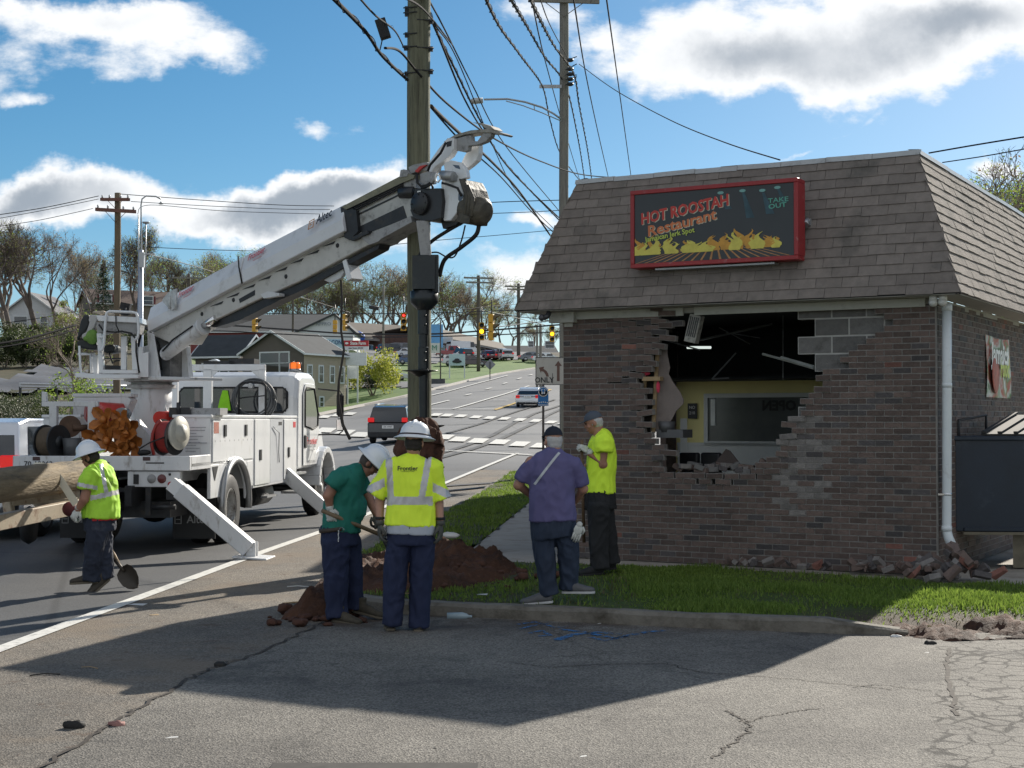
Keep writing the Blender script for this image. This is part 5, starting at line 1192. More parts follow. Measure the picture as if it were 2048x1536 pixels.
mb=MB();mb.lathe([(.0,az(618)),(.07,az(619)),(.07,az(668)),(.055,az(669)),(.055,az(694)),(.066,az(695)),(.066,az(738)),(.055,az(740)),(.05,az(880))],(AX,AY,0),n=18,smooth=False)
for y in(632,650,705,722):mb.ell((AX+.03,AY-.085,az(y)),(.014,.014,.014),6,4)
mb.build('auger_shaft',AM,trk)
mb=MB();mb.lathe([(.0,az(755)),(.06,az(752)),(.13,az(744)),(.235,az(742)),(.235,az(741)),(.13,az(740)),(0,az(738))],(AX-.04,AY,0),n=26)
mb.build('auger_collar_disc',AM,trk)
mb=MB();vs=[];n=60
for i in range(n+1):
 th=i*2*math.pi/18;z=az(850)+(az(990)-az(850))*i/n
 for r in(.05,.27):vs.append((AX+r*math.cos(th),AY+r*math.sin(th),z))
mb.add(vs,[(2*i,2*i+1,2*i+3,2*i+2)for i in range(n)],True);mb.tube([(AX,AY,az(860)),(AX,AY,az(1000))],.05,12);mb.build('auger_flight',DRK,trk)
mb=MB()
for P,r in((((1020,862),(900,930),(780,1010),(700,1100),(665,1200)),.024),(((1145,870),(1120,960),(1000,1060),(880,1150),(840,1280)),.027),(((1038,885),(1010,1000),(960,1120),(900,1130),(830,1095),(780,1095)),.010)):
 Q=[bp(*q,0)for q in Z5(P)];S=[]
 for i in range(len(Q)-1):
  p0,p1,p2,p3=Q[max(i-1,0)],Q[i],Q[i+1],Q[min(i+2,len(Q)-1)]
  for k in range(6):t=k/6;S.append(.5*((2*p1)+(p2-p0)*t+(2*p0-5*p1+4*p2-p3)*t*t+(3*p1-p0-3*p2+p3)*t**3))
 S.append(Q[-1]);mb.tube(S,r,8)
mb.build('auger_hose',BLK,am)
def clump(name,c,r,m,label,cat,seed=0,n=40,amp=.35,fr=3.0,group=None):
 mb=MB();mb.ell((0,0,0),(1,1,1),n,n//2)
 for i,v in enumerate(mb.v):
  d=v.normalized();s=1+amp*noise.fractal(d*fr*.6+Vector((seed,0,0)),.8,2.1,5)+amp*.5*noise.noise(d*fr*2.7+Vector((0,seed,0)))
  mb.v[i]=Vector((c[0]+d.x*r[0]*s,c[1]+d.y*r[1]*s,c[2]+d.z*r[2]*s))
 return tag(mb.build(name,m),label,cat,group)
M_CLAY=mat('clinging_clay',(.075,.032,.02),.95,var=.45,vs=7,bump=.9,bs=18,dirt=((.02,.011,.008),.4,9))
cl=at(838,893,AY)
def boxy(o,c,rx,rz):
 for v in o.data.vertices:pass
clump('soil_clump',(cl.x,AY,cl.z),(.31,.25,.36),M_CLAY,'big clump of dark red soil clinging to the lowered auger','soil',3,72,.17,3.0)
Z1=lambda L_:[(140+x/9.6,600+y/9.6)for x,y in L_]
OY=22.1
def op(px,py,dy=0.0):return at(px,py,OY+dy)
def oprism(mb,P,y0,y1):mb.prism([at(x,y,OY+y0)for x,y in P],(0,y1-y0,0));return mb
mb=MB();oprism(mb,Z1([(100,1400),(560,1415),(1310,1430),(1310,1500),(560,1505),(100,1480)]),-.4,.4);opf=mb.build('operator_platform',WHT,trk,bevel=.006)
mb=MB();oprism(mb,Z1([(630,1345),(1300,1345),(1300,1410),(620,1410)]),-.42,-.3);oprism(mb,Z1([(510,640),(600,640),(640,1400),(560,1400)]),-.42,-.32);oprism(mb,Z1([(975,700),(1090,690),(1075,1340),(975,1340)]),-.3,-.25)
oprism(mb,Z1([(1165,690),(1280,690),(1300,1340),(1195,1340)]),-.3,-.25);oprism(mb,Z1([(440,1050),(530,1050),(520,1410),(450,1410)]),.1,.2);oprism(mb,Z1([(1310,900),(1400,900),(1400,1020),(1500,990),(1500,1480),(1320,1480)]),-.3,-.22);mb.build('platform_post',WHT,opf,bevel=.004)
mb=MB();oprism(mb,Z1([(490,292),(1290,330),(1300,440),(700,415),(545,405)]),-.45,.1);co=mb.build('control_console',WHT,opf,bevel=.008)
mb=MB();oprism(mb,Z1([(510,425),(700,418),(1290,442),(1270,640),(720,600),(520,640)]),-.40,.05);mb.build('console_underside',WHG,co)
mb=MB();mb.tube([op(*q,-.46)for q in Z1([(555,470),(640,590),(860,620),(1000,600),(1180,640),(1270,760),(1270,1000),(1330,1400)])],.014,6);mb.tube([op(*q,-.47)for q in Z1([(880,300),(885,480),(940,600)])],.009,6);mb.build('console_cable',BLK,co)
mb=MB()
mb.tube([op(*q,-.48)for q in Z1([(560,990),(620,950),(650,860),(690,300),(710,240),(760,218),(1200,235),(1270,250),(1300,330),(1320,600),(1300,720),(1240,775)])],.020,10)
mb.tube([op(*q,-.44)for q in Z1([(560,715),(660,715)])],.018,8)
for P,dy in(([(180,880),(200,1300),(215,1390),(260,1420)],-.3),([(400,1050),(405,1400)],-.1),([(430,1050),(430,1400)],.3),([(150,1040),(480,1030)],.0)):mb.tube([op(*q,dy)for q in Z1(P)],.018,8)
mb.build('guard_rail',WHT,opf)
SEAT=mat('seat_black',(.012,.016,.018),.5,var=.2)
mb=MB();oprism(mb,Z1([(290,275),(375,290),(360,500),(290,620),(215,690),(120,790),(150,620),(200,400),(250,300)]),-.22,.24);st_=mb.build('seat_backrest',SEAT,opf,bevel=.04,seg=3)
mb=MB();oprism(mb,Z1([(120,810),(200,765),(480,800),(520,860),(510,960),(400,950),(220,930),(140,880)]),-.24,.24);oprism(mb,Z1([(650,870),(830,850),(860,900),(840,1000),(700,1020),(640,1000)]),-.2,.2);mb.build('seat_cushion',SEAT,opf,bevel=.03,seg=2)
mb=MB();oprism(mb,Z1([(370,290),(430,280),(510,290),(520,390),(470,520),(380,640),(360,740),(250,750),(215,700),(240,650),(310,620),(350,500),(370,440),(355,390)]),-.26,-.2);mb.build('seat_bracket',mat('bracket_grey',(.45,.44,.43),.6,var=.15),opf,bevel=.012)
mb=MB();oprism(mb,Z1([(640,1110),(980,1110),(980,1130),(640,1130)]),-.1,.1);mb.tube([op(*q,-.2)for q in Z1([(750,1000),(820,1220),(870,1170),(960,1160)])],.012,6);oprism(mb,Z1([(640,1250),(960,1260),(960,1330),(640,1330)]),-.2,.2);mb.build('foot_pedals',DRK,opf)
mb=MB();c=op(*Z1([(1070,125)])[0],-.1);mb.box(c,(.14,.12,.10),Matrix.Rotation(.2,3,'Y'));mb.tube([c,op(*Z1([(1060,220)])[0],-.4)],.015,6);mb.ell(c+Vector((0,-.02,-.09)),(.09,.06,.05));mb.build('spot_lamp',BLK,opf)
mb=MB()
for x,y,r in((500,240,.05),(570,255,.06),(630,240,.05),(760,270,.06),(800,280,.05)):mb.ell(op(140+x/9.6,600+y/9.6,-.2),(r,.06,r*.55),8,6)
tag(mb.build('work_gloves',mat('dirty_gloves',(.42,.36,.28),.8,var=.4,vs=20)),'dirty work gloves left lying on top of the white control console','gloves')
mb=MB();mb.ell(op(*Z1([(430,710)])[0],-.28),(.10,.06,.11),12,8);mb.ell(op(*Z1([(380,740)])[0],-.26),(.10,.06,.05),12,8);tag(mb.build('green_jacket',mat('green_cloth',(.14,.26,.05),.8,var=.3,vs=14)),'crumpled green jacket left on the black operator seat','jacket')
Z2=lambda L_:[(70+.1302*x,740+.1302*y)for x,y in L_]
DY=20.75
def dprism(mb,P,y0,y1):mb.prism([at(x,y,DY+y0)for x,y in P],(0,y1-y0,0));return mb
mb=MB();dprism(mb,[(98,812),(113,812),(113,915),(98,915)],0,.1);dprism(mb,[(83,803),(196,803),(196,813),(83,813)],0,.08);dprism(mb,[(83,783),(92,785),(93,803),(83,803)],0,.08);dprism(mb,[(175,803),(190,803),(190,915),(175,915)],-.02,.1);mb.build('tool_rack',WHD,trk,bevel=.005)
mb=MB();dprism(mb,[(145,787),(262,787),(262,794),(145,794)],.5,.9);dprism(mb,[(146,795),(200,795),(256,794),(262,800),(250,830),(146,830)],.5,.88);mb.build('deck_box',WHD,trk,bevel=.006)
TANK=mat('red_tank_paint',(.45,.035,.025),.35,var=.3,vs=5,dirt=((.5,.3,.28),.2,5))
mb=MB();a,b=at(176,824,DY+.25),at(245,828,DY+.45);mb.tube([a-(b-a)*.08,a,b,b+(b-a)*.08],[.10,.15,.15,.08],20);mb.build('red_tank',TANK,trk)
def reel(name,c,ax,r,w,m1,m2,label):
 mb=MB();c=Vector(c);ax=Vector(ax).normalized();mb.lathe([(0,-w/2),(r,-w/2),(r,-w/2+.02),(r*.3,-w/2+.025)],c,ax,28,False);mb.lathe([(0,w/2),(r,w/2),(r,w/2-.02),(r*.3,w/2-.025)],c,ax,28,False);mb.lathe([(.0,w/2+.02),(r*.35,w/2+.02),(r*.35,w/2)],c,ax,18)
 o=mb.build(name,m1,trk)
 mb=MB()
 pts=[]
 for k in range(8):
  for i in range(16):
   th=i*math.pi/8;e=ax.orthogonal().normalized();f=ax.cross(e);pts.append(c+ax*(-w/2+.03+(w-.06)*(k+i/16)/8)+(e*math.cos(th)+f*math.sin(th))*r*.82)
 mb.tube(pts,w/18+.004,6);mb.lathe([(r*.78,-w/2+.02),(r*.78,w/2-.02)],c,ax,24);mb.build('wound_line',m2,o);return o
reel('cable_reel',at(104,884,DY-.25),(.9,-.42,0),.235,.26,mat('reel_black',(.03,.033,.036),.4,.3,var=.3),mat('brown_cable',(.09,.065,.04),.7,var=.3),'')
mb=MB();mb.lathe([(0,-.02),(.15,-.02),(.15,.02),(0,.02)],at(140,853,DY-.05),(.35,-.93,.1),24,False);mb.tube([at(145,856,DY-.05),at(178,856,DY+.05)],.05,10);mb.build('rusty_winder',mat('rust_brown',(.09,.05,.03),.7,.2,var=.4,vs=8),trk)
mb=MB();c=at(144,911,DY-.28);mb.lathe([(0,0),(.11,0),(.13,.24),(.12,.24)],(c.x,c.y,1.345),n=18);tag(mb.build('bucket',mat('dark_bucket',(.07,.075,.08),.4,var=.2)),'dark plastic bucket on the truck deck beside the black cable reel','bucket')
mb=MB();mb.prism([at(x,y,DY+.3)for x,y in((265,842),(272,838),(306,880),(300,912),(268,912))],(0,.25,0));mb.build('sloped_guard',WHD,trk)
mb=MB()
a=at(318,836,DY+.5);mb.tube([a,at(345,836,DY+.9)],.095,16);mb.build('red_valve_cap',RED,trk)
mb=MB();dprism(mb,[(338,815),(380,815),(380,834),(338,834)],.5,.8);mb.tube([at(357,805,DY+.5),at(357,830,DY+.5)],.03,8);mb.build('valve_block',DRK,trk)
mb=MB();x0,z0=ta(378,834,1.2);x1,z1=ta(444,818,1.2);mb.M=TM;mb.bx(x0,x1,1.1,1.5,1.9,2.0);mb.build('lid_box',WHG,trk)
rl=reel('hose_reel',at(338,874,DY-.15),(.93,-.36,0),.25,.22,mat('reel_dark',(.03,.03,.033),.4,.2,var=.3),mat('red_hose',(.28,.025,.02),.5,var=.3),'')
mb=MB();c=at(359,866,DY-.3);mb.lathe([(0,-.05),(.20,-.05),(.235,0),(.22,.02),(0,.02)],c,(.93,-.36,0),26);mb.lathe([(0,.09),(.10,.08),(.13,.02)],c,(.93,-.36,0),20);mb.build('reel_hub',mat('hub_cream',(.42,.41,.36),.5,var=.2),rl)
mb=MB();P=[(322,841),(312,850),(305,868),(303,890),(308,910)];mb.tube([at(x,y,DY-.4)for x,y in P],.022,8);mb.build('loose_hose',bpy.data.materials['red_hose'],rl)
mb=MB();P=[(330,874),(300,885),(280,897),(276,908),(285,912)];mb.tube([at(x,y,DY-.42)for x,y in P],.010,7);mb.ell(at(289,905,DY-.4),(.09,.06,.04));mb.build('black_lead',BLK,rl)
def anchor():
 root=empty('ground_anchor',(0,0,0),'orange steel expanding ground anchor in the pile on the truck deck','anchor','orange ground anchors piled on the truck deck')
 mb=MB();mb.tube([(0,0,-.18),(0,0,.1)],[.018,.028],8);mb.lathe([(0,.05),(.05,.05),(.05,.1),(0,.12)],(0,0,0),n=10);mb.build('stem',ORGP,root)
 for k in range(4):
  M=Matrix.Rotation(k*math.pi/2,4,'Z')@Matrix.Rotation(R(56),4,'X');mb=MB(M)
  P=[(0,.02),(.05,.07),(.08,.15),(.06,.22),(0,.26),(-.06,.22),(-.08,.15),(-.05,.07)]
  vs=[(x,-.02*(1-(x/.08)**2)*0+abs(x)*.35,z)for x,z in P]+[(0,-.02,.11)]
  mb.add(vs,[(i,(i+1)%8,8)for i in range(8)]);mb.v+=[v+M.to_3x3()@Vector((0,.006,0))for v in mb.v[:9]];mb.f+=[[9+i for i in reversed(f)]for f in mb.f[:8]];mb.mi+=[0]*8;mb.sm+=[False]*8
  mb.build('blade',ORGP,root)
 return root
pr=anchor();rnd=random.Random(4)
for i,(px,py,dy,sc)in enumerate(((212,842,.0,1.0),(246,845,-.05,.9),(192,872,-.1,1.0),(256,872,-.12,1.1),(222,885,-.2,1.1),(238,900,-.25,.9),(268,888,-.1,1.0),(218,862,-.15,.9),(250,858,.15,1.0))):
 a=pr if i==0 else copy_tree(pr);p=at(px,py,DY+dy);a.location=p;a.scale=(sc,)*3;a.rotation_euler=(R(rnd.uniform(60,115)),R(rnd.uniform(-50,50)),R(rnd.uniform(-40,40)))
mb=MB();c=at(235,828,DY+.05);mb.prism([at(x,y,DY+.0)for x,y in((218,828),(238,815),(252,817),(258,828),(252,838),(226,836))],(0,.2,0));mb.build('anchor_bin_lid',mat('slate_grey',(.16,.18,.19),.5,var=.2),trk,bevel=.02)
mb=MB();mb.prism([at(x,y,DY-.2)for x,y in((196,862),(207,851),(214,860),(210,868))],(0,.01,0));tag(mb.build('paper_tag',TXW),'white paper tag lying on the orange anchors','tag')
# ------- pole trailer and the spare pole on it
LA,LB=at(176,948,19.6),at(-10,972,16.6);ld=(LB-LA)
mb=MB();pts=[LA+ld*t for t in[i/12 for i in range(25)]];mb.tube(pts,[.19+.008*i/12+.004*math.sin(i*2.1)for i in range(25)],26)
lg=mb.build('spare_pole',LOGM);tag(lg,'round brown wooden pole strapped on the trailer behind the truck','wooden pole')
tr=empty('pole_trailer',at(60,1060,18.4),'rusty cream pole trailer with a log strapped on it behind the truck','trailer')
def beam(mb,p,q,w,h):
 p,q=Vector(p),Vector(q);d=(q-p).normalized();s=d.cross(UP).normalized();u=s.cross(d);mb.obox(p-s*w/2-u*h/2,q-p,s*w,u*h)
mb=MB();a,b=at(-60,1056,16.6),at(160,1012,18.8);beam(mb,a,b,.12,.18);beam(mb,b,TM@Vector((-1.25,-.35,.72)),.10,.12);mb.build('drawbar',RUST,tr,bevel=.008)
mb=MB();a,b=at(15,1000,18.0),at(150,990,19.2);beam(mb,a,b,.16,.14);mb.prism([at(x,y,18.6)for x,y in((60,1003),(150,996),(138,1012),(108,1026),(70,1014))],(0,.12,0));beam(mb,at(15,1000,18.0),at(20,1030,18.0),.14,.1)
mb.build('bunk',RUST,tr,bevel=.008)
STR=mat('strap_cream',(.66,.62,.50),.7,var=.1)
mb=MB();P=[(64,930),(80,930),(96,936),(108,945),(122,962),(135,982),(152,1008)];vs=[]
for i,(x,y)in enumerate(P):q=at(x,y,18.15-.02*i);vs+=[q+Vector((-.035,0,-.03)),q+Vector((.035,0,.03))]
mb.add(vs,[(2*i,2*i+1,2*i+3,2*i+2)for i in range(len(P)-1)]);mb.build('strap',STR,tr)
mb=MB();mb.ell(at(139,1018,18.2),(.09,.08,.09),10,8);mb.build('red_ratchet',mat('dark_red_bag',(.10,.02,.025),.8,var=.4),tr)
mb=MB();mb.lathe([(.0,-.06),(.2,-.07),(.24,0),(.2,.07),(0,.06)],at(58,1050,18.9),(1,.07,0),26);mb.build('jockey_wheel',BLK,tr)
# ------- people
def remesh(mb,name,mats,parent,voxel=.011,fold=.0,fs=(7,7,3),seed=0,pred=None,smooth=2):
 me=bpy.data.meshes.new('t');o0=ORG[parent.name];me.from_pydata([v-o0 for v in mb.v],[],mb.f);me.update()
 o=bpy.data.objects.new('t',me);scn.collection.objects.link(o)
 m=o.modifiers.new('r','REMESH');m.mode='VOXEL';m.voxel_size=voxel;m.use_smooth_shade=True
 if smooth:s=o.modifiers.new('s','SMOOTH');s.iterations=smooth;s.factor=.5
 dg=bpy.context.evaluated_depsgraph_get();me2=bpy.data.meshes.new_from_object(o.evaluated_get(dg),depsgraph=dg)
 bpy.data.objects.remove(o)
 if fold:
  off=Vector((seed*3.7,seed*1.3,seed*5.1))
  nr=[v.normal.copy()for v in me2 .vertices]
  for v,n in zip(me2 .vertices,nr):
   q=Vector((v.co.x*fs[0],v.co.y*fs[1],v.co.z*fs[2]))+off
   w=noise.noise(q*.5)*1.5
   f=noise.noise(q+Vector((w,w,w)))+.55*(1-abs(noise.noise(q*2.1+Vector((w,0,w))))*2.2)
   v.co+=n*(f*fold)
 me2 .materials.clear()
 mats=mats if isinstance(mats,(list,tuple))else[mats]
 for x in mats:me2 .materials.append(x)
 for p in me2 .polygons:
  p.use_smooth=True;p.material_index=0
  if pred:p.material_index=pred(p.center+o0)
 ob=link(name,me2,parent,o0);return ob
def limb(mb,pts,rs,n=14):mb.tube(pts,rs,n);[mb.ell(p,(r,r,r),12,8)for p,r in zip(pts,rs)];return mb
def rotm(fwd,up):
 f=Vector(fwd).normalized();u=Vector(up);r=f.cross(u).normalized();u=r.cross(f);return Matrix((r,f,u)).transposed()
def head(mb,c,Rm,s=1.0):
 c=Vector(c);e=lambda p,r,n=16,m=12:mb.ell(c+Rm@Vector(p)*s,[x*s for x in r],n,m,Rm)
 e((0,-.008,.02),(.076,.096,.098));e((0,.012,-.04),(.060,.074,.078));e((0,.05,-.085),(.032,.028,.024));e((0,-.03,-.07),(.055,.055,.06))
 e((0,.092,-.022),(.013,.018,.016));e((0,.084,.0),(.010,.014,.026));e((0,.076,.030),(.052,.02,.013));e((0,.080,-.062),(.026,.012,.007));e((0,.078,-.052),(.026,.013,.006))
 for x in(-1,1):e((x*.078,-.012,-.015),(.010,.020,.032),8,6);e((x*.04,.055,-.03),(.024,.024,.022))
def face(parent,c,Rm,s=1.0):
 c=Vector(c)
 for x in(-1,1):
  mb=MB();mb.ell(c+Rm@Vector((x*.030,.079,.008))*s,(.012*s,.009*s,.008*s),8,6,Rm);mb.build('eye',mat_eye,parent)
def hand(mb,w,d,nrm,curl=.9,s=1.0,side=1,closed=False):
 """palm, four unequal fingers curling towards -nrm, and a thumb off the side"""
 w=Vector(w);d=Vector(d).normalized();n=Vector(nrm)-d*d.dot(Vector(nrm));n.normalize();x=d.cross(n)*side
 Rm=Matrix((x,d,n)).transposed();P=lambda a,b,c:w+Rm@Vector((a,b,c))*s
 mb.ell(P(0,.05,0),(.043*s,.056*s,.019*s),12,8,Rm);mb.ell(P(0,.0,0),(.030*s,.03*s,.024*s),10,6,Rm)
 for i,(ox,ln)in enumerate(((-.031,.066),(-.0105,.076),(.0105,.072),(.031,.058))):
  p=P(ox,.088,0);pts=[p];a=0;q=Vector((ox,.088,0));
  for k,f in enumerate((.45,.32,.25)):
   a+=curl*(.75+.18*k+.07*i);q=q+Vector((0,math.cos(a),-math.sin(a)))*ln*f*1.15;pts.append(P(*q))
  mb.tube(pts,[.0105*s,.0100*s,.0092*s,.0080*s],8);mb.ell(pts[-1],(.008*s,)*3,6,5);mb.ell(pts[0],(.011*s,)*3,6,5)
 mb.tube([P(-.035,.02,0),P(-.058,.048,-.008),P(-.056,.075,-.022-.012*curl),P(-.04,.095,-.03-.014*curl)],[.015*s,.012*s,.011*s,.009*s],8)
def hardhat(parent,c,Rm,m,band=None):
 c=Vector(c);up=Rm@Vector((0,0,1));f=Rm@Vector((0,1,0));o=c+up*.048
 mb=MB();mb.lathe([(.182,-.022),(.184,-.018),(.142,.002),(.130,.03),(.122,.065),(.102,.098),(.068,.122),(.03,.131),(0,.132)],o,up,32);mb.lathe([(.178,-.026),(.138,-.006),(.12,.03)],o,up,32)
 vs0=[o+up*.0+f*t for t in(0,)]
 mb.tube([o+f*.122*math.cos(a)+up*(.02+.118*math.sin(a))for a in[math.pi*(.12+.76*i/10)for i in range(11)]],.012,8)
 for sx in(-.045,.045):r=Rm@Vector((sx,0,0));mb.tube([o+r+f*.108*math.cos(a)+up*(.02+.106*math.sin(a))for a in[math.pi*(.18+.64*i/8)for i in range(9)]],.007,6)
 h=mb.build('hard_hat',m,parent)
 if band:mb=MB();mb.lathe([(.139,.004),(.141,.01),(.137,.02),(.132,.022)],o,(up+f*.0),32);mb.build('hat_band',band,h)
 return h
def cap(parent,c,Rm,m):
 c=Vector(c);mb=MB();Q=lambda p:c+Rm@Vector(p)
 vs=[];n=20;mm=8
 for i in range(mm+1):
  ph=math.pi/2*i/mm
  for k in range(n):th=2*math.pi*k/n;vs.append(Q((.084*math.cos(ph)*math.cos(th),-.008+.106*math.cos(ph)*math.sin(th),.038+.092*math.sin(ph))))
 mb.add(vs,[(i*n+k,i*n+(k+1)%n,(i+1)*n+(k+1)%n,(i+1)*n+k)for i in range(mm)for k in range(n)],True)
 P=[(-.072,.06,.04),(-.06,.12,.035),(-.03,.165,.028),(.03,.165,.028),(.06,.12,.035),(.072,.06,.04),(0,.085,.052)]
 mb.prism([Q(p)for p in P[:6]],Rm@Vector((0,0,.008)));mb.ell(Q((0,0,.132)),(.008,.008,.006),6,4);return mb.build('cap',m,parent)
def boot(parent,heel,toe,m,sole,h=.10,name='boot',roll=0):
 """heel and toe points on the sole"""
 a,b=Vector(heel),Vector(toe);d=(b-a).normalized();L=.30;up=Vector((0,0,1));up=(up-d*up.dot(d)).normalized();s=d.cross(up)
 Q=lambda y,x,z:a+d*y+s*x+up*z
 mb=MB();pts=[Q(.0,0,.045),Q(.06,0,.058),Q(.13,0,.052),Q(.21,0,.040),Q(.275,0,.033),Q(.302,0,.030)]
 mb.tube(pts,[.036,.045,.046,.052,.045,.022],14,side=s,rb=[.045,.055,.05,.037,.03,.018]);mb.tube([Q(.055,0,.04),Q(.05,0,h+.05)],[.046,.052],12)
 o=remesh(mb,name,m,parent,.008,.002,(20,20,20),1)
 out=[(-.005,.03),(.03,.042),(.10,.038),(.16,.046),(.22,.053),(.275,.045),(.305,.02)]
 mb=MB();P=[Q(y,x,0)for y,x in out]+[Q(y,-x,0)for y,x in out[::-1]];mb.prism(P,up*.022);mb.build('sole',sole,o,bevel=.004)
 return o
mat_eye=mat('eye_dark',(.03,.02,.015),.2)
NAVY=mat('navy_trousers',(.012,.019,.055),.85,var=.2,vs=5,bump=.15,bs=200);BLKT=mat('black_trousers',(.014,.015,.017),.85,var=.3,vs=5);JEAN=mat('dark_jeans',(.022,.034,.062),.85,var=.3,vs=4,bump=.15,bs=200)
VEST=mat('lime_vest',(.78,1.0,.05),.7,var=.06,vs=6);VESTD=mat('lime_vest_worn',(.42,.74,.05),.75,var=.16,vs=6,dirt=((.18,.26,.05),.3,5));SILV=mat('reflective_tape',(.55,.54,.54),.35,.2,var=.15,vs=18);LIMET=mat('lime_tee',(.72,1.0,.05),.75,var=.05,vs=5)
TEAL=mat('teal_tee',(.012,.16,.12),.8,var=.12,vs=6);PURP=mat('purple_tee',(.11,.10,.22),.85,var=.12,vs=6);HATW=mat('hard_hat_white',(.78,.80,.82),.25,var=.03,coat=.4);HAIRD=mat('dark_hair',(.02,.014,.01),.6,var=.3,vs=60);HAIRG=mat('grey_hair',(.45,.44,.43),.7,var=.2,vs=60)
BOOTM=mat('boot_brown',(.05,.04,.028),.7,var=.4,vs=14);SHOEG=mat('trainer_grey',(.10,.10,.105),.7,var=.2,vs=20);SOLEW=mat('sole_pale',(.5,.5,.5),.6);SOLED=mat('sole_tan',(.12,.10,.07),.7);GLOVD=mat('glove_dark',(.085,.085,.075),.8,var=.3,vs=30);GLOVW=mat('glove_white',(.55,.56,.52),.8,var=.35,vs=22)
def person(label,base):return empty('person',base,label,'person')
def mkperson(label,base,bodyfn,mbody=SKIN,**k):
 mb=MB();bodyfn(mb);root=None
 o0=Vector(base);hold=empty('tmp_root',o0,None,None)
 ob=remesh(mb,'person',mbody,hold,.0085,.0,smooth=2)
 ob.parent=None;ob.location=o0;ORG[ob.name]=o0;del ORG[hold.name];bpy.data.objects.remove(hold)
 return tag(ob,label,'person')
XA,YA,ZA=Vector((1,0,0)),Vector((0,1,0)),Vector((0,0,1))
Y3=13.0;p=lambda x,y,dy=0:at(x,y,Y3+dy)
hc=p(829,884,.02);R3=rotm((.22,1,-.12),(.06,.12,1))
ls,rs_=p(783,932),p(866,934);le,re_=p(759,1003,.03),p(877,1006,.03);lw,rw_=p(760,1047,-.02),p(881,1048,-.02)
lh,rh=p(797,1078),p(846,1078);lk,rk_=p(789,1150,-.03),p(842,1150,.02);la,ra=p(782,1238,.0),p(835,1243,.04)
def body3(mb):
 head(mb,hc,R3,1.0);limb(mb,[p(827,905,.01),p(826,922,.0)],[.055,.062]);mb.tube([p(826,920),p(825,960),p(822,1020),p(821,1070)],[.17,.18,.15,.16],18,side=XA,rb=[.08,.10,.09,.10])
 for a in((ls,le,lw),(rs_,re_,rw_)):limb(mb,a,[.055,.046,.030])
 for a in((lh,lk,la),(rh,rk_,ra)):limb(mb,a,[.085,.055,.04])
P3=mkperson('worker in lime vest with navy trousers, seen from behind in front of the dirt pile',p(815,1262),body3)
mb=MB();mb.tube([p(823,1040),p(822,1060),p(821,1088)],[.198,.202,.20],22,side=XA,rb=[.13,.14,.14]);mb.tube([p(799,1078),p(790,1150,-.02),p(785,1225),p(783,1250)],[.107,.093,.085,.086],16);mb.tube([p(845,1078),p(842,1150,.02),p(838,1230,.04),p(837,1254,.04)],[.107,.093,.084,.085],16)
remesh(mb,'trousers',NAVY,P3,.011,.017,(10,10,5),3)
mb=MB();mb.tube([p(823,1046),p(822,1068)],[.214,.216],22,side=XA,rb=[.150,.154]);remesh(mb,'undershirt',mat('grey_undershirt',(.42,.45,.50),.8,var=.08),P3,.011,.004,seed=2)
mb=MB();mb.tube([p(826,913,.01),p(825,921),p(824,933),p(823,965),p(822,1010),p(820,1051)],[.085,.15,.195,.205,.208,.222],24,side=XA,rb=[.07,.10,.115,.135,.14,.155])
for a,b,c in((ls,p(764,968,.02),p(751,991,.02)),(rs_,p(872,968,.02),p(883,1000,.02))):mb.tube([a+(Vector(p(826,925))-a)*.25,a,b,c],[.085,.085,.082,.092],16)
def pred3(c):
 q=Vector(c);x=q.x*3000/q.y+1024;y=840-(q.z-CAMZ)*3000/q.y
 if x<770+max(0,(y-960))*0 and y>950 and x<773:d=(x-751)*.42+(y-991)*.9;return 1 if-24<d<-8 else 0
 if x>866 and y>950:d=-(x-883)*.42+(y-1000)*.9;return 1 if-24<d<-8 else 0
 if 993<y<1010:return 1
 xs=1 if q.y<Y3+.2 else 1
 if y<994 and(abs(x-(778+.055*(y-925)))<6.5 or abs(x-(856-.18*(y-925)+0))<6.5):return 1
 return 0
vo=remesh(mb,'vest',[VEST,SILV],P3,.010,.013,(7,7,3.6),5,pred3)
def on_surface(ob,o0,mbx,off=.006):
 dg=bpy.context.evaluated_depsgraph_get();bv=bvhtree.BVHTree.FromObject(ob,dg)
 for i,v in enumerate(mbx.v):
  d=(v-Vector((0,0,CAMZ))).normalized();h=bv.ray_cast(Vector((0,0,CAMZ))-o0+d*(v.length-2.0),d)
  if h[0]is not None:mbx.v[i]=h[0]+o0-d*off
mb=MB();mb.text('Frontier',.052,frame(p(815,937,-.3),XA,ZA,-YA),bold=.001);mb.text('COMMUNICATIONS',.013,frame(p(815,943,-.3),XA,ZA,-YA));on_surface(vo,ORG[P3 .name],mb);mb.build('lettering',TXB,vo)
hardhat(P3,hc,R3,HATW,mat('hat_band_dark',(.03,.015,.02),.6))
mb=MB();mb.ell(hc+R3@Vector((0,-.016,-.008)),(.0795,.090,.092),16,12,R3);mb.ell(hc+R3@Vector((0,-.05,-.055)),(.058,.045,.04),14,10,R3);remesh(mb,'hair',HAIRD,P3,.008,.003,(30,30,30),1)
face(P3,hc,R3)
mb=MB();hand(mb,lw+Vector((0,0,0)),(.0,-.05,-1),(-1,-.3,0),.55,1.12,1);mb.tube([lw+ZA*.03,lw-ZA*.01],.036,12);mb.build('glove',GLOVD,P3)
mb=MB();hand(mb,rw_,(.0,-.05,-1),(1,-.3,0),.45,1.12,-1);mb.tube([rw_+ZA*.03,rw_-ZA*.01],.036,12);mb.build('glove',GLOVD,P3)
for a in(lw,rw_):mb=MB();mb.lathe([(.036,0),(.04,.006),(.04,.018),(.036,.024)],a+ZA*.035,(0,0,1),16);mb.build('wristband',BLK,P3)
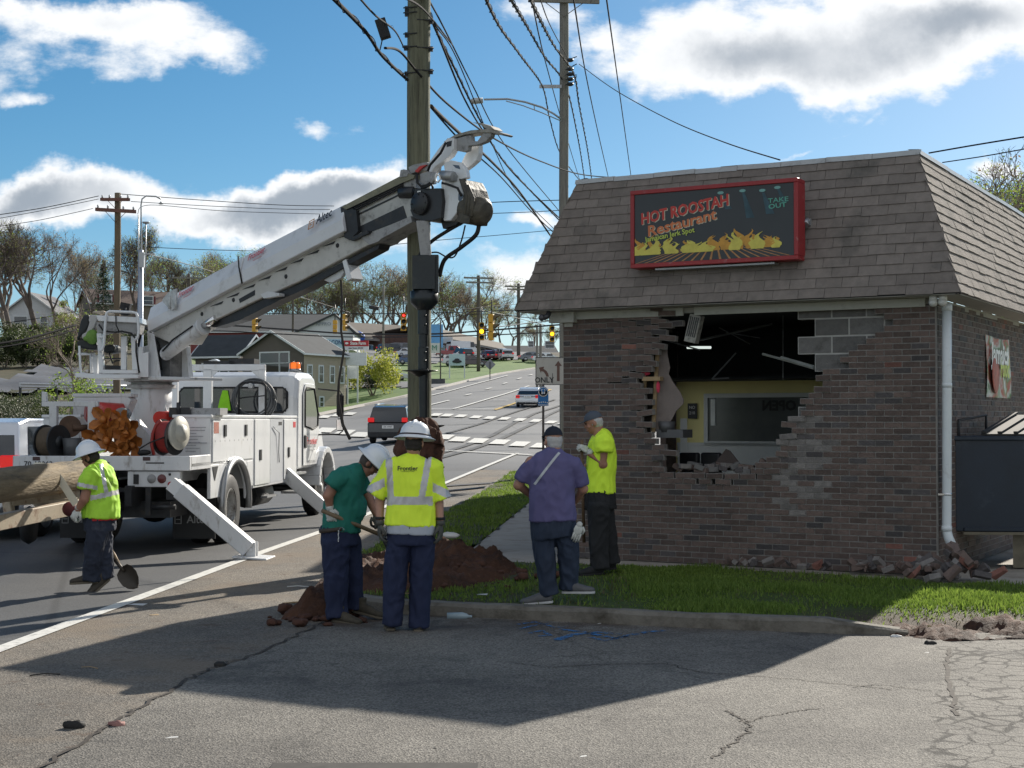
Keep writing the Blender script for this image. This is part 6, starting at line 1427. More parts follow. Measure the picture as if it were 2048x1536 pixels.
boot(P3,p(782,1262,-.04),p(778,1256,.25),mat('boot_dark',(.04,.035,.028),.7,var=.3),SOLED);boot(P3,p(835,1265,-.04),p(846,1258,.25),bpy.data.materials['boot_dark'],SOLED)
Y2=13.7;p=lambda x,y,dy=0:at(x,y,Y2+dy)
hc=p(741,926,.02);R2=rotm((1,.12,-1.0),(.9,0,1))
s1,s2=p(677,955,-.17),p(712,950,.16);e1_,e2_=p(656,992,-.2),p(735,990,.14);w1,w2=p(660,1016,-.16),p(752,1028,.08)
def body2(mb):
 head(mb,hc,R2,1.0);limb(mb,[p(731,942,.01),p(716,948)],[.055,.068]);mb.tube([p(712,945),p(696,962),p(685,1000),p(680,1055)],[.18,.19,.17,.17],18,side=YA,rb=[.07,.10,.11,.12])
 for a in((s1,e1_,w1),(s2,e2_,w2)):limb(mb,a,[.062,.052,.032])
 for a in((p(675,1070,-.09),p(673,1150,-.1),p(668,1225,-.1)),(p(690,1070,.09),p(702,1150,.1),p(708,1215,.12))):limb(mb,a,[.09,.06,.042])
P2=mkperson('worker in green t-shirt bending over his shovel beside the dirt pile',p(690,1240),body2,SKINP)
mb=MB();mb.tube([p(678,1050),p(680,1070),p(681,1090)],[.185,.195,.20],20,side=YA,rb=[.155,.165,.165]);mb.tube([p(672,1080,-.09),p(672,1150,-.10),p(673,1215,-.1),p(675,1234,-.1)],[.125,.105,.09,.10],16);mb.tube([p(692,1080,.09),p(703,1150,.1),p(709,1205,.12),p(709,1219,.12)],[.125,.10,.09,.095],16)
remesh(mb,'trousers',NAVY,P2,.011,.019,(8,8,4),8)
mb=MB();mb.tube([p(728,938),p(718,943),p(706,952),p(692,975),p(686,1010),p(682,1062)],[.08,.15,.21,.225,.205,.20],24,side=YA,rb=[.06,.085,.125,.155,.165,.175]);mb.ell(p(702,1015),(.15,.17,.16))
mb.tube([p(690,950,-.12),p(676,958,-.19),p(663,974,-.21)],[.09,.09,.088],16);mb.tube([p(710,952,.12),p(720,966,.17),p(732,988,.15)],[.09,.085,.08],16)
remesh(mb,'shirt',TEAL,P2,.011,.016,(6,6,4),12)
mb=MB();mb.tube([p(664,1046,-.02),p(664,1046,-.02)+Vector((0,0,-.03))],[.01,.01]);mb.build('x',BLK,P2);bpy.data.objects.remove(bpy.data.objects['x'])
mb=MB();mb.tube([p(677,1052),p(678,1060)],[.205,.207],24,side=YA,rb=[.182,.184]);mb.build('belt',mat('belt_brown',(.05,.035,.025),.6),P2)
mb=MB();mb.lathe([(.022,-.003),(.026,0),(.022,.003),(.019,0),(.022,-.003)],p(683,1060,-.21),(0,1,0),14)
for k in range(9):mb.ell(p(677+.4*math.sin(k*1.5),1062+k*2.6,-.215),(.007,.006,.007),6,4)
mb.build('key_chain',CHR,P2)
hardhat(P2,hc,R2,HATW);face(P2,hc,R2)
mb=MB();mb.ell(hc+R2@Vector((0,-.018,.0)),(.079,.088,.085),16,12,R2);mb.ell(hc+R2@Vector((0,-.05,-.04)),(.06,.045,.035),12,8,R2);remesh(mb,'hair',mat('brown_grey_hair',(.07,.055,.045),.7,var=.3,vs=60),P2,.008,.003,(30,30,30),1)
mb=MB()
for x in(-1,1):mb.tube([hc+R2@Vector((x*.08,-.01,.0)),hc+R2@Vector((x*.075,.07,.005)),hc+R2@Vector((x*.03,.10,.0))],.004,6)
mb.build('safety_glasses',TXB,P2)
sh0,sh1=p(646,1022,-.27),p(762,1070,-.02)
mb=MB();hand(mb,w1+Vector((0,-.02,-.0)),(.15,-.1,-1),(-.4,-1,0),1.15,1.15,1);mb.tube([w1+ZA*.03,w1-ZA*.01],.04,12);mb.build('glove',GLOVW,P2)
mb=MB();hand(mb,w2,(.3,-.1,-1),(.3,-1,0),1.1,1.12,-1);mb.build('glove',GLOVD,P2)
BT=mat('boot_olive',(.055,.045,.03),.75,var=.4,vs=14)
boot(P2,p(667,1243,-.10),p(690,1247,-.16),BT,SOLED);boot(P2,p(708,1224,.12),p(740,1232,.06),BT,SOLED)
shv=empty('shovel',p(705,1047,-.1),'wooden shaft of the shovel held by the man in the green t-shirt','shovel')
mb=MB();d=(sh1-sh0);mb.tube([sh0+d*-.02,sh0+d*1.03],.019,10);mb.build('shaft',mat('tool_handle_wood',(.16,.11,.06),.6,var=.25,vs=10),shv)
mb=MB();e=sh0+d*1.03;mb.tube([e,e+Vector((.10,.1,-.25))],.022,8);e2v=e+Vector((.10,.1,-.25))
mb.prism([e2v+Vector(q)for q in((-.1,0,0),(.1,0,0),(.1,.05,-.2),(0,.08,-.3),(-.1,.05,-.2))],(0,.006,0));mb.build('blade',DRK,shv)
Y4=13.97;p=lambda x,y,dy=0:at(x,y,Y4+dy)
hc=p(1106,880,.02);R4=rotm((-.45,1,-.10),(-.03,.1,1))
def body4(mb):
 head(mb,hc,R4,1.03);limb(mb,[p(1105,898),p(1104,910)],[.060,.072]);mb.tube([p(1104,915),p(1104,950),p(1105,1000),p(1108,1060)],[.18,.20,.18,.17],18,side=XA,rb=[.09,.12,.13,.12])
 for a in((p(1063,925),p(1037,970,.04),p(1066,993,.2)),(p(1145,925),p(1166,978,.06),p(1150,1002,.2))):limb(mb,a,[.062,.052,.034])
 for a in((p(1088,1070),p(1091,1115),p(1100,1180)),(p(1130,1070),p(1133,1115,.03),p(1137,1170,.07))):limb(mb,a,[.09,.06,.042])
P4=mkperson('man in purple t-shirt and dark jeans, seen from behind on the grass',p(1105,1205),body4)
mb=MB();mb.tube([p(1106,1035),p(1108,1060),p(1109,1075)],[.20,.215,.215],22,side=XA,rb=[.14,.155,.155]);mb.tube([p(1087,1070),p(1089,1112),p(1096,1165),p(1101,1190)],[.112,.092,.080,.082],16);mb.tube([p(1133,1070),p(1136,1112,.03),p(1137,1160,.06),p(1137,1178,.07)],[.112,.090,.078,.082],16)
remesh(mb,'trousers',JEAN,P4,.011,.020,(8,8,4),21)
mb=MB();mb.tube([p(1104,902,.02),p(1104,909),p(1103,920),p(1103,950),p(1104,1000),p(1105,1041)],[.08,.15,.205,.215,.21,.225],24,side=XA,rb=[.08,.11,.13,.155,.165,.165])
mb.tube([p(1080,925),p(1064,931),p(1053,946,.02),p(1046,962,.03)],[.08,.083,.080,.082],16);mb.tube([p(1132,925),p(1146,931),p(1156,948,.02),p(1161,970,.04)],[.08,.083,.080,.08],16)
so4=remesh(mb,'shirt',PURP,P4,.011,.015,(6,6,4),30)
mb=MB();P=[];n=16
for i in range(n+1):
 x=1119-50*(i/n);y=905+64*(i/n)**1.05;P+=[p(x-2.2,y-1.2,-.4),p(x+2.2,y+1.2,-.4)]
mb.add(P,[(2*i,2*i+1,2*i+3,2*i+2)for i in range(n)]);on_surface(so4,ORG[P4 .name],mb,.006);mb.build('shoulder_strap',mat('white_strap',(.5,.52,.54),.6),P4)
cap(P4,hc,R4,mat('navy_cap',(.012,.014,.026),.8));face(P4,hc,R4)
mb=MB();mb.ell(hc+R4@Vector((0,-.016,.0)),(.081,.092,.09),16,12,R4);mb.ell(hc+R4@Vector((0,-.045,-.05)),(.064,.052,.045),14,10,R4);remesh(mb,'hair',HAIRG,P4,.008,.002,(30,30,30),1)
mb=MB();mb.tube([hc+R4@Vector((-.083,-.015,.012)),hc+R4@Vector((-.080,.07,.016)),hc+R4@Vector((-.05,.098,.012))],.004,6);mb.prism([hc+R4@Vector(q)for q in((-.058,.095,.02),(-.01,.107,.02),(-.012,.105,-.01),(-.055,.093,-.01))],R4@Vector((0,.004,0)));mb.build('sunglasses',TXB,P4)
for w,sd_,nn_ in((p(1066,993,.2),1,(-1,0,.3)),(p(1150,1002,.2),-1,(1,0,.3))):mb=MB();hand(mb,w,(.5*sd_,.8,.1),nn_,.8,1.05,sd_);mb.build('hand',SKIN,P4)
boot(P4,p(1105,1206,-.03),p(1070,1209,.0),SHOEG,SOLEW,name='shoe');boot(P4,p(1125,1187,.06),p(1162,1187,.03),SHOEG,SOLEW,name='shoe')
mb=MB();hand(mb,p(1159,1049,-.12),(-.25,0,-1),(.2,-1,0),.25,1.0,1);tag(mb.build('work_glove',GLOVW),'white work glove hanging from the back pocket of the man in purple','glove')
Y5=16.7;p=lambda x,y,dy=0:at(x,y,Y5+dy)
hc=p(1187,845,.0);R5=rotm((-1,.08,-.30),(-.3,0,1))
e5,w5=p(1206,929,-.17),p(1178,906,-.14)
def body5(mb):
 head(mb,hc,R5,1.06);limb(mb,[p(1193,859),p(1199,870)],[.058,.07]);mb.tube([p(1202,872),p(1203,900),p(1200,950),p(1199,1000)],[.18,.19,.16,.17],18,side=YA,rb=[.08,.12,.12,.12])
 for a in((p(1208,884,-.18),e5,w5),(p(1200,884,.18),p(1186,925,.2),p(1170,935,.05))):limb(mb,a,[.062,.055,.034])
 for a in((p(1198,1000,-.08),p(1196,1062,-.1),p(1199,1130,-.1)),(p(1202,1000,.08),p(1212,1065,.1),p(1222,1120,.12))):limb(mb,a,[.09,.06,.042])
P5=mkperson('man in bright lime t-shirt and grey cap standing close to the damaged brick wall',p(1208,1146),body5,SKINP)
mb=MB();mb.tube([p(1199,980),p(1201,1002),p(1202,1018)],[.19,.20,.20],20,side=YA,rb=[.16,.165,.17]);mb.tube([p(1199,1008,-.09),p(1196,1064,-.1),p(1199,1120,-.1),p(1200,1137,-.1)],[.13,.11,.10,.105],16);mb.tube([p(1204,1008,.09),p(1213,1064,.1),p(1221,1115,.12),p(1224,1128,.12)],[.13,.105,.095,.10],16)
remesh(mb,'trousers',BLKT,P5,.012,.020,(8,8,4),41)
mb=MB();mb.tube([p(1196,864),p(1200,868),p(1204,880),p(1204,910),p(1201,950),p(1200,985)],[.08,.15,.205,.21,.195,.20],24,side=YA,rb=[.065,.095,.135,.16,.165,.17]);mb.tube([p(1206,880,-.14),p(1209,888,-.2),p(1209,904,-.2)],[.10,.105,.10],16);mb.tube([p(1202,880,.14),p(1196,890,.2),p(1190,904,.2)],[.10,.10,.095],16)
remesh(mb,'shirt',LIMET,P5,.011,.017,(6,6,4),44)
cap(P5,hc,R5,mat('slate_cap',(.07,.085,.11),.8));face(P5,hc,R5,1.06)
mb=MB();mb.ell(hc+R5@Vector((0,-.022,.004)),(.084,.088,.085),16,12,R5);mb.ell(hc+R5@Vector((0,-.05,-.04)),(.066,.05,.04),12,8,R5);remesh(mb,'hair',HAIRG,P5,.008,.002,(30,30,30),1)
mb=MB();hand(mb,w5+Vector((0,0,.01)),(-.75,-.05,.55),(-.4,-.3,.8),1.35,1.25,-1);mb.tube([w5+Vector((.03,0,-.01)),w5+Vector((-.01,0,.02))],.04,12);mb.build('glove',GLOVW,P5)
mb=MB();hand(mb,p(1170,935,.05),(-.8,-.5,.1),(0,-.3,1),1.4,1.15,1);mb.build('glove',mat('lime_grey_glove',(.22,.26,.10),.8,var=.3),P5)
boot(P5,p(1207,1148,-.1),p(1186,1150,-.13),BLKT,BLK);boot(P5,p(1232,1138,.12),p(1210,1140,.1),BLKT,BLK)
mb=MB();a,b=p(1163,880,-.12),p(1168,1085,.0);mb.tube([a,b],.018,10);tag(mb.build('tool_handle',mat('tool_wood',(.13,.08,.045),.6,var=.2)),'upright wooden tool handle gripped by the man in lime t-shirt','tool')
Y1=16.1;p=lambda x,y,dy=0:at(x,y,Y1+dy)
hc=p(180,915,.0);R1=rotm((-1,.25,-.35),(-.25,0,1));SV=Vector((.35,1,0)).normalized()
s1=p(183,946,-.17);e1_=p(169,998,-.2);w1=p(156,1019,-.16);s2=p(200,944,.18);e2_=p(205,990,.25);w2=p(204,1040,.2)
def body1(mb):
 head(mb,hc,R1,1.0);limb(mb,[p(187,928),p(193,936)],[.056,.066]);mb.tube([p(196,936),p(199,960),p(199,1000),p(200,1045)],[.18,.19,.17,.16],18,side=SV,rb=[.08,.11,.13,.12])
 for a in((s1,e1_,w1),(s2,e2_,w2)):limb(mb,a,[.060,.052,.033])
 for a in((p(196,1052,-.08),p(187,1100,-.05),p(182,1158,-.02)),(p(203,1052,.08),p(205,1108,.05),p(212,1152,.08))):limb(mb,a,[.088,.058,.042])
P1=mkperson('worker in worn lime vest and white hard hat walking past the log with a shovel',p(195,1180),body1,SKINP)
mb=MB();mb.tube([p(200,1030),p(200,1048),p(200,1060)],[.17,.18,.185],20,side=SV,rb=[.15,.16,.16]);mb.tube([p(197,1055,-.08),p(188,1102,-.05),p(184,1148,-.02),p(183,1162,-.02)],[.115,.10,.085,.09],16);mb.tube([p(203,1055,.08),p(206,1105,.06),p(211,1142,.08),p(213,1156,.08)],[.115,.10,.085,.09],16)
remesh(mb,'trousers',mat('dirty_navy_trousers',(.02,.026,.045),.85,var=.4,vs=5,dirt=((.07,.075,.08),.25,5)),P1,.011,.020,(9,9,5),51)
mb=MB();mb.tube([p(203,1015),p(203,1040)],[.18,.185],20,side=SV,rb=[.155,.16]);remesh(mb,'undershirt',mat('red_undershirt',(.5,.03,.03),.8,var=.1),P1,.011,.005,seed=4)
def pred1(c):
 q=Vector(c);x=q.x*3000/q.y+1024;y=840-(q.z-CAMZ)*3000/q.y
 if x<196 and 960<y<990 and q.y<Y1-.08:d=(y-972)-(x-176)*.2;return 1 if abs(d)<4 else 0
 if abs((y-992)+(x-200)*.22)<5 and x>182:return 1
 if y<988 and abs(x-(203+.20*(y-930)))<4.0 and y>928:return 1
 return 0
mb=MB();mb.tube([p(190,928),p(194,932),p(198,943),p(201,965),p(202,1000),p(201,1035)],[.08,.14,.19,.20,.195,.205],24,side=SV,rb=[.06,.09,.125,.155,.175,.19]);mb.tube([p(192,942,-.13),s1+Vector((0,0,-.01)),p(177,962,-.2),p(174,977,-.2)],[.085,.09,.09,.095],16);mb.tube([p(200,942,.13),s2,p(205,975,.22)],[.085,.09,.09],16)
remesh(mb,'vest',[VESTD,SILV],P1,.010,.016,(7,7,4),55,pred1)
hardhat(P1,hc,R1,HATW);face(P1,hc,R1)
mb=MB();mb.ell(hc+R1@Vector((0,-.018,-.004)),(.079,.090,.09),16,12,R1);mb.ell(hc+R1@Vector((0,-.05,-.045)),(.060,.045,.04),12,8,R1);remesh(mb,'hair',HAIRD,P1,.008,.003,(30,30,30),1)
mb=MB();hand(mb,w1,(-.5,-.1,-1),(-.5,-1,0),1.0,1.1,1);mb.tube([w1+Vector((.01,0,.03)),w1],.037,12);mb.build('glove',GLOVW,P1)
mb=MB();hand(mb,w2,(0,0,-1),(1,-.2,0),1.1,1.1,-1);mb.build('glove',GLOVW,P1)
boot(P1,p(196,1166,-.03),p(160,1168,-.02),BOOTM,SOLED);boot(P1,p(220,1160,.07),p(193,1183,.0),BOOTM,SOLED)
sv1=empty('shovel',p(250,1160,.1),'round pointed shovel trailing behind the walking worker on the road','shovel')
mb=MB();mb.tube([w2+Vector((-.06,0,.03)),p(214,1085,.18),p(230,1112,.15),p(243,1138,.1)],.016,10);mb.build('shaft',mat('shaft_pale_wood',(.32,.22,.12),.6,var=.2),sv1)
c0=p(243,1136,.1);c1=p(268,1166,.05);ax=(c1-c0).normalized();sd=Vector((.75,-.2,.55));sd=(sd-ax*sd.dot(ax)).normalized();nr=ax.cross(sd);mb=MB();vs=[]
prof=[(0,.02),(.02,.085),(.07,.11),(.15,.115),(.22,.09),(.27,.045),(.29,.005)]
for t,w in prof:
 for k in range(-3,4):vs.append(c0+ax*t+sd*(w*k/3)+nr*(.03*(abs(k)/3)**2-.015))
mb.add(vs,[(i*7+k,i*7+k+1,(i+1)*7+k+1,(i+1)*7+k)for i in range(6)for k in range(6)],True);mb.tube([c0-ax*.12,c0+ax*.05],.02,8);mb.build('blade',mat('shovel_steel',(.055,.045,.035),.5,.3,var=.3),sv1)
def heap(name,P,hf,label,seed=0,step=.04,z0=.1,cat='dirt pile'):
 xs=[q[0]for q in P];ys=[q[1]for q in P];vs=[];idx={};fs=[]
 x0,y0=min(xs),min(ys);nx=int((max(xs)-x0)/step)+1;ny=int((max(ys)-y0)/step)+1
 for j in range(ny+1):
  for i in range(nx+1):
   x,y=x0+i*step,y0+j*step;d=dseg(x,y,P)if inpoly(x,y,P)else 0
   h=hf(x,y)*min(1,d/.22);n=noise.fractal(Vector((x*2.4,y*2.4,seed)),.7,2.2,6)*.20*min(1,d/.1)+.10*abs(noise.noise(Vector((x*7,y*7,seed))))*min(1,d/.05)+.07*noise.noise(Vector((x*19,y*19,seed)))*min(1,d/.05)
   vs.append((x,y,z0-.03+max(-.02,h+n*(.35+h*2.6)+(.02 if d>0 else-.05))))
 w=nx+1
 fs=[(j*w+i,j*w+i+1,(j+1)*w+i+1,(j+1)*w+i)for j in range(ny)for i in range(nx)if inpoly(x0+(i+.5)*step,y0+(j+.5)*step,P)]
 mb=MB();mb.add(vs,fs,True);return tag(mb.build(name,M_SOIL),label,cat)
heap('dirt_pile',[(-2.05,15.3),(-1.2,14.75),(-.35,15.3),(.0,16.1),(.15,17.0),(-.1,17.9),(-.5,18.3),(-1.2,18.9),(-2.0,18.6),(-2.1,16.6)],lambda x,y:.07+.15*math.exp(-((x+.75)**2/.55+(y-17.2)**2/.9))+.10*math.exp(-((x+1.3)**2/.3+(y-15.8)**2/.4)),'heap of red brown soil dug out of the verge beside the pavement',2)
heap('spilled_soil',[(-2.15,13.75),(-1.5,13.6),(-1.25,14.2),(-1.6,14.8),(-2.1,14.5)],lambda x,y:.05+.08*math.exp(-((x+1.75)**2/.08+(y-14.1)**2/.1)),'small clump of red soil spilled on the asphalt by the kerb corner',7,.03,.0)
rnd=random.Random(9)
SC=[clump('clod',(0,0,0),(.06,.06,.045),M_CLAY,'loose clod of red soil around the dug hole','clod',k,14,.4,3,'loose clods of soil around the dug hole')for k in range(3)]
for i in range(130):
 o=SC[i%3]if i<3 else SC[i%3].copy()
 if i>=3:scn.collection.objects.link(o)
 if i%2:x,y=rnd.gauss(-1.7,.25),rnd.gauss(13.9,.28);z=.0
 else:x,y=rnd.gauss(-.75,.5),rnd.gauss(16.1,.9);z=.12+.18*math.exp(-((x+.75)**2/.55+(y-17.2)**2/.9))
 s=rnd.uniform(.25,1.2);o.location=(x,y,z);o.scale=(s,s,s*rnd.uniform(.6,1));o.rotation_euler=(0,0,rnd.uniform(0,6))
heap('bare_soil',[(3.15,12.75),(3.6,12.35),(4.3,12.5),(5.2,12.45),(6.2,12.8),(6.4,13.5),(5.4,13.35),(4.6,13.5),(3.9,13.6),(3.3,13.2)],lambda x,y:.035,'bare trampled brown soil at the right end of the kerb',11,.05,.02,'soil')
# ------- utility poles, wires, lamp
def pole(x,Y,r0,r1,ztop,label,m,zb=None,name='utility_pole',cat='utility pole'):
 zb=hgt(x,Y)if zb is None else zb;root=empty(name,(x,Y,zb),label,cat);mb=MB();n=10
 mb.tube([(x+.01*math.sin(i),Y,zb-.3+(ztop-zb+.3)*i/n)for i in range(n+1)],[r0+(r1-r0)*i/n for i in range(n+1)],20);mb.build('shaft',m,root);return root
def xarm(root,c,ln,ax,m=WOODG,s=.1,ins=True):
 ax=Vector(ax).normalized();sd=ax.cross(ZA).normalized();c=Vector(c)
 mb=MB();mb.obox(c-ax*ln/2-sd*s/2-ZA*s/2,ax*ln,sd*s,ZA*s)
 for t in(-.3,.3):mb.tube([c+ax*ln*t,c-ZA*ln*.22],.012,5)
 mb.build('crossarm',m,root)
 if ins:
  for t in(-.46,-.2,.2,.46):mb=MB();mb.lathe([(.02,0),(.05,.03),(.03,.06),(.05,.09),(.02,.13),(0,.14)],c+ax*ln*t+ZA*s/2,n=10);mb.build('insulator',GRY,root)
c=at(838,500,19.35)
PL1=pole(c.x,19.35,.155,.145,12.5,'thick greenish wooden utility pole right beside the raised auger',WOOD,.1)
mb=MB()
for y,dx in((20,-.16),(45,.155),(100,.155),(145,.155),(30,-.16),(72,-.16),(98,-.17),(150,-.16)):
 q=at(838,y,19.35);mb.box((c.x+dx,19.3,q.z),(.05,.05,.06));mb.tube([(c.x-.02,19.2,q.z),(c.x+dx*1.25,19.25,q.z)],.009,6)
mb.build('bolt',DRK,PL1)
c2=at(1128,400,42);PL2=pole(c2 .x,42,.14,.125,15.5,'tall grey wooden utility pole behind the left corner of the brick building',WOODG)
xarm(PL2,at(1128,2,41.8),2.0,(1,.1,0));q=at(1128,173,41.8);mb=MB();mb.box((q.x-.38,41.8,q.z),(.62,.06,.09));mb.build('bracket_arm',GRY,PL2)
mb=MB()
for y in(122,140,150,160,170):q=at(1131,y,41.8);mb.ell((q.x+.13,41.7,q.z),(.1,.08,.06),8,6);mb.tube([(q.x,41.8,q.z),(q.x+.3,41.5,q.z+.1*math.sin(y))],.015,5)
mb.build('cable_fittings',DRK,PL2)
lamp=empty('street_lamp',at(1122,240,41.7),'curved arm street lamp mounted on the tall grey pole','street lamp')
mb=MB();mb.tube([at(x,y,41.7-(1122-x)*.003)for x,y in((1122,238),(1108,228),(1085,215),(1050,204),(1015,198),(968,199))],.028,8);mb.tube([at(x,y,41.7-(1122-x)*.003)for x,y in((1122,242),(1085,226),(1045,211),(1012,202))],.015,6);mb.tube([at(1068,210,41.6),at(1069,219,41.6)],.014,6);mb.build('lamp_arm',GRY,lamp)
mb=MB();mb.tube([at(942,202,41.2),at(948,202,41.2),at(966,201,41.2)],[.05,.085,.075],14,rb=[.08,.13,.11],side=(0,0,1));mb.build('lamp_head',mat('lamp_grey',(.4,.42,.42),.5),lamp)
def catmull(Q,k=8):
 S=[]
 for i in range(len(Q)-1):
  p0,p1,p2,p3=Q[max(i-1,0)],Q[i],Q[i+1],Q[min(i+2,len(Q)-1)]
  for j in range(k):t=j/k;S.append(.5*((2*p1)+(p2-p0)*t+(2*p0-5*p1+4*p2-p3)*t*t+(3*p1-p0-3*p2+p3)*t**3))
 return S+[Q[-1]]
def wire(pts,r,label,m=WIRE,lash=0,name='overhead_cable',cat='cable'):
 Q=catmull([at(x,y,Y)for x,y,Y in pts]);mb=MB()
 if pts[0][1]<=0 or pts[0][0]<=0:Q=[Q[0]+(Q[0]-Q[1]).normalized()*12]+Q
 if pts[-1][0]>2040 or(pts[-1][2]>50 and 1090<pts[-1][0]<1270):Q.append(Q[-1]+(Q[-1]-Q[-2]).normalized()*18)
 mb.tube(Q,r,6)
 if lash:
  S=[];L_=0
  for a,b in zip(Q,Q[1:]):
   n=max(2,int((b-a).length/.12));d=(b-a).normalized();e=d.orthogonal().normalized();f=d.cross(e)
   for i in range(n):L_+=.55;S.append(a.lerp(b,i/n)+(e*math.cos(L_)+f*math.sin(L_))*(r*1.1+lash))
  mb.tube(S,lash,4)
 return tag(mb.build(name,m),label,cat,'overhead cables and wires')
wire([(660,-10,12.5),(730,62,15),(765,112,16.5),(815,160,19.1)],.02,'thick black cable reaching the near pole from the upper left',lash=.005)
wire([(862,212,19.5),(910,258,23),(985,325,30),(1040,385,36),(1100,470,42)],.026,'thick weathered cable leaving the near pole behind the pole guide claw',WIREG)
wire([(862,215,19.5),(925,285,25),(1000,352,32),(1060,420,38),(1108,466,42)],.014,'thin wire just below the thick weathered cable')
wire([(718,-5,13),(752,32,14.2),(790,62,16.5),(808,96,19)],.010,'short double drop wire holding the black splice case')
wire([(770,96,16.4),(800,103,18),(840,150,19.1),(900,212,22),(990,278,28),(1080,322,36),(1170,350,43),(1285,355,46),(1420,346,50)],.016,'long slack wire sagging from the near pole to above the roof')
wire([(845,-5,19.3),(880,80,24),(930,200,30),(975,275,36),(1030,350,42),(1125,442,52)],.02,'twisted pair of cables running down behind the boom tip')
wire([(855,-5,19.3),(890,60,23),(945,170,29),(1010,290,38),(1115,418,52)],.014,'wire running down the right side of the near pole, uppermost of its fan')
wire([(848,-5,19.3),(872,60,23),(905,128,28),(960,240,36),(1012,328,44),(1118,440,56)],.024,'heavy cable in the middle of the fan beyond the near pole',lash=.005)
wire([(838,-5,19.3),(870,50,22),(915,120,27),(985,290,36),(1030,378,44),(1100,450,54)],.012,'lowest thin wire of the fan beyond the near pole')
wire([(800,-8,14),(850,22,17),(905,90,24)],.012,'black wire looping over the top of the near pole')
wire([(968,-10,14),(1000,55,20),(1040,110,27),(1086,176,41.5),(1100,240,48),(1122,310,56),(1160,362,70)],.018,'twisted cable held by the bracket arm of the tall grey pole',WIREG,lash=.005)
wire([(1016,-10,17),(1055,55,26),(1090,115,34),(1122,155,41.5),(1140,200,48),(1160,300,62),(1170,366,76)],.02,'thick lashed cable passing just left of the tall grey pole top',WIREG,lash=.007)
wire([(1056,-10,19),(1085,50,27),(1110,95,34),(1148,150,41.6),(1158,210,50),(1175,300,64),(1184,364,78)],.02,'pale twisted cable crossing in front of the tall grey pole',WIREG,lash=.009)
wire([(1062,-10,24),(1080,80,32),(1098,150,40),(1120,230,50),(1150,330,66),(1160,362,74)],.014,'thin wire between the two lashed cables left of the tall pole')
wire([(1078,-10,26),(1100,50,32),(1135,115,41.8)],.012,'short thin wire ending at the top of the tall grey pole')
wire([(1146,-10,30),(1170,140,44),(1195,260,60),(1216,352,78)],.018,'straight wire descending right of the tall grey pole')
wire([(1212,-10,30),(1230,120,44),(1248,250,60),(1262,352,78)],.018,'rightmost of the straight wires descending to the roof line')
wire([(1158,128,41.8),(1230,180,36),(1340,240,30),(1450,285,25),(1560,320,20.5)],.010,'service wire sagging from the tall pole to the restaurant roof')
wire([(1858,306,42),(1950,290,40),(2060,272,38)],.022,'upper wire over the right end of the roof');wire([(1885,325,42),(1970,312,40),(2060,296,38)],.016,'lower wire over the right end of the roof')
wire([(860,412,70),(1000,404,72),(1130,400,74)],.022,'upper of the level wires crossing behind the boom tip');wire([(950,428,72),(1060,424,73),(1130,420,74)],.018,'lower of the level wires crossing behind the boom tip');wire([(700,498,70),(860,482,72),(1000,470,74),(1130,458,76)],.016,'wire crossing the sky below the winch cover')
sc=at(766,58,15.2);mb=MB();mb.box(sc,(.11,.10,.20),Matrix.Rotation(R(-18),3,'Y'));mb.tube([sc+Vector((.0,0,-.08)),at(764,82,15.3),at(760,100,15.8)],.008,5);mb.lathe([(.014,-.003),(.02,0),(.014,.003)],at(784,54,15.2),(0,1,0),12);tag(mb.build('splice_case',BLK,bevel=.01),'small black splice case hanging from a wire left of the near pole','splice case')
c=at(235,500,64);PL3=pole(c.x,64,.16,.13,at(0,386,64).z,'brown wooden utility pole with two crossarms behind the operator platform',mat('brown_pole_wood',(.15,.115,.075),.85,var=.3,vs=4,stretch=(6,6,.4),bump=.4,bs=30),hgt(c.x,64))
RW=mat('crossarm_red_brown',(.17,.08,.06),.8,var=.2)
xarm(PL3,at(230,399,63.8),1.65,(1,-.6,-.09),RW,.13);xarm(PL3,at(231,421,63.8),2.3,(1,-.6,-.13),RW,.15)
c=at(281,600,60);ms=empty('steel_mast',(c.x,60,hgt(c.x,60)),'grey steel mast with thin conduits standing beside the crossarm pole','mast')
mb=MB();mb.tube([(c.x,60,0),(c.x,60,at(0,500,60).z)],[.16,.10],14);mb.build('shaft',mat('mast_grey_blue',(.33,.37,.44),.4,.3,var=.1),ms)
mb=MB();mb.tube([at(x,y,60)for x,y in((283,620),(283,500),(282,410),(284,398),(292,392),(312,393),(322,398))],.03,8);mb.tube([at(x,y,60)for x,y in((277,560),(277,430))],.025,8);mb.tube([at(x,y,60)for x,y in((291,560),(292,446))],.025,8)
mb.build('conduit',GRY,ms)
mb=MB();mb.box(at(284,520,59.8),(.2,.2,.6));mb.lathe([(.02,.1),(.1,0),(.02,-.02)],at(322,408,60),n=10);mb.lathe([(0,0),(.12,.02),(.16,.08),(0,.1)],at(292,448,60),n=10);mb.box(at(300,508,59.8),(.4,.1,.05));mb.build('mast_fitting',GRY,ms)
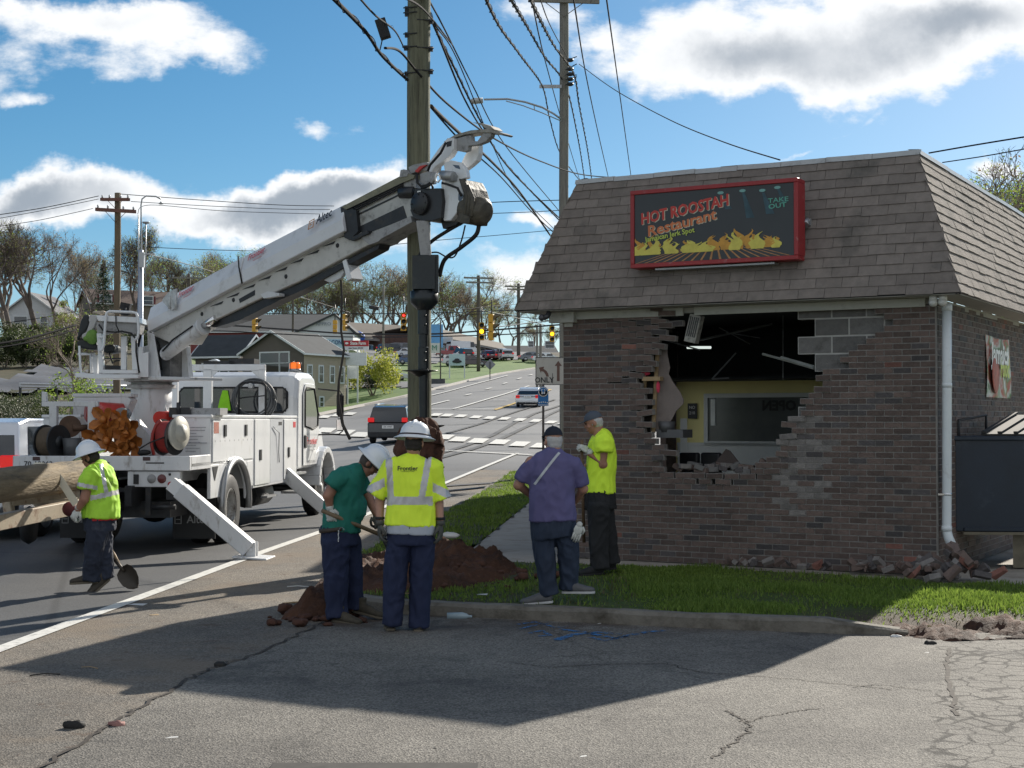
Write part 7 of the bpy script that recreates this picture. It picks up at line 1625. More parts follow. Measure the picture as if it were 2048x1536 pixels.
for pts,r,lb in(([(-20,432,60),(90,415,62),(197,392,64)],.018,'left wire running up to the top crossarm'),([(-20,440,60),(90,420,62),(197,398,64)],.014,'second left wire just below the top crossarm wire'),([(-20,455,60),(80,440,62),(186,417,64)],.014,'left wire running to the lower crossarm'),([(240,388,64),(400,400,66),(560,410,68),(668,412,70)],.016,'top wire stretching right from the crossarm pole behind the boom'),([(262,403,64),(400,411,66),(560,418,68),(660,419,70)],.014,'middle wire stretching right from the crossarm pole'),([(275,428,64),(300,410,64),(450,422,66),(640,428,70)],.012,'lower wire stretching right from the crossarm pole'),([(292,494,60),(400,499,62),(510,502,64)],.014,'wire from the steel mast to behind the boom'),([(-20,690,50),(60,676,52),(152,650,55)],.04,'thick dark cable crossing low on the far left'),([(-20,698,50),(60,684,52),(152,660,55)],.03,'second dark cable low on the far left'),([(-20,650,70),(80,636,72),(190,616,75)],.02,'thin wire crossing in front of the tan apartment house')):
 wire(pts,r,lb)
for(x,yt,yb,Y,arms,lb)in((957,551,742,128,((556,2.6),(565,2.2)),'dark wooden pole with two crossarms standing on the far lawn'),(1037,567,712,165,((573,2.4),(579,2.0)),'wooden pole with crossarms beside the far end of the road'),(767,572,706,150,(),'pale slim pole behind the red arrow signal'),(378,548,690,150,((556,3.4),),'dark pole with crossarm peeking over the boom'),(586,575,660,150,(),'dark pole in front of the wooded ridge below the boom'),(1074,650,716,150,(),'left of the two slim steel poles by the road sign'),(1081,648,716,120,(),'right of the two slim steel poles by the road sign'),(881,640,716,170,(),'thin black lamp post in the car park')):
 Y=gp(x,yb).y if arms and x>900 else Y;q=at(x,yt,Y);zb=hgt(q.x,Y);r=.16*Y/130 if arms else(.12 if Y<160 else.08);o=pole(q.x,Y,r,r*.85,q.z,lb,WOODG if 'pale' in lb or 'steel' in lb else mat('far_pole',(.10,.085,.07),.85),zb)
 for ya,ln in arms:xarm(o,at(x,ya,Y-.2),ln*Y/(150 if x<900 else 130),(1,.25,0),s=.14*Y/130)
WIREF=mat('far_cable',(.03,.03,.033),.7)
for pts,r,lb in(([(290,655,84),(430,650,84),(560,658,84),(700,667,84),(860,668,84),(960,662,84),(1100,651,84)],.05,'main span cable carrying the traffic signals'),([(290,668,84),(430,662,84),(560,668,84),(700,674,84),(860,673,84),(980,670,84),(1110,664,84)],.035,'lower span cable under the traffic signals'),([(500,626,100),(620,628,100),(860,626,100),(980,622,100),(1110,618,100)],.03,'dark wire crossing above the row of traffic signals'),([(860,640,120),(960,628,120),(1060,636,120),(1120,645,120)],.03,'sagging wire beyond the right-hand traffic signals'),([(974,553,190),(1005,566,215),(1030,573,240)],.03,'wire between the two far crossarm poles, upper'),([(974,566,190),(1005,578,215),(1030,581,240)],.03,'wire between the two far crossarm poles, lower'),([(958,620,189),(1000,628,200),(1050,640,220),(1110,655,240)],.05,'bundled cable sagging past the far wooden pole'),([(800,600,110),(900,618,115),(990,612,120),(1110,600,130)],.025,'high wire crossing in front of the ridge trees'),([(280,505,60),(380,530,75),(500,566,95),(620,600,110),(700,625,120)],.02,'wire descending from the steel mast towards the shops'),([(1120,640,90),(1060,646,88),(985,655,84)],.03,'short cable bracing the right-hand signals')):
 wire(pts,r,lb,WIREF)
mb=MB();mb.tube([at(738,614,100),at(758,617,100)],[.12,.14],8);tag(mb.build('cable_splice',WIREF),'dark splice sleeve on the wire left of the red arrow signal','splice')
# ------- traffic signals
LR=mat('lit_red',(.9,.03,.02),.3,emit=((1,.03,.02),2.2));LA_=mat('lit_amber',(.95,.45,.02),.3,emit=((1,.42,.01),3.0));LD=mat('dark_lens',(.035,.04,.04),.25);LG=mat('dull_tan_lens',(.65,.5,.3),.3)  # LG is a plain tan lens colour and does not emit
def signal(x,yt,yb,Y,yaw,lit,label,lens=None,arrow=False):
 a,b=at(x,yt,Y),at(x,yb,Y);H=a.z-b.z;s=H/3;root=empty('traffic_signal',(b.x,Y,b.z),label,'traffic signal','traffic signals hung over the junction')
 M=Matrix.Translation((b.x,Y,b.z))@Matrix.Rotation(yaw,4,'Z')
 mb=MB(M)
 for k in range(3):mb.bx(-s*.46,s*.46,-s*.25,s*.3,k*s+.01,(k+1)*s-.01)
 mb.build('housing',YEL,root,bevel=.02);mb=MB(M);mb.tube([(0,0,H),(0,0,H+.9)],.03,6);mb.build('hanger',DRK,root)
 for k in range(3):
  c=Vector((0,-s*.25,k*s+s/2));on=lit==k
  mb=MB(M);mb.lathe([(0,.03),(s*.32,.01),(s*.34,0)],c,(0,-1,0),18);l=mb.build('lens',(LR if k==2 else LA_)if on and not arrow else(lens or LD),root)
  if on and arrow:
   mb=MB(M);P=[(-.22,0),(.02,.22),(.10,.15),(-.02,.05),(.22,.05),(.22,-.05),(-.02,-.05),(.10,-.15),(.02,-.22)];mb.poly([c+Vector((x_*s*1.2,-.04,z_*s*1.2))for x_,z_ in P]);mb.build('arrow',LR,l)
  mb=MB(M);vs=[]
  for i in range(13):
   th=math.pi*(-.12+1.24*i/12)
   for d in(0,s*.75*(.35+.65*max(0,math.sin(th)))):vs.append(c+Vector((math.cos(th)*s*.38,-d,math.sin(th)*s*.38)))
  mb.add(vs,[(2*i,2*i+1,2*i+3,2*i+2)for i in range(12)]);mb.build('visor',mat('visor_dark',(.10,.075,.03),.6)if k==0 and 'visor_dark' not in bpy.data.materials else bpy.data.materials['visor_dark'],root)
 return root
signal(510,622,664,82,R(75),-1,'yellow traffic signal seen from the side, below the middle of the boom',LG);signal(670,640,668,88,R(180),-1,'small yellow traffic signal seen from behind, beside the hanging rope');signal(690,628,662,84,R(70),-1,'yellow traffic signal right of the hanging rope',LG)
signal(807,625,662,84,R(8),2,'traffic signal showing a red left arrow beside the near pole',None,True);signal(963,645,681,84,R(5),1,'amber-lit traffic signal in front of the far wooden pole');signal(983,628,681,84,R(80),-1,'yellow traffic signal turned sideways right of the amber one',LD);signal(1104,652,684,84,R(5),1,'amber-lit traffic signal under the left eave of the building')
# ------- lane-use sign, bus stop sign
q0,q1=at(1071,714,40.5),at(1138,770,40.5)
ls_=empty('lane_sign',((q0 .x+q1 .x)/2,40.5,q1 .z),'square lane-use sign with ONLY and arrows beside the tall grey pole','sign')
SGW=mat('sign_back_white',(.52,.50,.45),.5,var=.08,vs=3,dirt=((.35,.32,.27),.3,3))
mb=MB();mb.bx(q0 .x,q1 .x,40.5,40.53,q1 .z,q0 .z);mb.build('panel',SGW,ls_,bevel=.004)
mb=MB();W_,H_=q1 .x-q0 .x,q0 .z-q1 .z
for r in((0,1,0,.02),(0,1,.98,1),(0,.018,0,1),(.982,1,0,1)):mb.bx(q0 .x+W_*r[0],q0 .x+W_*r[1],40.49,40.498,q1 .z+H_*r[2],q1 .z+H_*r[3])
mb.build('border',TXB,ls_)
BRN=mat('sign_brown_arrow',(.16,.09,.07),.6)
def sg(P,z=40.495):return[(q0 .x+W_*x,z,q1 .z+H_*y)for x,y in P]
mb=MB();mb.poly(sg([(.64,.14),(.72,.14),(.72,.68),(.79,.68),(.68,.86),(.57,.68),(.64,.68)]));mb.poly(sg([(.10,.62),(.26,.66),(.235,.58),(.33,.50),(.38,.40),(.40,.30),(.32,.30),(.30,.37),(.25,.46),(.18,.50),(.16,.43)]));mb.build('arrow',BRN,ls_)
mb=MB();mb.poly(sg([(.50,.06),(.515,.06),(.515,.42),(.50,.42)]));mb.text('ONLY',.20,frame(sg([(.26,.17)])[0],XA,ZA,-YA),bold=.004,sx=.95);mb.build('lettering',TXB,ls_)
b0,b1=at(1076,772,39),at(1097,812,39);bs=empty('bus_stop_sign',((b0 .x+b1 .x)/2,39,.1),'blue bus stop sign on a thin steel post in front of the brick corner','sign')
BLU=mat('bus_sign_blue',(.02,.16,.42),.4);cx=(b0 .x+b1 .x)/2;w=(b1 .x-b0 .x);cz=b0 .z-w*.55
mb=MB();mb.bx(cx-w/2,cx+w/2,39,39.02,b1 .z,cz+.02);mb.tube([(cx,39.0,cz),(cx,39.02,cz)],w*.5,24);mb.build('panel',BLU,bs)
mb=MB()
def ring(mb,r0,r1,y,c,n=24):mb.add([(c[0]+r*math.cos(2*math.pi*i/n),y,c[1]+r*math.sin(2*math.pi*i/n))for r in(r0,r1)for i in range(n)],[(i,(i+1)%n,n+(i+1)%n,n+i)for i in range(n)])
ring(mb,w*.40,w*.46,38.995,(cx,cz));
for r in((-.17,.17,-.22,.25),):mb.bx(cx+w*r[0],cx+w*r[1],38.99,38.995,cz+w*r[2],cz+w*r[3])
for k in range(5):mb.ell((cx+(k-2)*w*.19,38.99,b1 .z+w*(.38-.03*abs(k-2))),(w*.06,.004,w*.06),8,5)
mb.text('ctransit',.09,frame((cx,38.99,b1 .z+w*.12),XA,ZA,-YA));mb.build('lettering',TXW,bs)
mb=MB();mb.bx(cx-w*.12,cx+w*.12,38.985,38.99,cz-w*.02,cz+w*.2);mb.bx(cx-.01,cx+.01,38.983,38.989,cz-w*.22,cz+w*.25);mb.build('bus_symbol',BLU,bs)
mb=MB();mb.bx(cx-.03,cx+.03,39.02,39.06,hgt(cx,39),cz+.2);mb.build('post',mat('post_brown_steel',(.10,.085,.08),.5,.4),bs)
# ------- background buildings
SID_T=mat('tan_vinyl_siding',(.40,.34,.25),.7,var=.06,vs=2);SID_G=mat('grey_brown_siding',(.115,.10,.085),.75,var=.08,vs=2);SID_W=mat('white_siding',(.56,.58,.60),.7,var=.05);ROOFD=mat('dark_shingle_roof',(.045,.05,.055),.9,var=.25,vs=1.2);ROOFB=mat('brown_shingle_roof',(.12,.085,.07),.9,var=.2,vs=1.2);TRIM=mat('white_house_trim',(.62,.65,.67),.6,var=.04)
REDW=mat('red_metal_wall',(.20,.035,.03),.6,var=.1);BRKF=mat('far_brown_brick',(.10,.055,.042),.85,var=.4,vs=3);WINM=glass('house_window_glass',(.03,.035,.04));APT=mat('tan_apartment_siding',(.17,.145,.11),.75,var=.08)
def siding(mb,o,a,h,n,pr=.02):
 k=int(h/.16)
 for i in range(k):z=i*.16;mb.add([o+ZA*z+n*pr,o+a+ZA*z+n*pr,o+a+ZA*(z+.16),o+ZA*(z+.16)],[(0,1,2,3)])
def win(root,c,a,n,w,h,t=.12,nm='window'):
 c,a,n=Vector(c),Vector(a).normalized(),Vector(n).normalized();mb=MB()
 for x0,x1,z0,z1 in((-w/2-t,w/2+t,-t,0),(-w/2-t,w/2+t,h,h+t),(-w/2-t,-w/2,0,h),(w/2,w/2+t,0,h),(-w/2,w/2,h/2-.03,h/2+.03)):mb.obox(c+a*x0+ZA*z0,a*(x1-x0),ZA*(z1-z0),n*.09)
 f=mb.build(nm,TRIM,root);mb=MB();mb.obox(c-a*w/2,a*w,ZA*h,n*.04);mb.build('pane',WINM,f)
def house(label,C,yaw,w,d,he,hr,wall,roof,wf=(),ws=(),gable='front',name='house',zb=None,ov=.35):
 """C: nearest corner; front runs left from it, side runs back; gable on the front or along the side"""
 zb=hgt(C[0],C[1])-.4 if zb is None else zb;root=empty(name,(C[0],C[1],zb),label,'building')
 a=Vector((-math.cos(yaw),math.sin(yaw),0));b=Vector((math.sin(yaw),math.cos(yaw),0));O=Vector((C[0],C[1],zb));nf,ns=-b,-a
 A,B,D,E=O,O+a*w,O+b*d,O+a*w+b*d;H=ZA*(he-zb);HR=ZA*(hr-zb)
 mb=MB();mb.prism([A,B,E,D],H);
 if gable=='front':g=(A+B)/2+HR,(D+E)/2+HR;mb.add([A+H,B+H,g[0]],[(0,1,2)]);mb.add([D+H,E+H,g[1]],[(0,1,2)])
 else:g=(A+D)/2+HR,(B+E)/2+HR;mb.add([A+H,D+H,g[0]],[(0,1,2)]);mb.add([B+H,E+H,g[1]],[(0,1,2)])
 siding(mb,A+nf*.0,a*w,he-zb,nf);siding(mb,A,b*d,he-zb,ns);mb.build('wall',wall,root)
 mb=MB();e=ZA*.12
 if gable=='front':sl=[(A,D,a,w),(B,E,-a,w)];ax=b
 else:sl=[(A,B,b,d),(D,E,-b,d)];ax=a
 for P,Q,din,wd in sl:
  r0,r1=(g[0],g[1]);k=(hr-he)/(wd/2);o=-din*ov-ZA*ov*k
  mb.prism([P+H+o-ax*ov,Q+H+o+ax*ov,r1+ax*ov,r0-ax*ov],e)
 mb.build('roof',roof,root)
 mb=MB();
 for P,Q,din,wd in sl:
  k=(hr-he)/(wd/2);o=-din*(ov+.02)-ZA*(ov*k+.05);mb.obox(P+H+o-ax*ov,(Q-P)+ax*2*ov,din*.08,ZA*.16)
  for r,s in((g[0],-1),(g[1],1)):p0=(P if s<0 else Q)+H+o+ax*(s*(ov+.02));mb.prism([p0,p0+ZA*.2,r+ax*(s*(ov+.02))+ZA*.14,r+ax*(s*(ov+.02))-ZA*.06],ax*.06*s)
 mb.build('roof_trim',TRIM,root)
 for(x,z,ww,hh)in wf:win(root,O+a*x+ZA*z+nf*.02,a,nf,ww,hh)
 for(y,z,ww,hh)in ws:win(root,O+b*y+ZA*z+ns*.02,b,ns,ww,hh)
 return root,O,a,b,nf,ns
def zat(py,Y):return CAMZ+(840-py)*Y/3000
def X(px,Y):return(px-1024)*Y/3000
Y=130;C=(X(607,Y),Y)
house('small grey-brown house with white trimmed gable and tan side wall',C,R(28),6.6,6.4,zat(704,Y),zat(664,Y+2),SID_G,ROOFD,[(2.0,3.4,.9,1.8),(3.6,3.4,2.0,1.8),(5.2,1.0,.9,1.3)],[(.8,2.7,.55,1.35),(2.5,2.7,.55,1.35),(4.2,2.7,.55,1.35),(5.7,2.7,.55,1.35),(2.6,.5,.5,.8)])
C2=(X(476,134),134);house('low grey-brown wing with two white framed windows beside the small house',C2,R(20),4.4,5,zat(709,134),zat(672,137),SID_G,ROOFD,[(1.4,2.9,.8,1.2),(3.2,2.9,.8,1.2)],[],'side')
mb=MB();a_=R(28);O=Vector((C[0],C[1],hgt(*C)-.4));b_=Vector((math.sin(a_),math.cos(a_),0));n_=Vector((math.cos(a_),-math.sin(a_),0));siding(mb,O+n_*.015,b_*6.4,zat(704,Y)-hgt(*C)+.4,n_);o=mb.build('pale_siding',SID_T,bpy.data.objects['house'])
Y=172;house('long building with dark roof and red metal wall behind the small house',(X(628,Y),Y),R(4),15.5,16,zat(662,Y),zat(630,Y+8),REDW,ROOFD,[],[],'side','commercial_building')
mb=MB();Y=168;r=empty('white_gable_shop',(X(640,Y),Y,zat(670,Y)-5),'white gabled shop front rising behind the brick row','building');P=[(582,668),(668,629),(706,664),(706,700),(582,700)];mb.prism([at(x,y,Y)for x,y in P],(0,8,0));mb.build('wall',SID_W,r)
mb=MB();mb.prism([at(x,y,Y-.3)for x,y in((578,668),(668,626),(668,629.5),(582,670))],(0,9,0));mb.prism([at(x,y,Y-.3)for x,y in((668,626),(712,664),(708,667),(668,629.5))],(0,9,0));mb.build('roof',ROOFD,r)
mb=MB();mb.text('APPRO',.55,frame(at(647,648,Y-.2),XA,ZA,-YA));mb.build('lettering',mat('grey_sign_letters',(.15,.18,.22),.6),r)
def strip(label,P0,P1,ye0,yr0,ye1,yr1,Ya,Yb,wall,roof,yb0,yb1,nm='shop_row'):
 r=empty(nm,(X((P0+P1)/2,Ya),Ya,8),label,'building');A,B=at(P0,ye0,Ya),at(P1,ye1,Yb);n=Vector((B.y-A.y,-(B.x-A.x),0)).normalized();n=-n if n.y>0 else n;zb=min(at(P0,yb0,Ya).z,at(P1,yb1,Yb).z)-1
 back=-n*14;mb=MB();f=[Vector((A.x,A.y,zb)),Vector((B.x,B.y,zb)),B,A];mb.prism(f,back);mb.build('wall',wall,r)
 mb=MB();C_,D_=at(P0,yr0,Ya+8),at(P1,yr1,Yb+8);mb.prism([A+n*1.2-ZA*.2,B+n*1.2-ZA*.2,D_,C_],ZA*.15);mb.prism([C_,D_,B+back,A+back],ZA*.15);mb.build('roof',roof,r)
 mb=MB();mb.obox(A+n*1.25-ZA*.45,B-A,n*.08,ZA*.3);mb.build('fascia',mat('row_fascia',(.25,.23,.21),.7)if 'row_fascia' not in bpy.data.materials else bpy.data.materials['row_fascia'],r)
 d=(B-A);L_=d.length;d=d.normalized();k=int(L_/4.5)
 for i in range(k):c=A+d*(2+i*4.5);c.z=zb+1.6;win(r,c+n*.02,d,n,2.0,1.5)
 return r,A,B,n
r,A,B,n=strip('brick shop row with brown shingle roof and blue awning beyond the car park',628,800,668,642,682,652,262,270,BRKF,mat('row_roof_brown',(.15,.13,.11),.9,var=.15,vs=1),712,708)
mb=MB();q=at(712,674,260);mb.ell(q,(1.6,.9,1.1),14,8);mb.build('awning',mat('awning_blue',(.02,.09,.38),.5),r)
r,A,B,n=strip('second brick row whose grey-brown roof slopes down to the right of the auger',840,1005,668,650,700,688,262,285,BRKF,bpy.data.materials['row_roof_brown'],712,712)
mb=MB();q=at(871,672,259);mb.bx(q.x-1.3,q.x+1.3,258.6,259,q.z-2,q.z+2.0);mb.build('blue_shop_front',mat('shop_blue',(.12,.35,.62),.5),r)
mb=MB();q=at(893,681,260);mb.bx(q.x-1.1,q.x+1.1,259.6,259.8,q.z-.5,q.z+.6);mb.text('502',.9,frame(q+Vector((0,-.5,0)),XA,ZA,-YA));mb.build('shop_sign',mat('sign_pale_grey',(.5,.5,.5),.6),r)
Yh=285;house('low white building with long dark roof at the far end of the road',(X(1112,Yh),Yh),R(-6),13.5,9,zat(704,Yh),zat(692,Yh+3),SID_W,ROOFD,[(1.2,1.2,1.6,1.2),(4.8,1.4,.9,1.0)],[],'side','far_building')
Ya=205;house('tan two-storey apartment house with brown roof and maroon shutters on the left slope',(X(182,Ya),Ya),R(62),8.2,14,zat(604,Ya),zat(578,Ya+3),APT,ROOFB,[],[(1.9,4.6,1.5,1.1),(7.6,4.6,1.5,1.1),(11.5,4.6,1.2,1.1)],'front','apartment_house',zat(672,Ya))
o=bpy.data.objects['apartment_house'];b_=Vector((math.sin(R(62)),math.cos(R(62)),0));n_=Vector((math.cos(R(62)),-math.sin(R(62)),0));mb=MB()
for y in(.75,2.75,6.45,8.45,10.5,12.2):mb.obox(Vector(o.location)+b_*y+ZA*4.5+n_*.03,b_*.32,ZA*1.25,n_*.06)
mb.build('shutter',mat('maroon_shutter',(.14,.025,.03),.6),o)
Ya=185;house('white clapboard house half hidden behind the big left tree',(X(112,Ya),Ya),R(6),6.8,7,zat(625,Ya),zat(588,Ya+2),SID_W,mat('grey_house_roof',(.16,.16,.17),.9),[(1.6,1.9,.8,1.5),(4.6,1.9,1.6,1.5)],[],'front','white_house',zat(688,Ya))
mb=MB();mb.prism([at(x,y,170)for x,y in((28,700),(110,700),(110,740),(60,732),(28,716))],(0,.4,0));tag(mb.build('retaining_wall',mat('pale_wall',(.35,.37,.40),.8,var=.1)),'pale retaining wall below the white house on the slope','wall')
mb=MB();a,b=at(40,773,78),at(395,780,90)
for dz in(0,.25):mb.tube([a+ZA*dz*.6,b+ZA*dz*.6],.07,6)
g=mb.build('guard_rail',mat('guard_rail_steel',(.55,.56,.58),.4,.5));tag(g,'galvanised guard rail running along the foot of the gravel bank','guard rail');mb=MB()
for i in range(12):p=a.lerp(b,i/11);mb.bx(p.x-.06,p.x+.06,p.y,p.y+.1,p.z-.8,p.z)
mb.build('rail_post',DRK,g)
# ------- roadside signs on the far lawn
def board(name,P,Yb,m,label,posts,yb,thick=.15):
 p0,p1=at(P[0],P[1],Yb),at(P[2],P[3],Yb);r=empty(name,((p0 .x+p1 .x)/2,Yb,p1 .z),label,'sign');mb=MB();mb.bx(p0 .x,p1 .x,Yb,Yb+thick,p1 .z,p0 .z);mb.build('panel',m,r)
 for x in posts:q=at(x,yb,Yb);mb=MB();mb.bx(q.x-.07,q.x+.07,Yb+.03,Yb+.12,hgt(q.x,Yb)-.2,p0 .z);mb.build('post',GRY if 'white' not in label else TRIM,r)
 return r,p0,p1
SW1=mat('sign_white',(.62,.64,.66),.5);r,a,b=board('beacon_sign',(645,678,686,696),150,mat('sign_pale_blue',(.38,.56,.68),.5),'pale blue BEACON sign mounted on the brick shop wall',(),0)
mb=MB();mb.text('BEACON',.62,frame(((a.x+b.x)/2,149.9,a.z-.36),XA,ZA,-YA),bold=.012,sx=.75).text('COMMUNITY',.18,frame(((a.x+b.x)/2,149.9,b.z+.18),XA,ZA,-YA),sx=.9);mb.build('lettering',mat('beacon_navy',(.02,.06,.18),.5),r)
r,a,b=board('insurance_sign',(687,681,737,692.5),136,mat('sign_red',(.42,.02,.03),.5),'red and white State Farm sign on grey posts above the blank white panel',(697,717),0)
mb=MB();mb.text('State Farm',.40,frame(((a.x+b.x)/2+.2,135.9,(a.z+b.z)/2),XA,ZA,-YA),bold=.012,sx=.82);mb.ell((a.x+.3,135.9,(a.z+b.z)/2),(.16,.01,.1));mb.build('lettering',TXW,r)
mb=MB();z1=zat(700,136);mb.bx(a.x,b.x,136,136.15,z1,b.z-.01);mb.build('lower_panel',SW1,r);mb=MB();mb.text('Auto Home  203-555',.17,frame(((a.x+b.x)/2,135.9,(z1+b.z)/2),XA,ZA,-YA),bold=.006,sx=.9);mb.build('small_lettering',TXB,r)
r2,a,b=board('blank_panel',(684,705,733,731),135.7,SW1,'blank pale panel hanging below the red insurance sign',(),0);mb=MB();mb.bx(a.x+.4,b.x-.8,136.3,136.4,zat(757,136),b.z);mb.build('lower_board',SW1,r2)
r,a,b=board('yard_sign',(898,708,930,731),172,mat('sign_aqua',(.42,.56,.60),.5),'small aqua sign with two white posts on the far lawn',(899,929),742)
mb=MB();mb.ell(((a.x+b.x)/2,171.9,(a.z+b.z)/2-.2),(.55,.02,.18));mb.ell(((a.x+b.x)/2,171.9,(a.z+b.z)/2+.0),(.3,.02,.15));mb.build('car_picture',DRK,r)
r,a,b=board('shop_board',(858,686,880,706),200,SW1,'white board with a green arch picture at the car park edge',(),0);mb=MB();mb.text('M',1.0,frame(((a.x+b.x)/2,199.8,(a.z+b.z)/2),XA,ZA,-YA));mb.build('picture',mat('board_green',(.03,.2,.15),.5),r)
q=at(980,729,166);r=empty('warning_sign',(q.x,166,hgt(q.x,166)),'grey back of a diamond warning sign on the far lawn','sign');mb=MB();mb.prism([(q.x-.62,166,q.z),(q.x,166,q.z-.62),(q.x+.62,166,q.z),(q.x,166,q.z+.62)],(0,.03,0));mb.build('panel',mat('sign_back_grey',(.22,.23,.25),.5,.3),r);mb=MB();mb.bx(q.x-.05,q.x+.05,165.9,166,hgt(q.x,166)-.2,q.z+.3);mb.build('post',DRK,r)
# ------- cars
TYR=BLK;LRED=mat('tail_light_red',(.42,.01,.015),.2,coat=.5,emit=((1,.02,.02),.25));LWH=mat('head_light',(.6,.62,.65),.15)
CARM={}
def paint(c):
 if c not in CARM:CARM[c]=mat('car_paint',c,.25,.15,var=.03,coat=.8)
 return CARM[c]
def car(kind,col):
 root=empty('parked_car',(0,0,0),None,None);P=paint(col)
 L_,W,H,hb,wb={'suv':(4.7,1.9,1.72,1.0,2.75),'sedan':(4.6,1.82,1.44,.88,2.75),'hatch':(4.2,1.78,1.5,.92,2.6),'pickup':(5.4,1.95,1.85,1.05,3.3),'van':(5.3,2.0,2.2,1.1,3.1)}[kind]
 pf={'suv':([(0,.45),(.02,.75),(.05,hb),(.9,hb+.04),(L_-1.35,hb+.02),(L_-.35,hb-.14),(L_-.05,.7),(L_,.4),(L_-.1,.25),(.1,.28)],[(.05,hb),(.35,H-.06),(.7,H),(2.9,H),(3.35,H-.1),(3.75,hb+.02)]),'sedan':([(0,.45),(.03,.8),(.12,hb+.02),(.75,hb+.05),(L_-1.3,hb),(L_-.3,.72),(L_-.04,.55),(L_,.35),(L_-.1,.2),(.1,.25)],[(.45,hb+.04),(1.15,H-.06),(1.6,H),(2.5,H-.02),(3.35,hb+.02)]),'hatch':([(0,.45),(.03,.8),(.06,hb),(.75,hb+.03),(L_-1.1,hb),(L_-.25,.75),(L_-.02,.5),(L_,.35),(L_-.1,.2),(.1,.25)],[(.08,hb),(.5,H-.08),(.95,H),(2.2,H-.02),(3.1,hb+.02)]),'pickup':([(0,.5),(.0,1.0),(.05,hb+.05),(2.0,hb+.05),(L_-1.4,hb+.05),(L_-.2,hb-.05),(L_,.7),(L_,.4),(.1,.45)],[(1.9,hb+.05),(2.05,H-.05),(2.3,H),(3.4,H),(4.1,hb+.05)]),'van':([(0,.4),(0,hb),(.05,hb+.1),(L_-.9,hb+.1),(L_-.1,.85),(L_,.4),(.1,.3)],[(.02,hb),(.05,H-.1),(.2,H),(3.8,H),(4.1,H-.15),(4.75,hb)])}[kind]
 mb=MB();mb.prism([(-W/2,y,z)for y,z in pf[0]],(W,0,0));bd=mb.build('body',P,root,bevel=.09,seg=3)
 G=pf[1];n=len(G);vs=[(s*(W/2-(.05 if z<H-.25 else.20)),y,z)for s in(-1,1)for y,z in G];mb=MB();mb.add(vs,[tuple(range(n))[::-1],tuple(range(n,2*n))]+[(i,i+1,n+i+1,n+i)for i in range(n-1)]);mb.build('roof',P,root,bevel=.03,seg=2)
 gl=MB();wi=.012
 y0,z0=G[0];y1,z1=G[1];gl.add([(-W/2+.13,y0+.03-wi,z0+.05),(W/2-.13,y0+.03-wi,z0+.05),(W/2-.26,y1-wi,z1-.03),(-W/2+.26,y1-wi,z1-.03)],[(0,1,2,3)]);gl.build('rear_window',GLS,root)
 gl=MB();y0,z0=G[-1];y1,z1=G[-2];gl.add([(-W/2+.13,y0+wi,z0+.05),(W/2-.13,y0+wi,z0+.05),(W/2-.26,y1+wi,z1-.02),(-W/2+.26,y1+wi,z1-.02)],[(3,2,1,0)]);gl.build('windscreen',GLS,root)
 for s in(-1,1):
  if kind=='van':sp=((3.7,4.5),)
  elif kind=='pickup':sp=((2.1,2.95),(3.0,3.8))
  else:a,b=G[0][0]+.35,G[-1][0]-.25;m=(a+b)/2;sp=((a,m-.04),(m+.04,b))
  for(a,b)in sp:
   gl=MB();za,zb_=hb+.07,H-.12;x0,x1=s*(W/2-.045),s*(W/2-.185);k=.22 if kind!='van' else.05
   gl.add([(x0,a,za),(x0,b,za),(x1+s*.006,max(a+.1,b-k*1.4),zb_),(x1+s*.006,min(b-.1,a+k),zb_)],[(0,1,2,3)]);gl.build('side_window',GLS,root)
  mb=MB();mb.bx(*sorted((s*(W/2-.03),s*(W/2-.32))),-.025,.06,*((1.0,1.2)if kind=='suv' else(.70,.92)));mb.build('tail_light',LRED,root,bevel=.02);mb=MB();mb.bx(*sorted((s*(W/2-.08),s*(W/2-.42))),L_-.10,L_-.02,.58,.74);mb.build('headlight',LWH,root,bevel=.02)
  mb=MB();mb.bx(*sorted((s*(W/2),s*(W/2+.16))),G[-1][0]-.45,G[-1][0]-.3,hb+.02,hb+.15);mb.build('mirror',P,root,bevel=.02)
  for y in(.85,.85+wb):
   mb=MB();mb.lathe([(.0,-.1),(.30,-.11),(.335,-.06),(.335,.06),(.30,.11),(0,.1)],(s*(W/2-.10),y,.335),(1,0,0),22);w_=mb.build('wheel',TYR,root);mb=MB();mb.lathe([(.21,.0),(.20,.02),(0,.03)],(s*(W/2+.005),y,.335),(s,0,0),16);mb.build('rim',GRY,w_)
 mb=MB();mb.bx(-W/2+.04,W/2-.04,-.05,.12,.32,.56);mb.build('rear_bumper',DRK if kind in('suv','pickup')else P,root,bevel=.03);mb=MB();mb.bx(-.26,.26,-.035,-.02,.72,.86);mb.build('number_plate',TXW,root);mb=MB();mb.text('AK 0947',.11,frame((0,-.04,.79),XA,ZA,-YA));mb.build('plate_lettering',TXB,root)
 return root
def place(o,px,py,yaw,label,Yf=None,group=None,name='parked_car',cat='car'):
 q=gp(px,py)if Yf is None else Vector((X(px,Yf),Yf,hgt(X(px,Yf),Yf)));o.location=q;o.rotation_euler=(math.atan((hgt(q.x,q.y+2)-hgt(q.x,q.y-2))/4)if abs(yaw)<.6 else 0,0,yaw);o.name=name;tag(o,label,cat,group);return o
c=place(car('suv',(.015,.018,.022)),776,889,R(-6),'dark suv seen from behind on the road beside the near pole',None,None,'dark_suv');mb=MB()
for s in(-.72,.72):mb.tube([(s,.6,1.76),(s,2.8,1.78)],.025,6)
o=mb.build('roof_rail',CHR,None,org=(0,0,0));o.parent=c;o.location=(0,0,0)
c=place(car('sedan',(.72,.74,.76)),1055,815,R(-7),'white sedan seen from behind driving up the hill',None,None,'white_sedan')
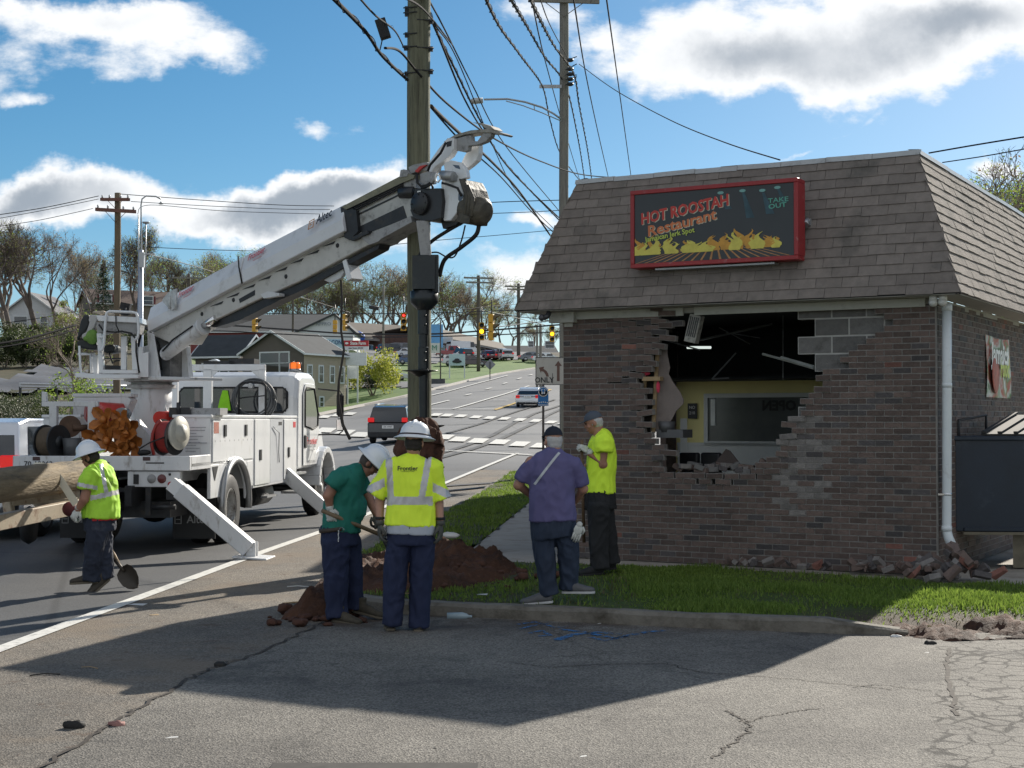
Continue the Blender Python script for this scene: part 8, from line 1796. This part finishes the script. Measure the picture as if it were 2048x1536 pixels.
for s in(0,):mb=MB();mb.bx(-.80,.80,-.05,.05,.22,.42);o=mb.build('black_diffuser',BLK,None,org=(0,0,0));o.parent=c;o.location=(0,0,0);mb=MB();mb.bx(-.85,.85,-.03,.0,.80,.84);o=mb.build('light_bar',BLK,None,org=(0,0,0));o.parent=c;o.location=(0,0,0)
c=place(car('suv',(.66,.68,.72)),0,900,R(-4.3),'silver white suv with glowing tail light beyond the trailer',22.8,None,'white_suv');c.location.x=-8.42;c.scale=(1.05,1.12,1.08)
GP='cars parked in the far car park';base={}
for i,(kd,col,x,y,yaw,lb)in enumerate((('sedan',(.03,.07,.18),793,729,88,'blue sedan nearest the left side of the near pole'),('hatch',(.6,.62,.64),884,731,86,'silver hatchback just right of the auger shaft'),('sedan',(.05,.03,.035),913,733,92,'dark maroon car behind the aqua yard sign'),('sedan',(.66,.68,.7),905,719,88,'white sedan above the aqua yard sign'),('suv',(.012,.014,.018),937,720,25,'black suv beside the far wooden pole, on its left'),('suv',(.02,.022,.026),960,721,22,'black suv right behind the far wooden pole'),('sedan',(.12,.015,.03),985,720,20,'maroon car right of the black suvs'),('hatch',(.25,.1,.1),1001,720,20,'faded red hatchback in the middle of the row'),('suv',(.6,.6,.62),1016,721,18,'white suv near the right end of the row'),('sedan',(.12,.14,.17),1038,723,80,'grey sedan just right of the second crossarm pole'),('sedan',(.7,.72,.74),1064,725,84,'white car at the far right end, by the slim steel poles'),('pickup',(.25,.02,.025),872,715,88,'red pickup behind the silver hatchback'),('van',(.66,.67,.68),897,708,60,'white box van in front of the second brick row'),('suv',(.02,.022,.026),757,708,60,'black suv above the yellow-green shrub'),('sedan',(.55,.57,.6),790,714,75,'silver sedan above the blue sedan'),('suv',(.10,.11,.13),778,706,70,'grey suv in the rear row left of the near pole'),('sedan',(.55,.58,.6),738,761,88,'silver sedan half hidden behind the yellow-green shrub'),('sedan',(.35,.42,.5),706,759,88,'pale blue car below the blank white panel'))):
 if(kd,col)not in base:base[(kd,col)]=car(kd,col)
 place(base[(kd,col)],x,y,R(yaw)if yaw<60 else R(-yaw),lb,None,GP)
q=gp(690,808);hold=Vector((q.x,q.y,q.z));
def fbody(mb):
 p=lambda x,y,z:hold+Vector((x,y,z));mb.ell(p(0,0,1.62),(.09,.1,.13));mb.tube([p(0,0,.85),p(0,0,1.2),p(0,0,1.45),p(0,0,1.52)],[.17,.2,.2,.06],14,side=XA,rb=[.13,.14,.12,.06])
 for s in(-1,1):limb(mb,[p(.09*s,0,.9),p(.1*s,.02,.48),p(.12*s,0,.06)],[.1,.075,.06]);limb(mb,[p(.21*s,0,1.4),p(.26*s,.02,1.12),p(.22*s,-.08,.9)],[.06,.055,.045]);mb.ell(p(.12*s,-.06,.04),(.05,.12,.05))
mkperson('distant person in dark clothes standing on the far lawn by the sign posts',q,fbody,mat('dark_clothes',(.014,.015,.02),.8))
# ------- trees and shrubs
BARK=mat('bark',(.22,.18,.145),.9,var=.35,vs=3);BARKD=mat('dark_bark',(.13,.105,.09),.9,var=.35,vs=3)
LF={'olive':leafmat('olive_buds',(.20,.24,.06),(.36,.40,.12),.5),'red':leafmat('reddish_buds',(.24,.15,.09),(.34,.27,.14),.5),'green':leafmat('young_green_leaves',(.12,.20,.03),(.30,.40,.08),.5),'dark':leafmat('dark_conifer',(.012,.03,.012),(.03,.06,.02),.2),'yel':leafmat('yellow_green_leaves',(.20,.24,.03),(.42,.42,.08),.5),'scrub':leafmat('scrub_leaves',(.03,.05,.015),(.09,.11,.04),.3)}
def bare_tree(seed,H=14,spread=.5,leaf='olive',nleaf=900,bark=BARK,split=.19,thick=.16,twigs=2):
 rnd=random.Random(seed);root=empty('tree',(0,0,0),None,None);tk=MB();cr=MB();tips=[]
 def grow(mb,p,d,L_,r,lv):
  pts=[p];n=4 if lv<3 else 3
  for i in range(n):d=(d+Vector((rnd.gauss(0,.12),rnd.gauss(0,.12),rnd.gauss(.03,.08)))*(1+.3*lv)).normalized();pts.append(pts[-1]+d*L_/n)
  mb.tube(pts,[r*(1-.35*i/n)for i in range(n+1)],8 if lv==0 else(5 if lv<3 else 3),caps=False)
  if lv>=6:tips.extend(pts[1:]);return
  k=rnd.choice((2,3,3))if lv else rnd.choice((3,4))
  for j in range(k+(twigs if lv>2 else 0)):
   src=pts[-1]if j<2 else pts[rnd.randint(max(1,n-2),n)]
   ax=d.orthogonal().normalized();ax.rotate(Matrix.Rotation(rnd.uniform(0,6.28),3,d));a=rnd.uniform(.25,.75)*(spread/.5)
   nd=(d*math.cos(a)+ax*math.sin(a)).normalized();nd.z+=.12;grow(cr if lv+1>2 else tk,src,nd.normalized(),L_*rnd.uniform(.62,.82),r*rnd.uniform(.5,.66),lv+1 if rnd.random()<.85 or lv<2 else lv+2)
 grow(tk,Vector((0,0,-.3)),Vector((0,0,1)),H*split,thick,0)
 zm=max(max(v.z for v in cr.v),1);k=H/zm
 for mb in(tk,cr):mb.v=[v*k for v in mb.v]
 tk.build('trunk',bark,root,org=None)if False else None
 o=tk.build('trunk',bark,root);o2=cr.build('crown',bark,root)
 if nleaf:
  lf=MB();vs=[];fs=[]
  for i in range(nleaf):
   t=rnd.choice(tips)*k+Vector((rnd.gauss(0,.25),rnd.gauss(0,.25),rnd.gauss(0,.25)));s=rnd.uniform(.05,.11)*(H/14);a=Vector((rnd.gauss(0,1),rnd.gauss(0,1),rnd.gauss(0,1))).normalized();b=a.orthogonal().normalized();vs+=[t-a*s,t+b*s*.6,t+a*s,t-b*s*.6];fs.append((4*i,4*i+1,4*i+2,4*i+3))
  lf.add(vs,fs);lf.build('leaves',LF[leaf],root)
 return root
def leafy(seed,H,rx,leaf,n=2600,s0=.06,s1=.16,lobes=9,trunkh=.3,name='shrub',low=.1,stems=5,root=None):
 rnd=random.Random(seed);root=empty(name,(0,0,0),None,None);tk=MB();lb=[(Vector((rnd.uniform(-1,1)*rx*.7,rnd.uniform(-1,1)*rx*.7,H*rnd.uniform(low+.2,.8))),rnd.uniform(.25,.5)*rx)for _ in range(lobes)]
 for i in range(stems):c,r=rnd.choice(lb);tk.tube([Vector((rnd.gauss(0,.08),rnd.gauss(0,.08),-.2)),Vector((c.x*.4,c.y*.4,H*trunkh)),c],[.05*H/3,.035*H/3,.012],5)
 tk.build('trunk',BARK,root);vs=[];fs=[];mb=MB()
 for i in range(n):
  c,r=rnd.choice(lb);d=Vector((rnd.gauss(0,1),rnd.gauss(0,1),rnd.gauss(0,.8))).normalized()*r*rnd.random()**.4;t=c+d;t.z=max(.05,t.z);s=rnd.uniform(s0,s1);a=Vector((rnd.gauss(0,1),rnd.gauss(0,1),rnd.gauss(0,1))).normalized();b=a.orthogonal().normalized();vs+=[t-a*s,t+b*s*.6,t+a*s,t-b*s*.6];fs.append((4*i,4*i+1,4*i+2,4*i+3))
 mb.add(vs,fs);mb.build('crown',LF[leaf],root);return root
def conifer(seed,H):
 rnd=random.Random(seed);root=empty('conifer',(0,0,0),None,None);mb=MB();mb.tube([(0,0,-.3),(0,0,H)],[.18,.02],8);mb.build('trunk',BARKD,root);vs=[];fs=[];mb=MB();i=0
 for k in range(46):
  z=H*(.12+.86*k/46);R_=(H-z)*.26+.1
  for j in range(7):
   a=rnd.uniform(0,6.28);L_=R_*rnd.uniform(.7,1.1);d=Vector((math.cos(a),math.sin(a),0))
   for m in range(9):
    t=Vector((0,0,z))+d*L_*(m+1)/9+Vector((rnd.gauss(0,.06),rnd.gauss(0,.06),-.25*L_*((m+1)/9)**2+rnd.gauss(0,.05)));s=rnd.uniform(.07,.16);u=(d+Vector((rnd.gauss(0,.5),rnd.gauss(0,.5),rnd.gauss(-.2,.3)))).normalized();b=u.orthogonal().normalized();vs+=[t-u*s,t+b*s*.5,t+u*s,t-b*s*.5];fs.append((4*i,4*i+1,4*i+2,4*i+3));i+=1
 mb.add(vs,fs);mb.build('crown',LF['dark'],root);return root
KIT=[bare_tree(11,15,.5,'olive',2600),bare_tree(23,16,.42,'red',1600,BARKD,.17),bare_tree(31,15,.6,'green',4200),bare_tree(47,17,.38,'green',900,BARKD,.2),bare_tree(59,14,.55,'olive',3400,split=.15),bare_tree(61,16,.62,'olive',1200,BARKD,.16,.2,3)]
KH=[15,16,15,17,14,16];used=set();KN=['spreading tree with olive buds','slender tree with reddish buds','tree in fresh green leaf','tall thin nearly bare tree','rounded tree with thick olive buds','broad bare oak-like tree']
ORD='first second third fourth fifth sixth seventh eighth ninth tenth eleventh twelfth thirteenth fourteenth fifteenth sixteenth seventeenth eighteenth'.split();cnt={}
def put_tree(k,px,Y,ytop,where,group,sx=1.0,dz=0):
 x=X(px,Y);z=hgt(x,Y)+dz;H=max(5,zat(ytop,Y)-z);o=KIT[k]if k not in used else copy_tree(KIT[k]);used.add(k);s=H/KH[k];o.location=(x,Y,z);k_=random.uniform(.85,1.25);o.scale=(s*sx*k_,s*sx*k_,s);o.rotation_euler=(0,0,random.uniform(0,6.28))
 c=cnt.get((k,where),0);cnt[(k,where)]=c+1;tag(o,'%s, %s from left %s'%(KN[k],ORD[c],where),'tree',group);return o
G1='bare spring trees on the left slope';G2='spring trees along the wooded ridge'
for k,px,Y,yt in((1,-40,190,455),(5,30,150,428),(5,78,168,440),(4,18,176,470),(1,122,185,455),(3,150,230,500),(1,165,200,505),(3,188,215,520),(0,215,230,500),(5,255,178,445),(1,292,230,520),(3,315,215,505),(0,335,235,510),(5,352,225,498),(1,380,240,560),(4,405,235,545)):
 put_tree(k,px,Y,yt,'on the left slope',G1)
for i,px in enumerate(list(range(420,760,17))):put_tree((2,1,3,4,0,2,3)[i%7],px+random.uniform(-5,5),random.uniform(284,325),interp(px,[(420,515),(450,500),(520,480),(560,560),(600,545),(680,540),(715,505),(760,535)])+random.uniform(-8,26),'on the ridge left of the pole',G2)
for i,px in enumerate(list(range(768,1130,18))):put_tree((0,3,1,4,3,2,1)[i%7],px+random.uniform(-5,5),random.uniform(298,335),interp(px,[(768,535),(800,520),(830,540),(900,525),(930,560),(960,585),(990,570),(1010,590),(1040,640),(1130,650)])+random.uniform(-6,22),'on the ridge right of the pole',G2,1.1)
for k,px,Y,yt in((4,1925,75,330),(3,1985,80,285),(1,2035,78,300),(2,1965,70,365),(2,2030,66,372),(0,1900,90,345)):put_tree(k,px,Y,yt,'behind the right end of the roof','trees behind the restaurant',1.1)
o=conifer(3,10);x=X(205,196);o.location=(x,196,hgt(x,196));tag(o,'dark conifer standing among the bare trees behind the tan apartment house','conifer');o.scale=(1,1,(zat(515,196)-hgt(x,196))/10)
def put(o,px,py,label,cat='shrub',group=None,s=1.0,Yf=None):
 q=gp(px,py)if Yf is None else Vector((X(px,Yf),Yf,hgt(X(px,Yf),Yf)));o.location=q;o.scale=(s,)*3;o.rotation_euler=(0,0,random.uniform(0,6));return tag(o,label,cat,group)
put(leafy(5,4.4,2.7,'yel',5200,.06,.15,12,.25),745,790,'yellow-green flowering shrub spreading on the far lawn beside the signs')
put(leafy(8,5.5,1.5,'yel',2600,.06,.14,10),135,0,'pale green feathery shrub in front of the tan apartment house',Yf=165)
put(leafy(9,4.5,2.0,'green',2400,.08,.16,10),385,0,'fresh green tree behind the crossarm pole','tree',Yf=190)
hb_=[leafy(70+i,3.2,1.7,'scrub',5200,.03,.075,14,.2,'hedge_bush',0)for i in range(2)]
for i,(px,Yf,s)in enumerate(((-25,62,1.05),(20,60,1.0),(52,63,1.05),(88,60,.95),(-60,60,1.1))):o=hb_[i]if i<2 else copy_tree(hb_[i%2]);put(o,px,0,ORD[i]+' leafy brown-green hedge bush counted along the bank behind the suv','hedge','hedge bushes along the bank',s*.72,Yf)
sb_=[leafy(80+i,4.2,2.6,'scrub',5200,.07,.16,14,.2,'slope_bush',0)for i in range(3)];k=0
for px,Yf,s in((50,112,1.2),(95,114,1.2),(135,112,1.1),(175,116,1.2),(-30,135,1.3),(15,128,1.2),(60,132,1.1),(105,140,1.2),(150,130,1.15),(20,150,1.3),(75,152,1.2),(130,155,1.1),(190,140,1.2),(230,132,1.1),(-10,116,.9),(45,118,.8),(270,140,1.1),(310,138,1.1),(170,150,1.0),(350,145,1.1),(-30,108,1.2),(10,112,1.3)):
 o=sb_[k]if k<3 else copy_tree(sb_[k%3]);put(o,px,0,('%s dark scrubby bush%s, on the left slope above the gravel bank'%(ORD[k%11],('',' of the upper row')[k>10])),'bush','scrub on the left slope',s*.5,Yf);k+=1
put(bare_tree(91,6.5,.45,'green',1100,split=.15,thick=.07),135,0,'thin budding sapling in front of the gravel bank','sapling',None,1.0,72)
put(leafy(95,3.0,2.0,'green',2200,.04,.09,10,.2),160,0,'bright green low bush at the foot of the gravel bank',Yf=70)
put(leafy(97,3.2,2.2,'scrub',3800,.06,.13,12,.2,low=0),715,776,'dark green shrub bed behind the sign posts on the far lawn')
put(leafy(98,2.2,2.5,'scrub',2600,.06,.13,12,.2,low=0),768,772,'low dark hedge beside the near pole on the far lawn')
mb=MB();a,b=gp(862,768),gp(892,766);mb.bx(a.x,b.x,a.y,a.y+.5,min(a.z,b.z)-.5,a.z+.55);tag(mb.build('stone_wall',mat('stone_grey',(.09,.095,.1),.9,var=.3)),'low dark stone wall in the far lawn right of the auger','wall')
# ------- rubble and litter
def rubble(px,py,Yf,n,sx,sy,hz,label,grp,sc=(.6,1.0)):
 for i in range(n):
  s=random.uniform(*sc);mb=MB(Matrix.Rotation(random.uniform(0,3.14),4,'Z')@Matrix.Rotation(random.gauss(0,.45),4,'X')@Matrix.Rotation(random.gauss(0,.45),4,'Y'))
  mb.bx(-.1*s,.1*s,-.045*s,.045*s,-.03,.03)
  if i%3==0:mb.v=[v+Vector((random.gauss(0,.012),random.gauss(0,.012),random.gauss(0,.008)))for v in mb.v]
  o=mb.build('brick',(BRK,BRK,BRKC,BRKD,BRKR,BRKD)[random.choice((0,0,1,2,3,5,2)if i%9 else(0,4))],None,bevel=.004);q=at(px,py,Yf)if False else None
  u,v=random.gauss(0,sx),random.gauss(0,sy);c=Vector((X(px,Yf),Yf,0));p=c+BD*u+BN*v;h=max(0,hz*(1-math.hypot(u/(sx*2),v/(sy*2))));p.z=ZG+.03+random.uniform(0,1)*h
  so_=(BL-Vector((p.x,p.y,0))).dot(BN)
  if so_<.05 and(Vector((p.x,p.y,0))-BL).dot(BD)<WLEN+.03:p-=BN*(.12-so_)
  o.location=p;ORG[o.name]=p;tag(o,label,'brick',grp)
rubble(1893,0,16.05,52,.20,.16,.30,'fallen brown brick in the heap at the foot of the downpipe','bricks heaped under the downpipe',(.7,1.05))
rubble(1790,0,16.6,26,.42,.05,.05,'broken brick chunk strewn along the right half of the wall foot','chunks along the right half of the wall foot',(.3,.9))
rubble(1560,0,17.15,22,.6,.04,.03,'small brick scrap strewn along the middle of the wall foot','scraps along the middle of the wall foot',(.25,.7))
a_=wsz(1345,944)[0];b_=wsz(1530,940)[0]
for i in range(26):
 s=a_+(b_-a_)*i/25+random.gauss(0,.03);z=wsz(1400,948)[1];k=random.uniform(.4,.95);mb=MB(Matrix.Rotation(-R(29.5)+random.gauss(0,.5),4,'Z')@Matrix.Rotation(random.gauss(0,.3),4,'Y'));mb.bx(-.1*k,.1*k,-.045,.045,-.028,.028)
 o=mb.build('loose_brick',(BRK,BRKC,BRKD,CMU)[i%4],None,bevel=.004);p=WP(s,random.uniform(.02,.3),z+random.uniform(.0,.07));o.location=p;tag(o,'loose brick lying on the broken bottom edge of the wall hole','brick','bricks lying in the wall hole')
LIT=mat('litter_white',(.6,.6,.58),.7,var=.1);PLB=mat('clear_plastic',(.30,.38,.42),.2)
def litter(px,py,kind,label,m=LIT,s=1.0,z=0.0):
 q=gp(px,py,z);mb=MB();
 if kind=='bag':mb.ell((0,0,.02*s),(.09*s,.05*s,.03*s),14,8);mb.v=[v*(1+.35*noise.noise(v*40+q))for v in mb.v]
 elif kind=='stick':mb.tube([(-.15*s,0,.01),(0,.01,.016),(.15*s,-.01,.01)],.007*s,6)
 elif kind=='paper':mb.add([(-.05*s,-.03*s,.008),(.05*s,-.025*s,.004),(.045*s,.03*s,.012),(-.04*s,.035*s,.006)],[(0,1,2,3)]);mb.v+=[v-ZA*.002 for v in mb.v[:4]];mb.f.append([7,6,5,4]);mb.mi.append(0);mb.sm.append(False)
 elif kind=='bottle':mb.tube([(-.11*s,0,.03),(.03*s,0,.033),(.07*s,0,.03),(.09*s,0,.028),(.12*s,0,.028)],[.033*s,.034*s,.026*s,.012*s,.013*s],12)
 elif kind=='chunk':mb.ell((0,0,.02*s),(.07*s,.05*s,.035*s),9,6);mb.v=[v*(1+.5*noise.noise(v*30+q))for v in mb.v]
 o=mb.build('litter' if kind in('bag','paper')else{'stick':'stick','bottle':'plastic_bottle','chunk':'asphalt_chunk'}[kind],m,None,org=(0,0,0));o.location=q;o.rotation_euler=(0,0,random.uniform(-.4,.4));return tag(o,label,kind if kind in('stick','bottle')else('litter' if kind!='chunk' else 'chunk'))
CHK=mat('black_chunk',(.02,.018,.016),.8,var=.4,vs=20)
for a in((918,1239,'bottle','crushed clear plastic bottle lying by the kerb beside the boots',PLB,1.0),(900,1075,'bag','white plastic scrap on the dirt pile behind the vest worker',LIT,1.3,.35),(965,1190,'paper','small white paper scrap on the grass near the kerb',LIT,1,.15),(1020,950,'paper','white paper scrap at the verge edge by the pavement',LIT,2.0,.12),(150,1457,'chunk','black rubber chunk on the asphalt in the near left corner',CHK,.9),(330,1480,'paper','white crumpled scrap on the asphalt near the left corner',LIT,1.5),(235,1454,'chunk','reddish stone by the asphalt seam',mat('pink_stone',(.3,.15,.13),.8),.7),(440,1335,'chunk','dark asphalt lump sitting on the seam',CHK,.75),(308,1231,'paper','yellowish leaf on the shoulder',LUM,.9),(275,1210,'paper','faded paper patch beside the white road line',LIT,1.8),(90,1352,'stick','short dark stick near the left edge of the asphalt',CHK,.7),(600,1207,'stick','brown splinter of wood left of the spilled soil',LUM,1.1),(596,1175,'stick','pale splinter of wood behind the spilled soil',LIT,.8),(1790,1276,'bag','white plastic wrapper against the right end of the kerb',LIT,.55),(1850,1308,'paper','tiny white scrap right of the kerb end',LIT,.8),(1940,1280,'paper','white scrap in the right-hand soil patch',LIT,.9),(2020,1265,'chunk','black lump in the soil patch at the right edge',CHK,.7),(1860,1290,'chunk','dark broken lump at the right end of the kerb',CHK,.7),(1280,1250,'chunk','brown stone against the middle of the kerb',mat('brown_stone',(.1,.07,.05),.9),.6),(1195,1250,'paper','small scrap in the gutter near the blue paint',LIT,.9),(1980,1148,'paper','white scrap on the sunlit pavement by the dumpster',LIT,.9,.105),(1970,1138,'chunk','dark brick chip on the pavement by the dumpster',BRK,.6,.105),(1160,1518,'paper','pale leaf near the bottom of the lot',LIT,1.0),(870,1500,'chunk','small dark pebble low in the lot',CHK,.25),(1370,1355,'chunk','tiny white pebble in the lot near the shadow edge',LIT,.2),(180,1338,'stick','thin twig on the shaded shoulder',LUM,.5),(820,1190,'stick','straw stem on the soil heap',LUM,.7,.2)):
 litter(*a[:6],**({'z':a[6]}if len(a)>6 else{}))
for i,px in enumerate((1770,1796,1840,1880,1920)):pass
mb=MB();a=gp(545,1534);b=gp(960,1540);mb.bx(a.x,b.x,a.y-.5,a.y-.02,.0,.03);tag(mb.build('concrete_apron',mat('dark_slab',(.05,.045,.04),.9,var=.4,vs=9),bevel=.01),'dark slab edge just entering the bottom of the picture','slab')
mb=MB();mb.prism([(3.7,28.6,ZG),(7.3,28.6,ZG),(7.9,41,ZG),(4.2,41,ZG)],(0,0,6.25));mb.build('unseen_shadow_wing',BRK,bld);mb=MB();mb.prism([(3.6,28.5,6.35),(7.4,28.5,6.35),(8.0,41.1,6.35),(4.1,41.1,6.35)],(0,0,.1));mb.build('unseen_shadow_wing_roof',ROOFD,bld)  # unseen wing, placed and sized to cast the wide shadow on pavement and verge
